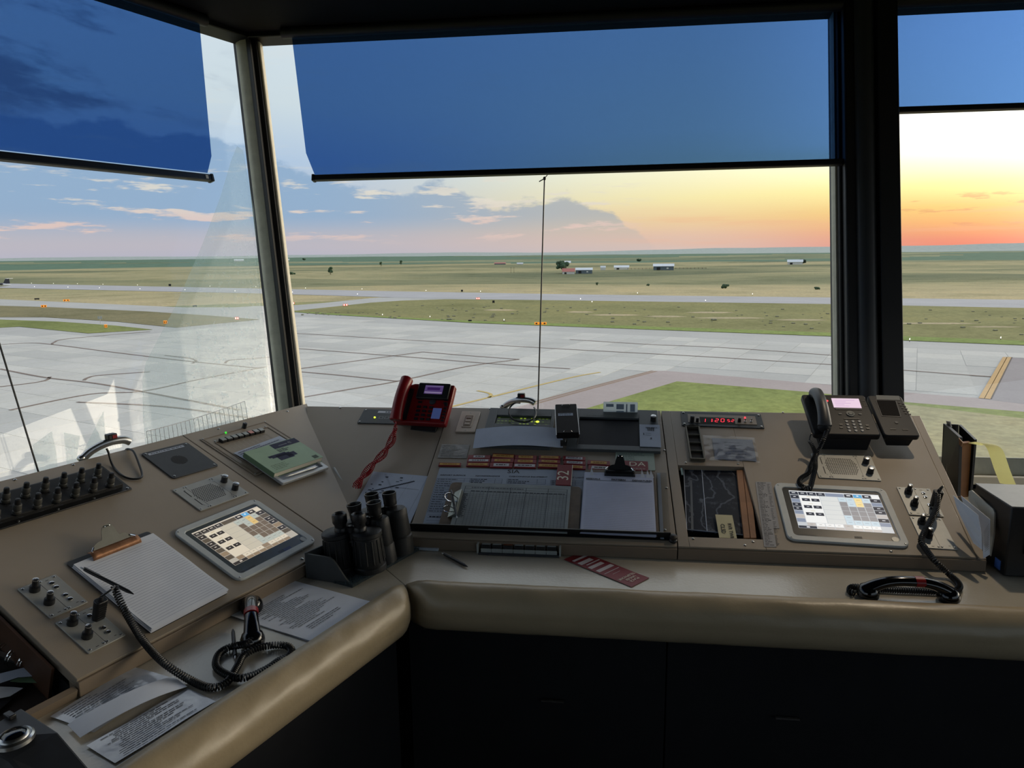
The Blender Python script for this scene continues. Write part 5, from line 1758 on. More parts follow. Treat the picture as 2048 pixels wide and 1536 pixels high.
# ================================================================ corner: red telephone, binoculars, chart
M, w_, h_ = rectf('C', [(728, 821), (906, 822), (892, 850), (714, 849)], -.004)
t = thing('lamp_strip_unit', 'narrow dark panel with a green lamp partly behind the red telephone', 'control panel', M)
MB().prism(rpoly(w_, h_, .003, 2), 0, .004).build('plate', mat('slate_panel', (52, 58, 62), .5, var=.08), t, .0008)
MB().box(-.18 * w_, .30 * h_, .004, .10, .014, .0006).build('label_strip', 'white_paper', t)
marks('printed_text', t, wordlines(-.24 * w_, -.02 * w_, .30 * h_, .30 * h_, 1, .006, (60, 64, 76), 3, full=True), .0048)
MB().lathe([(.004, 0), (.004, .003), (.002, .005)], 10, Matrix.Translation((-.33 * w_, -.12 * h_, .004))).build('green_lamp', 'led_yellow', t)
for i in range(3):
    ring(rpoly(.016, .016, .002, 1), rpoly(.013, .013, .002, 1), 0, .001).build('engraved_box', 'clear_plastic', t).location = (-.26 * w_ + i * .022, -.1 * h_, .0036)
screws(t, corners(w_, h_, .008), .004)
def up_frame(k, x, y, h, tilt, yaw=0.0):
    """frame whose x runs along the console, y up the tilted face, z out of the face"""
    p, d, v_, n, o = PLN[k]
    P = P3(k, x, y, h)
    c_, s_ = math.cos(yaw), math.sin(yaw)
    dx = d * c_ + o * s_
    ox = o * c_ - d * s_
    vy = ox * math.cos(tilt) + V((0, 0, math.sin(tilt)))
    return basis(P, dx, vy, dx.cross(vy))
M = up_frame('C', 836, 846, .03, R(50), R(-9))
t = thing('red_telephone', 'red desk telephone with a lit display on the corner panel', 'telephone', M)
W_, H_ = .205, .165
bd = MB()
bd.prism([(-W_ / 2, 0), (W_ / 2, 0), (W_ / 2 + .004, .10), (W_ / 2 + .004, H_), (-W_ / 2 + .05, H_), (-W_ / 2 + .02, H_ - .01)], -.03, 0).build('body', 'red_plastic', t, .006, 3)
MB().prism([(x + .032, y + .130) for x, y in rpoly(.125, .066, .004, 2)], -.02, .012).build('display_bezel', 'black', t, .003)
sc_ = MB().rect(-.036, -.018, .036, .018, 0, (70, 54, 98))
for x0, y0, x1, y1, c in ((-.026, -.002, .024, .009, (44, 22, 70)), (-.034, -.013, .034, -.010, (140, 128, 156)), (-.034, .012, .034, .016, (92, 78, 116)), (-.03, -.017, .03, -.0155, (116, 100, 132))):
    sc_.rect(x0, y0, x1, y1, .0002, c)
sc_.build('display', GLOW, t, smooth=False).location = (.034, .134, .0124)
kb = MB().box(0, 0, 0, .0135, .0085, .004).mesh('key', 'black', False)
for i in range(3):
    for j in range(4):
        inst('key', kb, t, (-.012 + i * .024, .016 + j * .0165, 0))
for j in range(6):
    inst('key', kb, t, (.092, .014 + j * .0125, 0), (0, 0, 0), (.8, .8, 1))
for x in (-.012, .088):
    for j in range(2):
        inst('key', kb, t, (x, .085 + j * .013, 0), (0, 0, 0), (1.1, .8, 1))
MB().lathe([(.013, 0), (.012, .003), (.006, .004), (.002, .004)], 18).build('navigation_key', 'charcoal', t).location = (.036, .090, 0)
MB().rect(-.017, -.022, .017, .022, 0, (46, 58, 96)).build('key_list_display', GLOW, t, smooth=False).location = (.062, .042, .001)
ring(rpoly(.038, .048, .002, 1), rpoly(.034, .044, .001, 1), 0, .002).build('display_rim', 'red_plastic', t).location = (.062, .042, 0)
MB().box(-.058, .075, -.002, .018, .13, .004).build('cradle_shadow_gap', 'black', t)
P, rs = [], []
for i in range(21):
    f = i / 20
    P.append(V((-.079, -.004 + f * .172, .020 + .014 * math.sin(math.pi * f))))
    rs.append(.0215 + .003 * abs(2 * f - 1) ** 3)
hs_ = MB().tube(P, .02, 14, rs=rs, flat=1.0).build('handset', 'red_plastic', t, .003, ang=50)
MB().box(0, .05, -.075, .165, .075, .046).build('stand', 'black', t, .004)
MB().box(.012, -.004, -.062, .10, .03, .034).build('stand_foot', 'black', t, .003)
ss = (M @ V((-.079, -.006, .018)))
c3 = lambda x, y, h: P3('C', x, y, h)
base_ = [ss, c3(792, 852, .075), c3(788, 870, .055), c3(781, 888, .04), c3(770, 906, .030), c3(755, 922, .022), c3(738, 941, .016), c3(724, 959, .012), c3(713, 976, .010)]
sp_ = resample(spline(base_[1:], 10), .006)
two = []
for s in (0, 1):
    out = []
    for i, p in enumerate(sp_):
        tt = (sp_[min(i + 1, len(sp_) - 1)] - sp_[max(i - 1, 0)]).normalized()
        a_ = tt.cross(V((0, 0, 1))).normalized()
        b_ = tt.cross(a_)
        ph = i * .006 / .075 * math.pi + s * math.pi
        k_ = min(1, i / 6)
        out.append(p + (a_ * math.cos(ph) + b_ * math.sin(ph)) * .0075 * k_ + V((0, 0, .004)))
    two.append(out)
full = two[0] + [two[0][-1].lerp(two[1][-1], .5) + V((-.006, -.012, 0))] + list(reversed(two[1]))
t = thing('red_coiled_cord', 'red coiled telephone cord twisted double and hanging over the corner panel', 'cord', Matrix.Translation(ss))
coil([p - ss for p in full[::3]], .0058, .0016, .0062, 9).build('coil', 'red_cord', t, ang=60)
MB().tube(spline([V((0, 0, 0)), c3(792, 846, .08) - ss, full[0] - ss], 6), .002, 6).build('lead', 'red_cord', t)
# strip of metal along the corner seam
q0, q1 = P3('L', 668, 936, .003), P3('L', 710, 1003, .003)
t = thing('edge_trim_strip', 'thin metal trim strip along the corner seam', 'trim', Matrix.Translation(q0))
MB().tube([V((0, 0, 0)), q1 - q0], .004, 6).build('strip', 'alu_grey', t)
# diagram sheet under acetate
BL = (96, 104, 120)
def diag(w, h):
    out = []
    def ln(x0, y0, x1, y1, th, c=(40, 46, 60), n=26):
        for i in range(n):
            x, y = x0 + (x1 - x0) * i / n, y0 + (y1 - y0) * i / n
            out.append((x * w - th / 2, y * h - th / 2, x * w + (x1 - x0) / n * w + th / 2, y * h + (y1 - y0) / n * h + th / 2, c))
    ln(-.28, .47, .08, -.02, .005)
    ln(-.36, .06, .26, .36, .002)
    ln(.20, .47, .12, -.4, .001)
    ln(-.1, .2, .4, .18, .0008)
    ln(.44, .45, .40, -.45, .0008)
    rnd = random.Random(4)
    for i in range(26):
        x, y = rnd.uniform(-.45, .05), rnd.uniform(-.15, .42)
        out.append((x * w, y * h, x * w + rnd.uniform(.004, .012), y * h + rnd.uniform(.002, .006), (58, 64, 80)))
    return out
loose('bluish airfield diagram sheet lying on the corner panel under the red cord', [(752, 948), (857, 949), (826, 1054), (690, 1030)], diag, 'C', -.003, 'blue_paper', amp=.0006, seed=9.0, name='airfield_diagram')

# binocular holder: carpeted board with a dark side plate
zq = lambda x, y, z=0.0: atz(x, y, SH + z)
mt = [zq(604, 1150), zq(705, 1176), zq(846, 1097), zq(760, 1076)]
o0 = V((*zq(704, 1172)[:2], SH))
t = thing('binocular_mat', 'ragged dark blue carpet mat under the binoculars', 'mat', Matrix.Translation(o0))
n_ = 24
loopp = []
for i in range(4):
    a, b_ = mt[i], mt[(i + 1) % 4]
    for j in range(n_):
        q = a.lerp(b_, j / n_) - o0
        loopp.append((q.x + .0022 * noise.noise(V((i, j * .9, 1))), q.y + .0022 * noise.noise(V((i, j * .9, 5)))))
MB().prism(loopp, .0005, .008).build('pile', 'carpet_dark', t, smooth=False)
fz = MB()
rnd = random.Random(3)
for i in range(2600):
    f, g = rnd.random(), rnd.random()
    a = mt[0].lerp(mt[1], f)
    b_ = mt[3].lerp(mt[2], f)
    q = a.lerp(b_, g) - o0
    if f < .72 and rnd.random() < .75:
        q = mt[1].lerp(mt[2], g).lerp(mt[0].lerp(mt[3], g), rnd.random() * .16) - o0
    x, y = q.x + rnd.uniform(-.002, .002), q.y + rnd.uniform(-.002, .002)
    dx, dy = rnd.uniform(-.003, .003), rnd.uniform(-.003, .003)
    fz.add([(x - .0007, y, .007), (x + .0007, y, .007), (x + dx, y + dy, .0135)], [(0, 1, 2)])
o = fz.build('fibre', mat('carpet_fibre', (70, 86, 92), .95, var=.4, vs=400), t, smooth=False)
o['kind'] = 'stuff'
pl0, pl1, pl2 = zq(612, 1157), zq(700, 1172), zq(846, 1097)
t = thing('binocular_holder', 'dark grey open holder with a curved side plate around the binoculars', 'holder', Matrix.Translation(V((*pl0[:2], SH))))
d_ = (pl1 - pl0).normalized()
Lp = (pl1 - pl0).length
up = []
for i in range(15):
    f = i / 14
    up.append((f * Lp, .072 if f < .55 else .072 - .066 * smooth(.55, 1.05, f)))
A = [V((0, 0, .001))] + [d_ * s + V((0, 0, h)) for s, h in up] + [d_ * Lp + V((0, 0, .001))]
nrm_ = V((-d_.y, d_.x, 0))
MB().hull2(A, [p + nrm_ * .006 for p in A]).build('side_plate', mat('holder_grey', (58, 62, 64), .6, var=.08), t, .0012)
bk = (zq(760, 1078) - zq(604, 1150)).normalized()
A = [V((0, 0, .001)), bk * .26 + V((0, 0, .001)), bk * .26 + V((0, 0, .075)), V((0, 0, .075))]
MB().hull2(A, [p + V((bk.y, -bk.x, 0)) * .006 for p in A]).build('back_plate', 'holder_grey', t, .0012)
def binoculars(x, y, label, rot, H_=.165, r0=.031, r1=.025, ipd=.062, style=0, lean=(0, 0), eoff=.028, er=1.0):
    """standing on the objectives; x, y pixel of the midpoint between the two feet"""
    P = V((*atz(x, y, SH + .009)[:2], SH + .0095))
    M = Matrix.Translation(P) @ Matrix.Rotation(rot, 4, 'Z') @ Matrix.Rotation(lean[0], 4, 'X') @ Matrix.Rotation(lean[1], 4, 'Y')
    t = thing('binoculars', label, 'binoculars', M, 'black binoculars standing in the holder')
    for s in (-1, 1):
        ox = s * ipd / 2
        T = Matrix.Translation((ox, 0, 0))
        if style == 0:      # porro: fat ribbed barrel, shoulder, offset eyepiece
            b = MB().lathe([(r0, 0), (r0 * 1.02, .004), (r0 * 1.02, .014), (r0 * .95, .017), (r0 * .98, .02), (r1 * 1.02, H_ * .58), (r1 * 1.12, H_ * .60), (r1 * 1.12, H_ * .66), (r1 * .98, H_ * .685), (r1 * .3, H_ * .70)], 28, T).build('barrel', 'boot_rubber', t)
            for i in range(14):
                a = 2 * math.pi * i / 14
                MB().tube([V((ox + math.cos(a) * r0 * .985, math.sin(a) * r0 * .985, .026)), V((ox + math.cos(a) * r1 * 1.04, math.sin(a) * r1 * 1.04, H_ * .555))], .0022, 5).build('grip_rib', 'boot_rubber', b)
            ex = s * eoff
            e = MB().lathe([(.0165, H_ * .69), (.0165, H_ * .74), (.0145, H_ * .76), (.0150, H_ * .80), (.0185, H_ * .84), (.0190, H_ * .95), (.0175, H_ * .985), (.0135, H_), (.0105, H_ * .985), (.0100, H_ * .96)], 26, Matrix.Translation((ex, -.004, 0)) @ Matrix.Diagonal((er, er, 1, 1))).build('eyepiece', 'black', t)
        else:
            b = MB().lathe([(r0, 0), (r0 * 1.01, .01), (r0 * .98, H_ * .28), (r0 * .90, H_ * .30), (r0 * .92, H_ * .33), (r1 * 1.02, H_ * .60), (r1, H_ * .70), (r1 * .86, H_ * .735), (r1 * .5, H_ * .745)], 28, T).build('barrel', 'boot_rubber', t)
            ex = s * eoff
            e = MB().lathe([(.0165, H_ * .70), (.0165, H_ * .78), (.0175, H_ * .79), (.0165, H_ * .80), (.0175, H_ * .83), (.0170, H_ * .86), (.0205 if style == 1 else .0185, H_ * .97), (.0215 if style == 1 else .0188, H_), (.0195 if style == 1 else .0168, H_), (.0155, H_ * .90)], 26, Matrix.Translation((ex, 0, 0)) @ Matrix.Diagonal((er, er, 1, 1)), cap=False).build('eyepiece', 'black', t)
        MB().cyl(ex, -.004 if style == 0 else 0, H_ * .93, H_ * .94, .011 if style == 0 else .0165, n=20).build('ocular_lens', 'lens', e)
        MB().tube([V((ox, 0, H_ * .45)), V((0, 0, H_ * .50))], .009, 8).build('bridge_arm', 'black', t)
        MB().tube([V((ox, 0, H_ * .66)), V((0, 0, H_ * .70))], .008, 8).build('bridge_arm', 'black', t)
    MB().lathe([(.0085, H_ * .42), (.0085, H_ * .64), (.0115, H_ * .66), (.0115, H_ * .75), (.007, H_ * .77)], 18).build('focus_wheel', 'black', t)
    return t
rC = math.atan2(dCs.y, dCs.x)
binoculars(712, 1139, 'front pair of binoculars, stout with ribbed barrels, nearest the ledge edge', rC + R(-3), .166, .0425, .0365, .088, 0, (0, R(-4)), .028, 1.08)
binoculars(748, 1124, 'middle pair of binoculars with flared rubber eyecups', rC + R(2), .176, .030, .026, .074, 1, (0, R(-7)), .029, 1.0)
binoculars(776, 1105, 'rear pair of binoculars, tall and smooth, nearest the chart', rC + R(2), .182, .038, .031, .080, 2, (0, R(-5)), .026, 1.1)

# ================================================================ centre panel
M, w_, h_ = rectf('C', [(924.5, 824.5), (963, 824.5), (948.6, 866), (909, 865.5)])
t = thing('switch_plate', 'pinkish beige wall switch plate on the centre panel', 'switch', M)
MB().prism(rpoly(w_, h_, .004, 3), 0, .005).build('plate', 'plate_beige', t, .002)
ring(rpoly(w_ * .5, h_ * .58, .002, 2), rpoly(w_ * .40, h_ * .50, .002, 2), .004, .0075).build('insert', 'plate_beige', t, .0006)
MB().prism(rpoly(w_ * .36, h_ * .44, .001, 1), .004, .007).build('rocker', mat('plate_dim', (150, 132, 116), .5, var=.05), t)
for i in (-1, 0, 1):
    MB().box(0, i * h_ * .15, .0065, w_ * .24, h_ * .09, .0035).build('paddle', 'plate_beige' if i < 1 else 'plate_dim', t, .0008)
screws(t, [(0, h_ * .42), (0, -h_ * .42)], .005, .6)
def module(pts, label, win, name='display_module'):
    M, w_, h_ = rectf('C', pts)
    t = thing(name, label, 'display', M)
    inv = M.inverted()
    q = [inv @ c3(x, y, .006) for x, y in win]
    x0, x1 = (q[0].x + q[3].x) / 2, (q[1].x + q[2].x) / 2
    y0, y1 = (q[2].y + q[3].y) / 2, (q[0].y + q[1].y) / 2
    b = MB()
    z = .012
    b.box((-w_ / 2 + x0) / 2, 0, 0, x0 + w_ / 2, h_, z)
    b.box((w_ / 2 + x1) / 2, 0, 0, w_ / 2 - x1, h_, z)
    b.box((x0 + x1) / 2, (y1 + h_ / 2) / 2, 0, x1 - x0, h_ / 2 - y1, z)
    b.box((x0 + x1) / 2, (y0 - h_ / 2) / 2, 0, x1 - x0, y0 + h_ / 2, z)
    b.build('frame', 'module_grey', t, .001)
    MB().box((x0 + x1) / 2, (y0 + y1) / 2, 0, x1 - x0, y1 - y0, .0045).build('screen', 'screen_off', t)
    return t, x0, x1, y0, y1, w_, h_
t, x0, x1, y0, y1, w_, h_ = module([(983, 821), (1112, 824), (1100, 900), (958, 897)], 'grey display module with green glowing text behind the curled paper', [(993.6, 832.7), (1103.7, 835), (1100, 851.5), (990, 850)])
b = MB()
rnd = random.Random(5)
for r_ in range(3):
    y = y1 - (r_ + .5) * (y1 - y0) / 3
    b.rect(x0 + .002, y - (y1 - y0) / 6.4, x1 - .002, y + (y1 - y0) / 6.4, 0, (14, 22, 8))
    for i in range(14):
        if rnd.random() < .7:
            x = x0 + .006 + i * (x1 - x0 - .012) / 14
            hot_ = 6 <= i <= 10
            b.rect(x, y - .004, x + .008, y + .004, .0002, (112, 132, 30) if hot_ else (48, 62, 16))
b.build('green_text', GLOW, t, smooth=False).location = (0, 0, .0048)
q = t.matrix_world.inverted() @ c3(1075, 843, .006)
MB().cyl(q.x, q.y, .0046, .0056, .0065, n=16).build('round_lamp', 'led_yellow', t)
marks('engraved_heading', t, wordlines(x0 + .04, x1 - .03, y1 + .010, y1 + .010, 1, .006, (112, 118, 118), 7, full=True), .0122)
t, x0, x1, y0, y1, w_, h_ = module([(1140, 822), (1317, 825.7), (1318, 907.7), (1134, 903)], 'grey display module with a dark blank screen, right on the centre panel', [(1160, 837.4), (1279.5, 838.6), (1278, 895), (1153, 891)])
marks('engraved_heading', t, wordlines(x0 + .02, x1 - .08, y1 + .012, y1 + .012, 1, .006, (112, 118, 118), 7, full=True), .0122)
q = t.matrix_world.inverted() @ c3(1306.5, 841, .012)
knob(t, q.x, q.y, .012, .010, .018, 'steel')
loose('small bluish note card stuck beside the dark blank screen', [(1280, 850), (1321, 850), (1320.5, 895), (1278.5, 894)], lambda w, h: wordlines(-.2 * w, .4 * w, .35 * h, .35 * h, 1, .004, (70, 74, 84), 2, full=True) + [(-.1 * w + i * .006, .2 * h, -.1 * w + i * .006 + .003, .36 * h, (40, 44, 52)) for i in range(4)] + [(-.32 * w, 0, -.28 * w, .1 * h, (60, 66, 80)), (-.22 * w, .0, .05 * w, .012 * h, (60, 66, 80)), (-.22 * w, .09 * h, .05 * w, .1 * h, (60, 66, 80)), (.02 * w, -.18 * h, .08 * w, -.1 * h, (60, 66, 80))], 'C', .0125, 'blue_paper', name='note_card', cat='note')
# propped clear card
q = [hit(x, y, at('C', 0, .668), PLN['C'][4]) for x, y in ((1209, 804.6), (1275, 804.6), (1275, 834), (1206.4, 832.7))]
o0 = (q[2] + q[3]) / 2
dx_ = (q[2] - q[3]).normalized()
M = basis(o0 + V((0, 0, .0)), dx_, V((0, 0, 1)), dx_.cross(V((0, 0, 1))))
t = thing('propped_card', 'small white printed card propped upright on the back edge of the centre panel', 'card', M)
w_, h_ = (q[2] - q[3]).length, (q[1] - q[2]).length
MB().prism([(x, y + h_ / 2) for x, y in rpoly(w_, h_, .003, 2)], -.0015, .0).build('card', TRANSW, t)
marks('printed_text', t, [(a * w_, b_ * h_, c_ * w_, d_ * h_, (150, 166, 182)) for a, b_, c_, d_ in ((-.42, .66, -.2, .86), (-.42, .16, -.2, .3), (-.12, .5, .1, .86), (-.12, .2, .1, .4), (.16, .2, .2, .86), (.28, .35, .42, .86), (.24, .2, .36, .3))] , .0004)
# curled silver paper strip held by a clip
M, w_, h_ = rectf('C', [(955, 852.6), (1120, 855), (1131, 893.6), (943, 891)], .022)
t = thing('curled_paper', 'pale curled paper strip arched over the green display module', 'paper', M)
b = MB()
sheet(b, w_, h_, 18, 6, .0006, -.008, 3.0, lambda x, y: .012 * math.sin(math.pi * min(1, x * 1.04)))
b.build('paper_sheet', 'blue_paper', t, ang=80)
M, w_, h_ = rectf('C', [(1108.4, 808), (1149.5, 808), (1162, 865.5), (1115.5, 865.5)], .055)
t = thing('electronics_box', 'black handheld electronics box with silver edges propped on a bracket', 'device', M)
MB().prism(rpoly(w_, h_, .003, 2), -.024, 0).build('case', mat('case_dark', (26, 23, 24), .6, var=.15, spec=.15), t, .002)
for s in (-1, 1):
    MB().box(s * (w_ / 2 + .0008), 0, -.018, .0022, h_ * .99, .010).build('metal_edge', 'steel', t)
MB().box(-.05 * w_, .12 * h_, 0, w_ * .68, .016, .0005).build('label_tape', 'blue_paper', t)
marks('printed_text', t, wordlines(-.34 * w_, .22 * w_, .12 * h_ - .004, .12 * h_ + .004, 2, .003, (80, 86, 92), 4, full=True), .0007)
for y in (.44, -.47):
    MB().tube([V((-.014, y * h_, .001)), V((-.012, y * h_, .004)), V((.012, y * h_, .004)), V((.014, y * h_, .001))], .0016, 6).build('wire_handle', 'steel', t)
inv = M.inverted()
for xa, ya in ((1134, 862), (1158, 862)):
    A, B = inv @ c3(xa, ya, .03), inv @ c3(xa - 4, 893, .008)
    MB().tube([A, B], .0026, 6).build('bracket_leg', 'steel', t)
A = inv @ c3(1127, 886, .016)
MB().box(A.x, A.y, A.z - .014, .022, .034, .014).build('bracket_foot', 'steel', t)
# clamp lamp at the back edge
pk = at('C', *uv('C', 1044, 816))
clamp(Mz(pk + V((0, .015, .006)), rC), 'small clamp lamp with a red window and loop of cable behind the green display',
      [c3(1040, 806, .03), c3(1030, 806, .04), c3(1020, 815, .03), c3(1018, 828, .025), c3(1026, 839, .02), c3(1040, 843, .02), c3(1056, 843, .02), c3(1068, 836, .022), c3(1072, 826, .02), c3(1070, 818, .012), c3(1068, 815, .0)])
# clear tape label
loose('wrinkled clear tape label with faint writing left of the strips', [(884.6, 889), (938.5, 890), (934, 917), (874, 916)], lambda w, h: wordlines(-.42 * w, .42 * w, .36 * h, -.36 * h, 6, .0022, (96, 94, 92), 14), 'C', .0005, mat('tape_clear', (138, 136, 130), .22, var=.2, vs=40, bump=.4, bs=50), name='tape_label', cat='label')
# flight strip holders
mat('strip_yellow', (196, 150, 66), .5, var=.08)
mat('strip_white', (198, 196, 200), .5, var=.05)
zz = lambda x, y: (860 + x / 4.2667, 780 + y / 4.2667)
STR = [((75, 625, 265, 655), 'y', .9, ''), ((325, 560, 517, 592), 'w', .5, 'a'), ((318, 592, 514, 624), 'w', .85, 'b'), ((312, 625, 507, 659), 'y', .85, ''),
       ((530, 550, 722, 590), 'y', .92, ''), ((522, 590, 717, 625), 'y', .7, ''), ((512, 626, 707, 668), 'w', .68, 'c'), ((725, 562, 911, 597), 'y', .66, ''), ((719, 597, 909, 632), 'y', .68, ''), ((714, 633, 906, 671), 'w', .9, 'd'),
       ((930, 565, 1114, 598), 'y', .82, ''), ((925, 600, 1113, 632), 'y', .72, ''), ((920, 635, 1111, 671), 'y', .88, ''), ((1135, 572, 1326, 607), 'w', .75, 'PICKUP 4'), ((1140, 610, 1329, 643), 'w', .72, 'PICKUP 2'), ((1145, 646, 1330, 680), 'y', .7, ''),
       ((1345, 608, 1536, 647), 'y', .72, ''), ((1350, 650, 1546, 690), 'w', .7, 'e')]
SLAB_ = ['red strip holder alone at the far left above the chart', 'red strip holder with a short white insert, top of the first stack', 'red strip holder with a wide white insert, middle of the first stack', 'red strip holder with yellow insert, bottom of the first stack',
         'crooked red strip holder, top of the second stack', 'red strip holder with yellow insert, middle of the second stack', 'red strip holder with white insert, bottom of the second stack',
         'red strip holder with yellow insert, top of the third stack', 'red strip holder with yellow insert, middle of the third stack', 'red strip holder with wide white insert above the chart title',
         'red strip holder with yellow insert, top of the fourth stack', 'red strip holder with yellow insert, middle of the fourth stack', 'red strip holder with yellow insert, bottom of the fourth stack',
         'red strip holder whose white insert reads PICKUP 4', 'red strip holder just below the PICKUP 4 one, second pickup strip', 'red strip holder with yellow insert beside the number tag',
         'red strip holder with yellow insert, left of the big clip', 'red strip holder with white insert just above the portrait clipboard']
for i, ((a, b_, c_, d_), cc, fr2, tx) in enumerate(STR):
    k_ = -(b_ - 560) * .0
    M, w_, h_ = rectf('C', [zz(a + 4, b_), zz(c_ + 2, b_ + 3), zz(c_ - 4, d_ + 3), zz(a - 4, d_)], .002)
    t = thing('strip_holder', SLAB_[i], 'strip holder', M @ Matrix.Rotation(R(random.uniform(-.6, .6)) - (R(4) if i == 4 else 0), 4, 'Z'), 'red flight strip holders in stacks')
    hh = h_ - .0016
    MB().box(0, 0, -.0005, w_, hh, .005).build('holder', mat('holder_red', (128, 20, 26), .4, var=.06), t, .001)
    ins = MB().box(.0, 0, .0045, w_ * fr2, hh * .58, .0008).build('insert', 'strip_yellow' if cc == 'y' else 'strip_white', t)
    if len(tx) > 1:
        text('lettering', tx, hh * .5, 'black', t, 0, 0, .0055)
    else:
        marks('lettering', t, wordlines(-w_ * fr2 * .34, w_ * fr2 * .34, 0, 0, 1, hh * .2, (66, 56, 44) if cc == 'w' else (140, 100, 46), i + 2, full=True), .0055)
# big status chart
def lerp2(q, x, y):
    a = q[0].lerp(q[1], x)
    b_ = q[3].lerp(q[2], x)
    return b_.lerp(a, y)
M, w_, h_ = rectf('C', [(877.6, 934.7), (1215, 943), (1215, 1066), (846, 1056)], .0015)
t = thing('status_chart', 'large pale blue status chart headed SIA under the clipboards', 'chart', M)
MB().prism(rpoly(w_, h_, .002, 1), 0, .0008).build('sheet', mat('chart_blue', (150, 162, 180), .45, var=.05, vs=10), t)
inv = M.inverted()
def cpx(x, y):
    return inv @ c3(*zz(x, y), .0023)
INK = (44, 50, 62)
for s_, x, y, sz, bo in (('SIA', 712, 697, .026, .0003), ('AIRPORT SURFACE', 195, 728, .0088, .0002), ('NAVAIDS/RADIOS', 492, 735, .0088, .0002), ('CAB/CONSOLE EQUIPMENT', 838, 741, .0088, .0002), ('AIRPORT LIGHTING', 1245, 748, .0088, .0002)):
    q = cpx(x, y)
    text('lettering', s_, sz, 'black', t, q.x, q.y, .0010, 0, 'CENTER', .0001, bo, 1.15)
rects = []
def tbl(x0, y0, x1, y1, n, col, split=.78):
    a, b_ = cpx(x0, y0), cpx(x1, y1)
    for i in range(n + 1):
        y = a.y + (b_.y - a.y) * i / n
        rects.append((a.x, y - .0004, b_.x, y + .0004, col))
        if i < n:
            rects.extend(wordlines(a.x + .003, a.x + (b_.x - a.x) * .6, y + (b_.y - a.y) / n * .5, 0, 1, .0032, INK, i + int(x0)))
    for x in (a.x, b_.x, a.x + (b_.x - a.x) * split):
        rects.append((x - .0004, b_.y, x + .0004, a.y, col))
tbl(62, 752, 295, 1050, 15, INK)
tbl(345, 755, 610, 800, 3, INK)
tbl(660, 758, 985, 805, 3, INK)
tbl(1030, 770, 1300, 815, 3, INK)
a, b_ = cpx(-18, 1065), cpx(120, 1165)
rects.extend([(a.x, a.y + (b_.y - a.y) * i / 4 - .0004, a.x + .14, a.y + (b_.y - a.y) * i / 4 + .0004, INK) for i in range(5)])
rects.extend(wordlines(a.x + .006, a.x + .1, a.y - .008, 0, 1, .006, INK, 3, full=True))
marks('printed_table', t, rects, .001)
# 32 tag
M, w_, h_ = rectf('C', [(1116.6, 931), (1146, 931), (1142.4, 972), (1109.6, 971)], .009)
t = thing('runway_tag', 'dark red tag with a sideways white 32', 'tag', M)
MB().prism(rpoly(w_, h_, .001, 1), 0, .003).build('plate', 'red_print', t, .0006)
text('lettering', '32', h_ * .50, 'cream', t, -.002, -.004, .0031, R(90), sx=1.0)
MB().box(w_ / 2 - .0008, 0, .0005, .0016, h_, .003).build('worn_edge', 'cream', t)
# DA cards
M, w_, h_ = rectf('C', [(1231.5, 907.7), (1308.8, 909), (1309.5, 937), (1231, 936)], .0015)
t = thing('minima_card', 'pale green printed card behind the big black clip', 'card', M)
MB().prism(rpoly(w_, h_ * 1.25, .005, 3), 0, .0012).build('card', mat('card_green', (160, 176, 164), .5, var=.05), t)
marks('printed_text', t, wordlines(-.46 * w_, .45 * w_, .5 * h_, -.4 * h_, 9, .0024, (100, 112, 106), 12), .0014)
M, w_, h_ = rectf('C', [(1240, 922), (1296, 923.5), (1296, 942), (1240, 941)], .003)
t = thing('minima_tag', 'dark red tag lettered DA beside the big black clip', 'tag', M)
MB().prism(rpoly(w_, h_, .001, 1), 0, .002).build('plate', 'red_print', t)
text('lettering', 'DA', h_ * .62, 'cream', t, .11 * w_, .15 * h_, .0021, 0, sx=1.25)
marks('printed_text', t, wordlines(-.05 * w_, .4 * w_, -.32 * h_, -.32 * h_, 1, .005, (178, 150, 148), 3, full=True), .0022)
# landscape clipboard with tally form
M, w_, h_ = rectf('C', [(905, 967), (1162, 974), (1159, 1067), (873, 1055)], .004)
t = thing('clipboard', 'brown clipboard lying sideways with a gridded tally form and silver clip', 'clipboard', M)
MB().prism(rpoly(w_, h_, .016, 4), 0, .004).build('board', mat('board_brown', (96, 80, 62), .5, var=.3, vs=16), t, .001)
inv = M.inverted()
pq = [inv @ c3(x, y, .010) for x, y in ((924.5, 967.5), (1142.4, 972), (1134, 1066), (898.7, 1056.6))]
fx0, fx1 = (pq[0].x + pq[3].x) / 2, (pq[1].x + pq[2].x) / 2
fy0, fy1 = (pq[2].y + pq[3].y) / 2, (pq[0].y + pq[1].y) / 2
MB().box((fx0 + fx1) / 2, (fy0 + fy1) / 2, .004, fx1 - fx0, fy1 - fy0, .004).build('form_pad', mat('form_grey', (142, 150, 152), .6, var=.16, vs=12), t)
g = []
gw, gh = fx1 - fx0, fy1 - fy0
X = lambda f: fx0 + f * gw
Y = lambda f: fy1 - f * gh
INK2 = (58, 62, 72)
def hl(y, x0_, x1_, th=.0006):
    g.append((X(x0_), Y(y) - th / 2, X(x1_), Y(y) + th / 2, INK2))
def vl(x, y0_, y1_, th=.0006):
    g.append((X(x) - th / 2, Y(y1_), X(x) + th / 2, Y(y0_), INK2))
for y in (.08, .14, .21):
    hl(y, .04, .97, .0008)
for i in range(33):
    hl(.25 + i * .70 / 32, .04, .97)
for i in range(30):
    vl(.10 + i * .87 / 29, .21, .95)
for x in (.04, .26, .46, .60, .80, .97):
    vl(x, .08, .95, .0014)
g += wordlines(X(.1), X(.92), Y(.11), Y(.11), 1, .003, INK2, 4)
g += wordlines(X(.1), X(.95), Y(.19), Y(.19), 1, .004, INK2, 6, full=True)
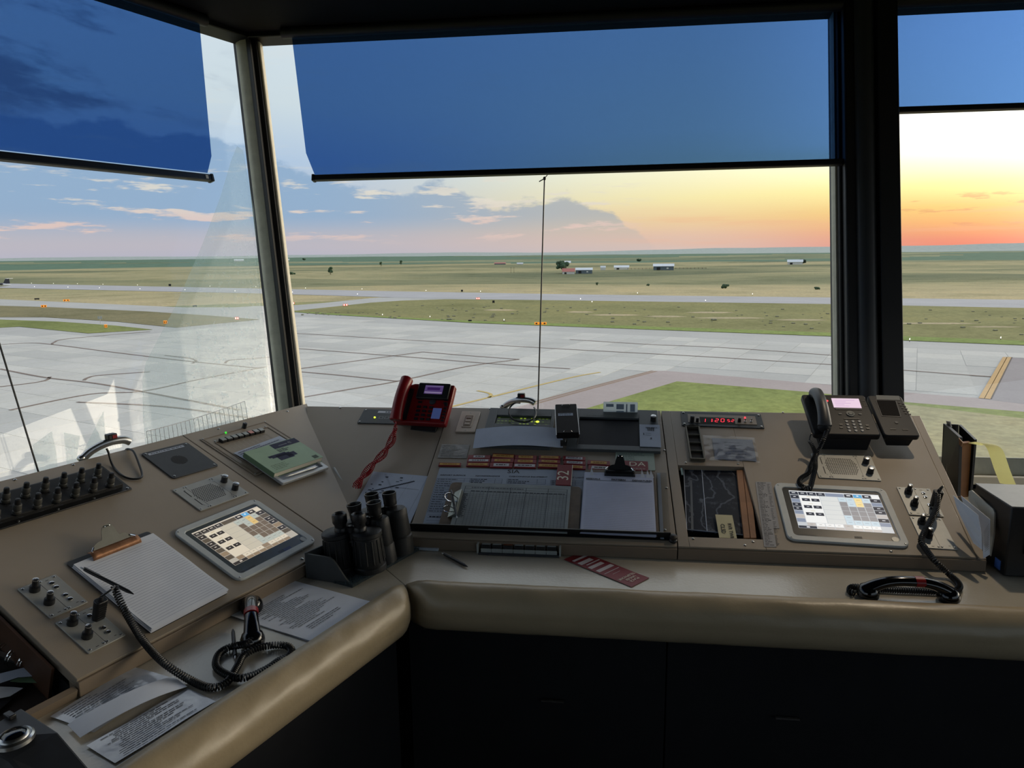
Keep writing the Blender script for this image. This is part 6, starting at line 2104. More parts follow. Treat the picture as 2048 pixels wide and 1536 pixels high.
for i in range(24):
    g += wordlines(X(.045), X(.095), Y(.26 + i * .022), 0, 1, .002, INK2, 40 + i)
marks('printed_form', t, g, .0082)
# bulldog clip on the left side of the board, wire loops
kx = inv @ c3(914, 1010, .012)
cl = MB()
LL = gh * .56
cl.hull2([V((-.020, -LL / 2, .0)), V((.010, -LL / 2, .0)), V((.004, -LL / 2, .016))], [V((-.020, LL / 2, .0)), V((.010, LL / 2, .0)), V((.004, LL / 2, .016))])
co_ = cl.build('clip_body', mat('clip_silver', (150, 156, 150), .3, .8, var=.1), t, .001)
co_.location = (kx.x, kx.y + .004, .0055)
MB().tube(spline([V((0, .016, .012)), V((-.022, .018, .03)), V((-.036, .008, .034)), V((-.034, -.006, .03)), V((-.02, -.008, .02)), V((0, .002, .012))], 6), .0016, 6).build('wire_loop', 'chrome', co_)
MB().tube(spline([V((0, -.034, .012)), V((-.02, -.036, .026)), V((-.032, -.048, .028)), V((-.026, -.058, .022)), V((-.012, -.052, .016)), V((0, -.046, .012))], 6), .0016, 6).build('wire_loop', 'chrome', co_)
A, B = inv @ c3(902, 979, .030), inv @ c3(914, 1037, .024)
PB = M @ ((A + B) / 2)
dxp = (M.to_3x3() @ (B - A)).normalized()
nz = PLN['C'][3]
dyp = nz.cross(dxp).normalized()
pen(basis(PB - nz * .004, dxp, dyp, dxp.cross(dyp)), 'black pen tucked under the silver clip of the sideways clipboard', (B - A).length)
# portrait clipboard
M, w_, h_ = rectf('C', [(1171.6, 941.7), (1312, 944), (1315, 1076), (1158, 1068)], .005)
t = thing('clipboard', 'clipboard with a lined white page and big black clip, upright on the centre panel', 'clipboard', M)
MB().prism(rpoly(w_, h_, .014, 4), 0, .004).build('board', 'board_brown', t, .001)
inv = M.inverted()
pq = [inv @ c3(x, y, .010) for x, y in ((1170.3, 945), (1307.5, 951), (1309.8, 1075), (1159, 1066.7))]
px0, px1 = (pq[0].x + pq[3].x) / 2, (pq[1].x + pq[2].x) / 2
py0, py1 = (pq[2].y + pq[3].y) / 2, (pq[0].y + pq[1].y) / 2
for i in range(3):
    b = MB()
    sheet(b, px1 - px0, py1 - py0, 12, 16, .0010, .0048 + i * .0014, 12.0 + i)
    b.build('paper_sheet', mat('page_blue', (196, 202, 224), .7, var=.05, vs=12), t, ang=80).location = ((px0 + px1) / 2 + .001 * (i - 1), (py0 + py1) / 2, 0)
g = []
pw2, ph2 = px1 - px0, py1 - py0
for i in range(30):
    y = py1 - ph2 * (.20 + .77 * i / 29)
    g.append((px0 + .04 * pw2, y - .0005, px1 - .02 * pw2, y + .0005, (150, 156, 184)))
g.append((px0 + .03 * pw2, py1 - ph2 * .145, px1 - .04 * pw2, py1 - ph2 * .14, INK))
marks('ruled_lines', t, g, .0092)
for s_, f in (('ARRIVALS', .13), ('PATTERN', .50), ('DEPARTURES', .84)):
    text('lettering', s_, .0105, 'black', t, px0 + f * pw2, py1 - ph2 * .125, .0094, 0, 'CENTER', .0001, .0003)
for x, y, a_ in ((.08, .02, .6), (.82, .02, 1.0), (.90, .025, .7), (.95, .02, 1.2)):
    MB().add([(0, -.012, 0), (.014, -.012, 0), (.004, .018, .010)], [(0, 1, 2)]).build('torn_corner', 'white_paper', t).location = (px0 + x * pw2, py1 - y * ph2, .009)
bulldog(t, .098, h_ * .395, 'black', 'black', .009, .058)
# clear acetate flap right of it
M, w_, h_ = rectf('C', [(1312, 945), (1334, 946), (1340, 1077), (1316, 1076)], .006)
t = thing('acetate_flap', 'narrow clear acetate flap at the right of the portrait clipboard', 'plastic sheet', M)
MB().box(0, 0, 0, w_, h_, .0008).build('sheet', ACET, t)
MB().box(-.2 * w_, 0, -.004, .3 * w_, h_, .0016).build('page_edge', 'blue_paper', t)
# black trough rail
A, B = uv('C', 822, 1056), uv('C', 1341, 1078)
t = thing('trough_rail', 'black rail along the lower edge of the centre panel that stops the clipboards', 'rail', frame('C', A[0], A[1] - .01))
Lr = B[0] - A[0]
MB().box(Lr / 2, .006, 0, Lr, .003, .022).build('rail', 'black', t, .0006)
MB().box(Lr / 2, .002, 0, Lr, .012, .003).build('foot', 'black', t)
MB().tube([V((0, .006, .022)), V((Lr - .02, .006, .022))], .0012, 6).build('bright_edge', 'alu_grey', t)
M = pframe('C', 1346, 1082)
t = thing('rubber_stop', 'round black rubber stop beside the trough rail', 'stop', M)
MB().lathe([(.011, 0), (.012, .006), (.009, .009), (.012, .013), (.011, .018), (.003, .020)], 18).build('knob', 'black', t)
screws(pC, [(uv('C', *p)[0] - oC[0], uv('C', *p)[1] - oC[1]) for p in ((1329, 901), (1333, 976), (980, 818), (1330, 1060))], 0, 1.2)
screws(pK, [(uv('C', *p)[0] - oK[0], uv('C', *p)[1] - oK[1]) for p in ((680, 814),)], 0, 1.3)
screws(pB, [(uv('L', *p)[0] - oB[0], uv('L', *p)[1] - oB[1]) for p in ((575, 823), (437, 858), (418, 875), (603, 1100))], 0, 1.2)
screws(pA, [(uv('L', *p)[0] - oA[0], uv('L', *p)[1] - oA[1]) for p in ((147, 930), (30, 960), (604, 1118))], 0, 1.2)
# key switch strip under the lip
P = zq(1038, 1109)
Mq = Mz(V((P.x, P.y, SH)), rC)
t = thing('switch_strip', 'strip of seven dark rocker switches with clear guards under the trough rail', 'switch', Mq)
Ws = (zq(1120, 1113) - zq(958, 1108)).length
MB().box(0, 0, 0.0005, Ws, .030, .006).build('base', 'charcoal', t, .001)
for i in range(7):
    x = (i - 3) * Ws / 7.4
    u_ = MB().box(x, .006, .006, Ws / 8.4, .024, .022).build('switch_body', 'black', t, .002)
    MB().box(x, -.0075, .006, Ws / 7.7, .002, .012).build('clear_guard', 'clear_plastic', u_)
    MB().box(x, .006, .028, Ws / 9.5, .016, .0015).build('key_label', mat('label_rust', (120, 70, 44), .5) if i == 2 else 'clear_plastic', u_)
for s in (-1, 1):
    MB().box(s * Ws * .508, 0, .004, .005, .026, .028).build('end_bracket', 'clear_plastic', t)
# white bar, marker, pen, red checklist on the ledge
M, L = two_pt('S', (826, 1098), (878, 1101))
t = thing('white_bar', 'short white plastic bar behind the binoculars mat', 'bar', M)
MB().box(0, 0, .001, L, .018, .008).build('bar', mat('bar_white', (176, 186, 196), .4), t, .001)
M, L = two_pt('S', (824, 1086), (893, 1091))
t = thing('black_marker', 'fat black marker lying against the lip behind the white bar', 'marker', M)
MB().lathe([(.006, 0), (.008, .004), (.008, L * .6), (.009, L * .62), (.009, L - .003), (.007, L)], 14, Matrix.Translation((-L / 2, 0, .0095)) @ Matrix.Rotation(R(90), 4, 'Y')).build('barrel', 'black', t)
M, L = two_pt('S', (883.5, 1109), (935.5, 1137))
pen(M @ Matrix.Rotation(math.pi, 4, 'Z'), 'black pen lying alone on the ledge in front of the trough rail', L)
def redmk(w, h):
    out = []
    for x0, x1, a_, b_ in ((-.40, -.36, -.4, .4), (-.31, -.24, -.42, .25), (-.21, -.19, -.3, .42), (-.15, -.09, -.42, .3), (-.03, .03, -.42, .4), (.09, .1, -.4, .4), (.16, .165, -.2, .2)):
        out.append((x0 * w, a_ * h, x1 * w, b_ * h, (200, 190, 190)))
    return out
t = loose('narrow dark red checklist strip with white lettering on the ledge', [(1163, 1107), (1302.5, 1155), (1268, 1172), (1119.6, 1121)], redmk, 'S', .0005, 'red_print', amp=.0008, name='checklist_strip', cat='checklist', seed=13.0)
M, w_, h_ = rectf('S', [(1163, 1107), (1302.5, 1155), (1268, 1172), (1119.6, 1121)], .0005)
for i, s_ in enumerate(('PLACE', 'UNDER', 'TELEPHONE')):
    text('lettering', s_, .0125, 'cream', t, w_ * (.415 - i * .055), 0, .0028, R(90) + math.pi, 'CENTER', .0001)

# ================================================================ right panel
M, w_, h_ = rectf('C', [(1361.7, 826.5), (1522.4, 828), (1526.5, 856.6), (1363.8, 853.8)])
t = thing('digital_clock', 'rack clock with glowing red digits reading 11:20 52', 'clock', M)
MB().prism(rpoly(w_, h_, .002, 1), 0, .004).build('plate', 'slate_panel', t, .0008)
MB().prism(rpoly(w_ * .84, h_ * .60, .001, 1), .003, .006).build('face', 'panel_tan', t, .0006)
inv = M.inverted()
pz = lambda x, y, h=.006: inv @ c3(1320 + x / 7.314, 780 + y / 7.314, h)
a, b_ = pz(578, 395), pz(1102, 492)
MB().box((a.x + b_.x) / 2, (a.y + b_.y) / 2, .005, b_.x - a.x, a.y - b_.y, .0016).build('display_window', mat('window_black', (8, 4, 5), .4, var=0, spec=.1), t)
SEG = {'0': 'abcdef', '1': 'bc', '2': 'abged', '5': 'afgcd'}
dg = MB()
def digit(ch, cx, cy, wd, ht):
    th = wd * .20
    sl = .14
    for s_ in SEG[ch]:
        if s_ in 'agd':
            y = {'a': ht / 2, 'g': 0, 'd': -ht / 2}[s_]
            q = [(-wd / 2 + th * .6, y - th / 2), (wd / 2 - th * .6, y - th / 2), (wd / 2 - th * .6, y + th / 2), (-wd / 2 + th * .6, y + th / 2)]
        else:
            x = wd / 2 if s_ in 'bc' else -wd / 2
            y0_, y1_ = (th * .4, ht / 2 - th * .4) if s_ in 'bf' else (-ht / 2 + th * .4, -th * .4)
            q = [(x - th / 2, y0_), (x + th / 2, y0_), (x + th / 2, y1_), (x - th / 2, y1_)]
        dg.add([(cx + x + y * sl, cy + y, 0) for x, y in q], [(0, 1, 2, 3)], (255, 40, 60))
hgt = (a.y - b_.y) * .60
for ch, x, sc2 in (('1', 640, 1), ('1', 735, 1), ('2', 830, 1), ('0', 915, 1), ('5', 1003, .72), ('2', 1062, .72)):
    q = pz(x, 446)
    digit(ch, q.x, q.y - (1 - sc2) * hgt * .4, hgt * .52 * sc2, hgt * sc2)
q = pz(768, 446)
for s in (-1, 1):
    dg.rect(q.x - .0012, q.y + s * hgt * .22 - .0012, q.x + .0012, q.y + s * hgt * .22 + .0012, 0, (255, 40, 60))
o = dg.build('digits', vcmat('digit_glow', True, strength=2.0), t, smooth=False)
o.location = (0, 0, .0068)
for x, r_, hh in ((468, .0075, .02), (545, .0052, .012), (1160, .0058, .012)):
    q = pz(x, 462)
    knob(t, q.x, q.y, .006, r_, hh, 'black')
for x in (1245, 1335):
    q = pz(x, 465)
    tg = MB().lathe([(.004, 0), (.004, .003), (.0018, .0035), (.0022, .013), (.001, .0145)], 10).build('toggle_switch', 'steel', t)
    tg.location = (q.x, q.y, .006)
q = pz(1242, 412)
MB().lathe([(.0028, 0), (.0028, .003), (.001, .006)], 10, Matrix.Translation((q.x, q.y, .006))).build('red_lamp', 'led_red', t)
screws(t, corners(w_, h_, .009), .004, 1.2)
# four cell slot box
M, w_, h_ = rectf('C', [(1374.7, 858), (1399.3, 858), (1406, 922), (1378.8, 922)])
t = thing('slot_box', 'narrow four cell slot box with a metal rim below the clock', 'holder', M)
ring(rpoly(w_ + .006, h_ + .006, .002, 1), rpoly(w_ - .004, h_ - .004, .001, 1), 0, .012).build('rim', mat('rim_bronze', (96, 92, 80), .45, .4, var=.1), t, .001)
MB().box(0, 0, .0002, w_ - .003, h_ - .003, .002).build('bottom', 'black_matte', t)
for i in range(3):
    MB().box(0, (i - 1) * h_ / 4, .001, w_ - .004, .0016, .009).build('divider', 'rim_bronze', t)
MB().tube([V((-w_ / 2 - .006, h_ / 2 + .002, .010)), V((0, h_ / 2 + .006, .014)), V((w_ / 2 + .006, h_ / 2 + .002, .010))], .0022, 6).build('wire_lip', 'steel', t)
# plastic sleeve with card
M, w_, h_ = rectf('C', [(1406.8, 873), (1510, 875.7), (1516, 925.6), (1409.6, 923.6)], .001)
t = thing('plastic_sleeve', 'clear plastic sleeve holding a blue grey card under the clock', 'sleeve', M)
b = MB()
sheet(b, w_ * .78, h_ * .84, 8, 6, .0005, .0012, 4.0)
b.build('card', mat('card_bluegrey', (104, 112, 130), .55, var=.06), t, ang=80).location = (.07 * w_, -.0, 0)
marks('printed_text', t, wordlines(-.1 * w_, .3 * w_, .25 * h_, -.3 * h_, 6, .0026, (70, 76, 90), 17), .0026)
b = MB()
for j in range(13):
    for i in range(19):
        x, y = (i / 18 - .5) * w_, (j / 12 - .5) * h_
        b.v.append((x, y, .0042 + .0022 * noise.noise(V((x * 45, y * 45, 4)))))
for j in range(12):
    for i in range(18):
        b.f.append((j * 19 + i, j * 19 + i + 1, (j + 1) * 19 + i + 1, (j + 1) * 19 + i))
        b.c.append(None)
b.build('clear_cover', ACET, t, ang=80)
# sunken well
uc, vc = (wu0 + wu1) / 2, (wv0 + wv1) / 2
ww, wh_ = wu1 - wu0, wv1 - wv0
M = frame('C', uc, vc, 0)
t = thing('console_well', 'black sunken well in the right panel with a scratched glass plate', 'console', M)
MB().box(0, 0, -.045, ww, wh_, .012).build('floor', 'black_matte', t)
for x, y, sx_, sy_ in ((-ww / 2 - .004, 0, .008, wh_ + .016), (ww / 2 + .004, 0, .008, wh_ + .016), (0, wh_ / 2 + .004, ww, .008), (0, -wh_ / 2 - .004, ww, .008)):
    MB().box(x, y, -.045, sx_, sy_, .022).build('side', 'black_matte', t)
inv = M.inverted()
wz = lambda x, y, h: inv @ c3(1320 + x / 7.314, 900 + y / 7.314, h)
gq = [wz(345, 275, -.018), wz(1130, 300, -.018), wz(1215, 1245, -.018), wz(390, 1165, -.018)]
def scratch():
    m = bpy.data.materials.new('scratched_glass')
    m.use_nodes = True
    t_ = NT(m.node_tree)
    b_ = t_.N['Principled BSDF']
    co = t_.new('ShaderNodeTexCoord').outputs['Object']
    n = t_.noise(co, 26.0, 8.0, .75)
    wv = t_.new('ShaderNodeTexWave')
    wv.inputs['Scale'].default_value = 6.0
    wv.inputs['Distortion'].default_value = 14.0
    wv.inputs['Detail'].default_value = 4.0
    t_.link(co, wv.inputs['Vector'])
    f = t_.m('ADD', t_.sstep(n, .5, .75, 0, .5), t_.m('MULTIPLY', t_.sstep(wv.outputs[1], .93, .99), .5))
    t_.link(t_.mix(f, lin((26, 32, 44)), lin((112, 120, 134))), b_.inputs['Base Color'])
    b_.inputs['Roughness'].default_value = .4
    b_.inputs['Specular IOR Level'].default_value = .25
    return m
b = MB()
b.hull2([p - V((0, 0, .005)) for p in reversed(gq)], list(reversed(gq)))
gl_ = b.build('glass_plate', scratch(), t, smooth=False)
e = .0012
MB().tube([gq[0] + V((0, 0, e)), gq[3] + V((0, 0, e)), gq[2] + V((0, 0, e))], .0014, 5).build('glass_edge', 'blue_paper', gl_)
MB().tube([wz(610, 290, -.017), wz(688, 1190, -.017)], .0013, 5).build('white_line', 'blue_paper', gl_)
mb_ = MB()
mb_.hull2([wz(440, 440, -.0178), wz(455, 1160, -.0178), wz(492, 1162, -.0178), wz(468, 440, -.0178)], [wz(440, 440, -.0170), wz(455, 1160, -.0170), wz(492, 1162, -.0170), wz(468, 440, -.0170)])
mb_.build('tape_band', mat('tape_grey', (92, 98, 106), .5), t)
tp = wz(320, 310, .002)
MB().box(tp.x, tp.y, 0, .006, .036, .0015).build('tape_tab', mat('tape_teal', (110, 138, 138), .5), t)
screws(pR, [(uv('C', 1320 + x / 7.314, 900 + y / 7.314)[0] - oR[0], uv('C', 1320 + x / 7.314, 900 + y / 7.314)[1] - oR[1]) for x, y in ((380, 185), (1145, 205), (485, 1300), (1362, 1345), (1245, 1395))] + [(uv('C', 1566, 825)[0] - oR[0], uv('C', 1566, 825)[1] - oR[1]), (uv('C', 1782, 1103)[0] - oR[0], uv('C', 1782, 1103)[1] - oR[1])], 0, 1.1)
for i, (xa, xb, xc, xd) in enumerate(((1120, 1208, 1318, 1228), (1214, 1300, 1412, 1324))):
    q = [c3(1320 + x / 7.314, 900 + y / 7.314, -.008) for x, y in ((xa, 292), (xb, 292), (xc, 1286), (xd, 1286))]
    o0 = (q[0] + q[2]) / 2
    t2 = thing('wooden_strip', '%s wooden strip lying in the sunken well' % ('left' if i == 0 else 'right'), 'wood strip', Matrix.Translation(o0), 'wooden strips in the sunken well')
    n = PLN['C'][3]
    MB().hull2([p - o0 - n * .012 for p in reversed(q)], [p - o0 for p in reversed(q)]).build('strip', 'wood', t2, .0008)
M, w_, h_ = rectf('C', [(1431.4, 1030), (1465.6, 1031), (1472.5, 1077), (1437.6, 1076.4)], -.010)
t = thing('sticky_note', 'pale yellow note reading RVR TWR CLSD on the glass plate', 'note', M)
b = MB()
sheet(b, w_, h_, 6, 6, .0006, .0012, 2.0)
b.build('paper_sheet', mat('note_yellow', (190, 184, 150), .7, var=.04), t, ang=80)
text('lettering', 'RVR TWR', w_ * .30, 'black', t, .22 * w_, -.02, .0026, R(-90), 'CENTER', .0001, .0002)
text('lettering', 'CLSD', w_ * .34, 'black', t, -.2 * w_, -.012, .0026, R(-90), 'CENTER', .0001, .0002)
# frequency list label
pts = [(1510.7, 963.6), (1542, 964), (1559, 1057), (1547, 1057), (1553, 1094), (1528.5, 1093.5)]
P = [V((*uv('C', x, y, .001), 0)) for x, y in pts]
c0_ = sum(P, V((0, 0, 0))) / 6
t = thing('frequency_list', 'long narrow printed list stuck left of the right touch screen', 'label', frame('C', c0_.x, c0_.y, .0005))
MB().prism([(p.x - c0_.x, p.y - c0_.y) for p in reversed(P)], 0, .0008).build('paper_sheet', mat('list_grey', (150, 150, 152), .6, var=.06), t)
ys0, ys1 = P[0].y - c0_.y, P[5].y - c0_.y
g = []
for i in range(44):
    y = ys0 + (ys1 - ys0) * (i + .8) / 45
    xl = (P[0].x - c0_.x) + (P[5].x - P[0].x) * (i / 44.0) + .004
    g += wordlines(xl, xl + .026, y, 0, 1, .0032 if i % 9 == 0 else .0022, (72, 74, 78), 60 + i, full=i % 9 == 0)
    if i % 9:
        g += wordlines(xl + .030, xl + .040, y, 0, 1, .0022, (92, 94, 98), 160 + i)
marks('printed_text', t, g, .001)
touch_screen('C', [(1550, 972), (1772, 977), (1812, 1094), (1574, 1086)], 'touch screen with a bright white button grid on the right console', False)
speaker_plate('C', [(1625, 910), (1742, 911.4), (1759, 960.6), (1635.8, 959)], 'grey speaker plate with two knobs below the black telephone')
jack_plate('C', [(1795, 977), (1861.6, 977), (1883, 1034), (1816.7, 1031)], 'upper grey jack plate at the right end of the console')
jack_plate('C', [(1820, 1035.5), (1885, 1036.6), (1912, 1100.6), (1848, 1097)], 'lower grey jack plate at the right end beneath the coiled cord', blank=True)
# ---- black telephone with sidecar
def fit_tilt(px):
    """plane of a desk phone: lower edge at a height over the panel, tilted more than the panel"""
    return px
p_, d_C, v_C, n_C, o_C = PLN['C']
lowL = c3(1626, 868, .065)
yawp = math.atan2(d_C.y, d_C.x)
PT = R(29)
vy = o_C * math.cos(PT) + V((0, 0, math.sin(PT)))
nf = d_C.cross(vy)
def onface(x, y):
    q = hit(x, y, lowL, nf) - lowL
    return q.dot(d_C), q.dot(vy)
M = basis(lowL, d_C, vy, nf)
A = [onface(*q) for q in ((1606, 789), (1732, 790), (1759, 870), (1625.6, 869))]
wB = ((A[1][0] - A[0][0]) + (A[2][0] - A[3][0])) / 2
hB = ((A[0][1] - A[3][1]) + (A[1][1] - A[2][1])) / 2
x0b = (A[0][0] + A[3][0]) / 2
t = thing('black_telephone', 'black desk telephone with a lit pink display on the right console', 'telephone', M)
ph = mat('phone_black', (20, 22, 26), .5, var=.08, spec=.3)
MB().prism([(x + x0b + wB / 2, y + hB / 2) for x, y in rpoly(wB, hB, .010, 4)], -.022, 0).build('body', 'phone_black', t, .004, 3)
MB().hull2([(x0b + .02, .012, -.022), (x0b + wB - .02, .012, -.022), (x0b + wB - .02, hB * .8, -.022), (x0b + .02, hB * .8, -.022)], [(x0b + .03, -.004, -.066), (x0b + wB - .03, -.004, -.066), (x0b + wB - .03, .05, -.070), (x0b + .03, .05, -.070)]).build('wedge_base', 'phone_black', t, .003)
fz2 = lambda x, y: onface(1560 + x / 6.4, 770 + y / 6.4)
def facequad(name, pts, m, z, parent=t, glow=None):
    q = [fz2(*p) for p in pts]
    b = MB()
    b.hull2([(x, y, z - .001) for x, y in reversed(q)], [(x, y, z) for x, y in reversed(q)], glow)
    return b.build(name, m, parent, smooth=False)
facequad('display', [(655, 172), (1005, 178), (1045, 296), (690, 288)], GLOW, .0012, glow=(232, 206, 224))
g = MB()
for i in range(5):
    a_, b2 = fz2(690 + i * 6, 200 + i * 18), fz2(980 + i * 6, 204 + i * 18)
    g.rect(a_[0], a_[1] - .0008, a_[0] + (b2[0] - a_[0]) * (.9, .5, .7, .4, .6)[i], a_[1] + .0008, 0, (190, 150, 200))
g.build('display_text', GLOW, t, smooth=False).location = (0, 0, .0015)
facequad('soft_key_bar', [(705, 303), (1045, 308), (1048, 320), (712, 316)], 'module_grey', .002)
q = fz2(900, 372)
MB().lathe([(.0140, 0), (.0135, .003), (.009, .0032), (.0065, .0022), (.006, .004), (.002, .0042)], 22).build('navigation_ring', 'module_grey', t).location = (*q, 0)
for i, (x, y) in enumerate(((770, 372), (1025, 375), (780, 508), (785, 548), (1125, 560), (1115, 520))):
    q = fz2(x, y)
    MB().prism(rpoly(.0105, .006, .0025, 3), 0, .002).build('soft_key', 'module_grey' if i < 2 else 'black', t).location = (*q, 0)
dk = MB().lathe([(.0052, 0), (.005, .0022), (.003, .0026), (.001, .0026)], 14).mesh('key', mat('key_grey', (118, 124, 130), .4, var=.05))
for j, (yy, xs_) in enumerate(((467, (850, 932, 1013)), (507, (862, 945, 1027)), (546, (875, 958, 1040)), (586, (888, 971, 1053)))):
    for x in xs_:
        q = fz2(x, yy)
        inst('key', dk, t, (*q, 0))
for i in range(5):
    q = fz2(1065 + i * 8, 205 + i * 16)
    MB().box(*q, 0, .012, .0022, .001).build('line_key', 'black', t)
facequad('message_bar', [(815, 428), (1015, 432), (1018, 442), (818, 438)], 'black', .002)
q = fz2(603, 204)
MB().cyl(*q, 0, .001, .0035, n=12).build('red_lamp', 'led_red', t)
# its handset in the cradle
P, rs = [], []
ha, hb2 = fz2(440, 150), fz2(560, 575)
for i in range(25):
    f = i / 24
    P.append(V((ha[0] + (hb2[0] - ha[0]) * f, ha[1] + (hb2[1] - ha[1]) * f, .016 + .026 * math.sin(math.pi * f) ** .7)))
    rs.append(.0165 + .004 * abs(2 * f - 1) ** 3)
MB().tube(P, .018, 16, rs=rs, flat=1.15).build('handset', mat('handset_grey', (54, 58, 63), .42, var=.05), t, .004, ang=60)
for f, pp in ((0, P[0]), (1, P[-1])):
    MB().lathe([(.017, -.016), (.020, -.012), (.020, 0), (.012, .012)], 18, Matrix.Translation(pp)).build('handset_end', 'phone_black', t)
# sidecar key module
t2 = thing('phone_key_module', 'black key module with a dark screen attached right of the black telephone', 'telephone', M)
A = [onface(*q) for q in ((1736.6, 791), (1803.7, 793.4), (1839.7, 874.7), (1764.7, 871.5))]
x0s, wS = (A[0][0] + A[3][0]) / 2, ((A[1][0] - A[0][0]) + (A[2][0] - A[3][0])) / 2
x0s = max(x0s, x0b + wB + .002)
yS = (A[2][1] + A[3][1]) / 2
hS = ((A[0][1] - A[3][1]) + (A[1][1] - A[2][1])) / 2
MB().prism([(x + x0s + wS / 2, y + hS / 2 + yS) for x, y in rpoly(wS, hS, .012, 5)], -.016, .003).build('body', 'phone_black', t2, .004, 3)
MB().hull2([(x0s + .01, yS + .012, -.016), (x0s + wS - .01, yS + .012, -.016), (x0s + wS - .01, yS + hS * .7, -.016), (x0s + .01, yS + hS * .7, -.016)], [(x0s + .02, yS + .008, -.05), (x0s + wS - .02, yS + .008, -.05), (x0s + wS - .02, yS + .05, -.05), (x0s + .02, yS + .05, -.05)]).build('wedge_base', 'phone_black', t2, .003)
facequad('screen_rim', [(1220, 200), (1485, 212), (1548, 420), (1298, 408)], 'charcoal', .0042, t2)
facequad('screen', [(1232, 208), (1472, 216), (1533, 408), (1306, 400)], mat('screen_brown', (14, 12, 11), .5, var=.1, spec=.04), .0052, t2)
for i in range(5):
    for j in range(2):
        q = fz2(1522 + i * 22 + j * 48, 238 + i * 34 + j * 12)
        MB().prism(rpoly(.008, .0042, .0018, 2), .003, .0048).build('key', 'black', t2).location = (*q, 0)
q = fz2(1488, 490)
MB().lathe([(.0058, .003), (.0055, .005), (.002, .0052)], 14).build('round_key', 'charcoal', t2).location = (*q, 0)
for x in (1445, 1600):
    q = fz2(x, 575 + (x - 1445) * .04)
    MB().box(*q, .003, .018, .003, .0015).build('page_key', 'black', t2)
facequad('label_band', [(1225, 140), (1520, 150), (1535, 205), (1232, 195)], 'module_grey', .0040, t2)
# cord of the black telephone
hs0 = M @ V((hb2[0] + .004, hb2[1] - .016, .012))
c4 = lambda x, y, h: P3('C', 1560 + x / 6.4, 770 + y / 6.4, h)
pth = [hs0, c4(560, 690, .075), c4(500, 820, .045), c4(455, 930, .028), c4(455, 1040, .018), c4(440, 1120, .014), c4(415, 1220, .014), c4(385, 1310, .014), c4(300, 1300, .014), c4(245, 1250, .014), c4(270, 1190, .014), c4(370, 1120, .016), c4(390, 1040, .022), c4(420, 960, .030), c4(450, 880, .034), c4(420, 780, .045), c4(375, 710, .055)]
cord('coiled_cord', 'black coiled cord tangled below the black telephone', pth, .0058, .0018, .0054, lead=[c4(375, 710, .055), c4(385, 660, .065), c4(405, 620, .08)], group='black coiled cords')
# right handset, plug and cord
M2_ = pframe('C', 1868, 1012, .003)
plug(M2_, 'black plug standing in the upper right jack plate')
ptop = M2_ @ V((0, 0, .066))
z5 = lambda x, y: (1500 + x / 4.452, 940 + y / 4.452)
c5 = lambda x, y, h: P3('C', *z5(x, y), h)
s5 = lambda x, y, z: atz(*z5(x, y), SH + z)
pth = [c5(1672, 215, .062), c5(1662, 330, .045), c5(1610, 450, .032), c5(1550, 560, .022), c5(1525, 630, .014), c5(1555, 690, .010), s5(1650, 815, .040), s5(1770, 925, .014), s5(1850, 1000, .009), s5(1862, 1050, .009), s5(1800, 1085, .009), s5(1650, 1082, .009), s5(1500, 1075, .009), s5(1350, 1070, .009), s5(1200, 1062, .009), s5(1060, 1056, .010), s5(960, 1042, .010), s5(900, 1048, .010), s5(892, 1084, .009), s5(930, 1096, .010)]
cord('coiled_cord', 'black coiled cord running down from the right jack plug to the handset', pth, .0068, .0021, .0058, lead=[ptop, ptop + V((.006, -.004, .008)), c5(1672, 215, .062)], group='black coiled cords')
ea, eb = s5(1100, 1140, .0), s5(1710, 1168, .0)
mid = (ea + eb) / 2
mid.z = SH + .003
handset(Mz(mid, math.atan2(eb.y - ea.y, eb.x - ea.x)), 'glossy black handset lying crosswise on the right ledge', .225)

# ================================================================ right end of the ledge
zr = lambda x, y: (1840 + x / 4.043, 820 + y / 4.043)
# black printer box
top_z = SH + .20
q = [atz(*zr(450, 592), top_z), atz(*zr(745, 780), top_z)]
fwd = (q[0] - q[1])
fl_ = V((fwd.x, fwd.y, 0)).normalized()
Dp = V((fwd.x, fwd.y, 0)).length
rt_ = V((fl_.y, -fl_.x, 0))
M = basis(V((q[1].x, q[1].y, SH)), rt_, fl_, V((0, 0, 1)))
t = thing('printer_box', 'black strip printer box with a pale top at the right edge', 'printer', M)
Hb = top_z - SH
MB().box(.13, Dp / 2, .004, .26, Dp, Hb - .006).build('case', 'black', t, .004)
MB().box(.13, Dp / 2, Hb - .004, .262, Dp + .002, .004).build('lid', mat('lid_grey', (96, 96, 96), .35, var=.12, vs=30), t, .001)
MB().box(.10, -.002, Hb * .35, .12, .006, Hb * .5).build('front_panel', 'black_gloss', t, .002)
MB().box(.06, -.004, Hb * .72, .03, .008, .05).build('latch', 'charcoal', t, .002)
MB().box(-.0008, .035, .012, .0016, .028, .026).build('blue_sticker', mat('sticker_sky', (66, 104, 176), .4), t)
for x, y in ((.02, .02), (.24, .02), (.02, Dp - .02), (.24, Dp - .02)):
    MB().cyl(x, y, 0, .006, .008, n=10).build('foot', 'black_matte', t)
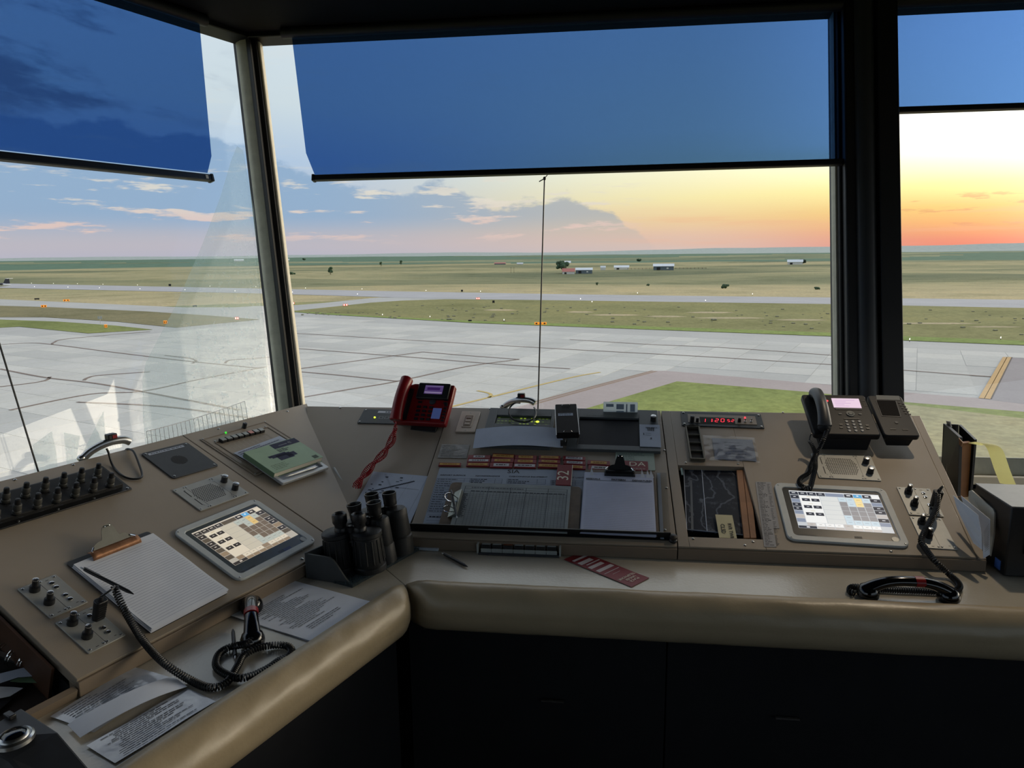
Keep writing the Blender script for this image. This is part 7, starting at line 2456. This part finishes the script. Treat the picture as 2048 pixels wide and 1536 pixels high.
# papers leaning between console cheek and box
def leaf(label, pts, m, name='leaning_page', marksn=0, th=.0015, group=None, curl=0.0):
    """pts: (pixel, world depth y)"""
    P = [CO + ray(x, y) * ((dep - 0) / ray(x, y).y) for (x, y), dep in pts]
    o0 = P[-1]
    n = (P[1] - P[0]).cross(P[2] - P[1]).normalized()
    if n.x > 0:
        n = -n
    t = thing(name, label, 'paper', Matrix.Translation(o0), group)
    A = [p - o0 for p in P]
    MB().hull2(A, [p - n * th for p in A]).build('paper_sheet', m, t, smooth=False)
    return t, A, n
leaf('nearest white folded page leaning beside the right console cheek', [(zr(268, 690), 1.93), (zr(470, 850), 1.83), (zr(495, 1000), 1.80), (zr(500, 1130), 1.79), (zr(430, 1075), 1.84), (zr(300, 800), 1.91)], 'white_paper')
t, A, n = leaf('middle white printed page leaning beside the printer box', [(zr(330, 692), 1.95), (zr(565, 885), 1.83), (zr(560, 1170), 1.81), (zr(512, 1200), 1.82), (zr(500, 1000), 1.85), (zr(350, 760), 1.94)], 'white_paper')
b = MB()
for i in range(12):
    a_, c_ = A[1].lerp(A[2], .1 + i * .065), A[4].lerp(A[3], .1 + i * .065)
    c_ = a_.lerp(c_, .8)
    off = n * .001
    dz = V((0, 0, .0012))
    b.quad(a_.lerp(c_, .1) + off, a_.lerp(c_, .9) + off, a_.lerp(c_, .9) + off + dz, a_.lerp(c_, .1) + off + dz, (120, 120, 124))
b.build('printed_text', PRINT, t, smooth=False)
leaf('rounded pale file folder leaning against the printer box', [(zr(395, 655), 1.99), (zr(415, 648), 1.98), (zr(590, 800), 1.87), (zr(602, 830), 1.86), (zr(596, 1000), 1.84), (zr(565, 1180), 1.83), (zr(545, 1000), 1.86), (zr(390, 720), 1.99)], mat('folder_pale', (196, 196, 186), .5, var=.05), 'file_folder', th=.004)
# strip bay behind
def px3(x, y, dep):
    d = ray(x, y)
    return CO + d * (dep / d.y)
t = thing('strip_bay', 'tall black strip bay with a wooden insert behind the right console', 'strip bay', Matrix.Translation(px3(*zr(300, 700), 2.3)))
o0 = px3(*zr(300, 700), 2.3)
def plate(name, pts, m, off, parent):
    P = [px3(*zr(x, y), dep) - o0 for x, y, dep in pts]
    MB().hull2(P, [p + off for p in P]).build(name, m, parent, .001, smooth=False)
plate('side_plate', [(195, 112, 2.42), (318, 222, 2.28), (303, 700, 2.28), (165, 640, 2.42)], 'charcoal', V((.012, .002, 0)), t)
plate('side_plate', [(314, 118, 2.44), (440, 240, 2.30), (402, 700, 2.30), (300, 700, 2.44)], 'black', V((.010, .002, 0)), t)
plate('back_plate', [(195, 112, 2.44), (314, 118, 2.45), (302, 700, 2.45), (170, 640, 2.44)], 'black', V((0, .006, 0)), t)
plate('wooden_insert', [(330, 270, 2.295), (418, 262, 2.31), (388, 705, 2.31), (300, 705, 2.295)], 'wood', V((.002, .02, 0)), t)
plate('top_tab', [(210, 88, 2.42), (238, 92, 2.40), (248, 140, 2.40), (214, 110, 2.42)], 'alu_grey', V((.006, .002, 0)), t)
plate('groove', [(232, 285, 2.375), (236, 280, 2.372), (216, 560, 2.372), (210, 560, 2.375)], 'alu_grey', V((-.002, -.001, 0)), t)
plate('end_clip', [(312, 225, 2.275), (345, 262, 2.27), (335, 300, 2.27), (316, 280, 2.275)], 'wood', V((.004, .004, 0)), t)
# yellow tape arching over
P = [px3(*zr(x, y), dep) for x, y, dep in ((375, 268, 2.31), (405, 262, 2.30), (450, 258, 2.27), (500, 272, 2.24), (540, 310, 2.22), (570, 390, 2.20), (600, 480, 2.18), (645, 592, 2.15))]
o0 = P[0]
t = thing('yellow_tape', 'pale yellow paper tape arching from the strip bay to the printer', 'tape', Matrix.Translation(o0))
S_ = spline([p - o0 for p in P], 5)
b = MB()
wv_ = V((.058, -.055, .0)) * .55
for i in range(len(S_) - 1):
    b.quad(S_[i], S_[i] + wv_, S_[i + 1] + wv_, S_[i + 1])
b.build('paper_band', TRANSY, t, ang=80)

# ---------------------------------------------------------------- warm spot fixture on the ceiling, right of the pillar
SPOT = V((1.62, 2.40, 2.44))
AIM = V((1.28, 1.95, .85))
t = thing('ceiling_spot', 'small black ceiling spotlight above the right console', 'lamp', Matrix.Translation(SPOT))
zd = (AIM - SPOT).normalized()
xd = zd.orthogonal().normalized()
Ms = basis(V((0, 0, 0)), xd, zd.cross(xd), zd)
MB().lathe([(.045, .02), (.045, -.10), (.02, -.12)], 20, Ms).build('shade', 'black', t)
MB().cyl(0, 0, .08, HEAD - SPOT.z - .001, .012, n=10).build('stem', 'black', t)
ld = bpy.data.lights.new('spot_lamp', 'SPOT')
ld.energy = 30
ld.color = (1.0, .82, .60)
ld.spot_size = R(62)
ld.spot_blend = .7
ld.shadow_soft_size = .03
lo = bpy.data.objects.new('spot_lamp', ld)
COL.objects.link(lo)
lo.parent = t
lo.matrix_parent_inverse = Matrix.Identity(4)
lo.rotation_mode = 'QUATERNION'
lo.rotation_quaternion = zd.to_track_quat('-Z', 'Y')
lo.location = zd * .03
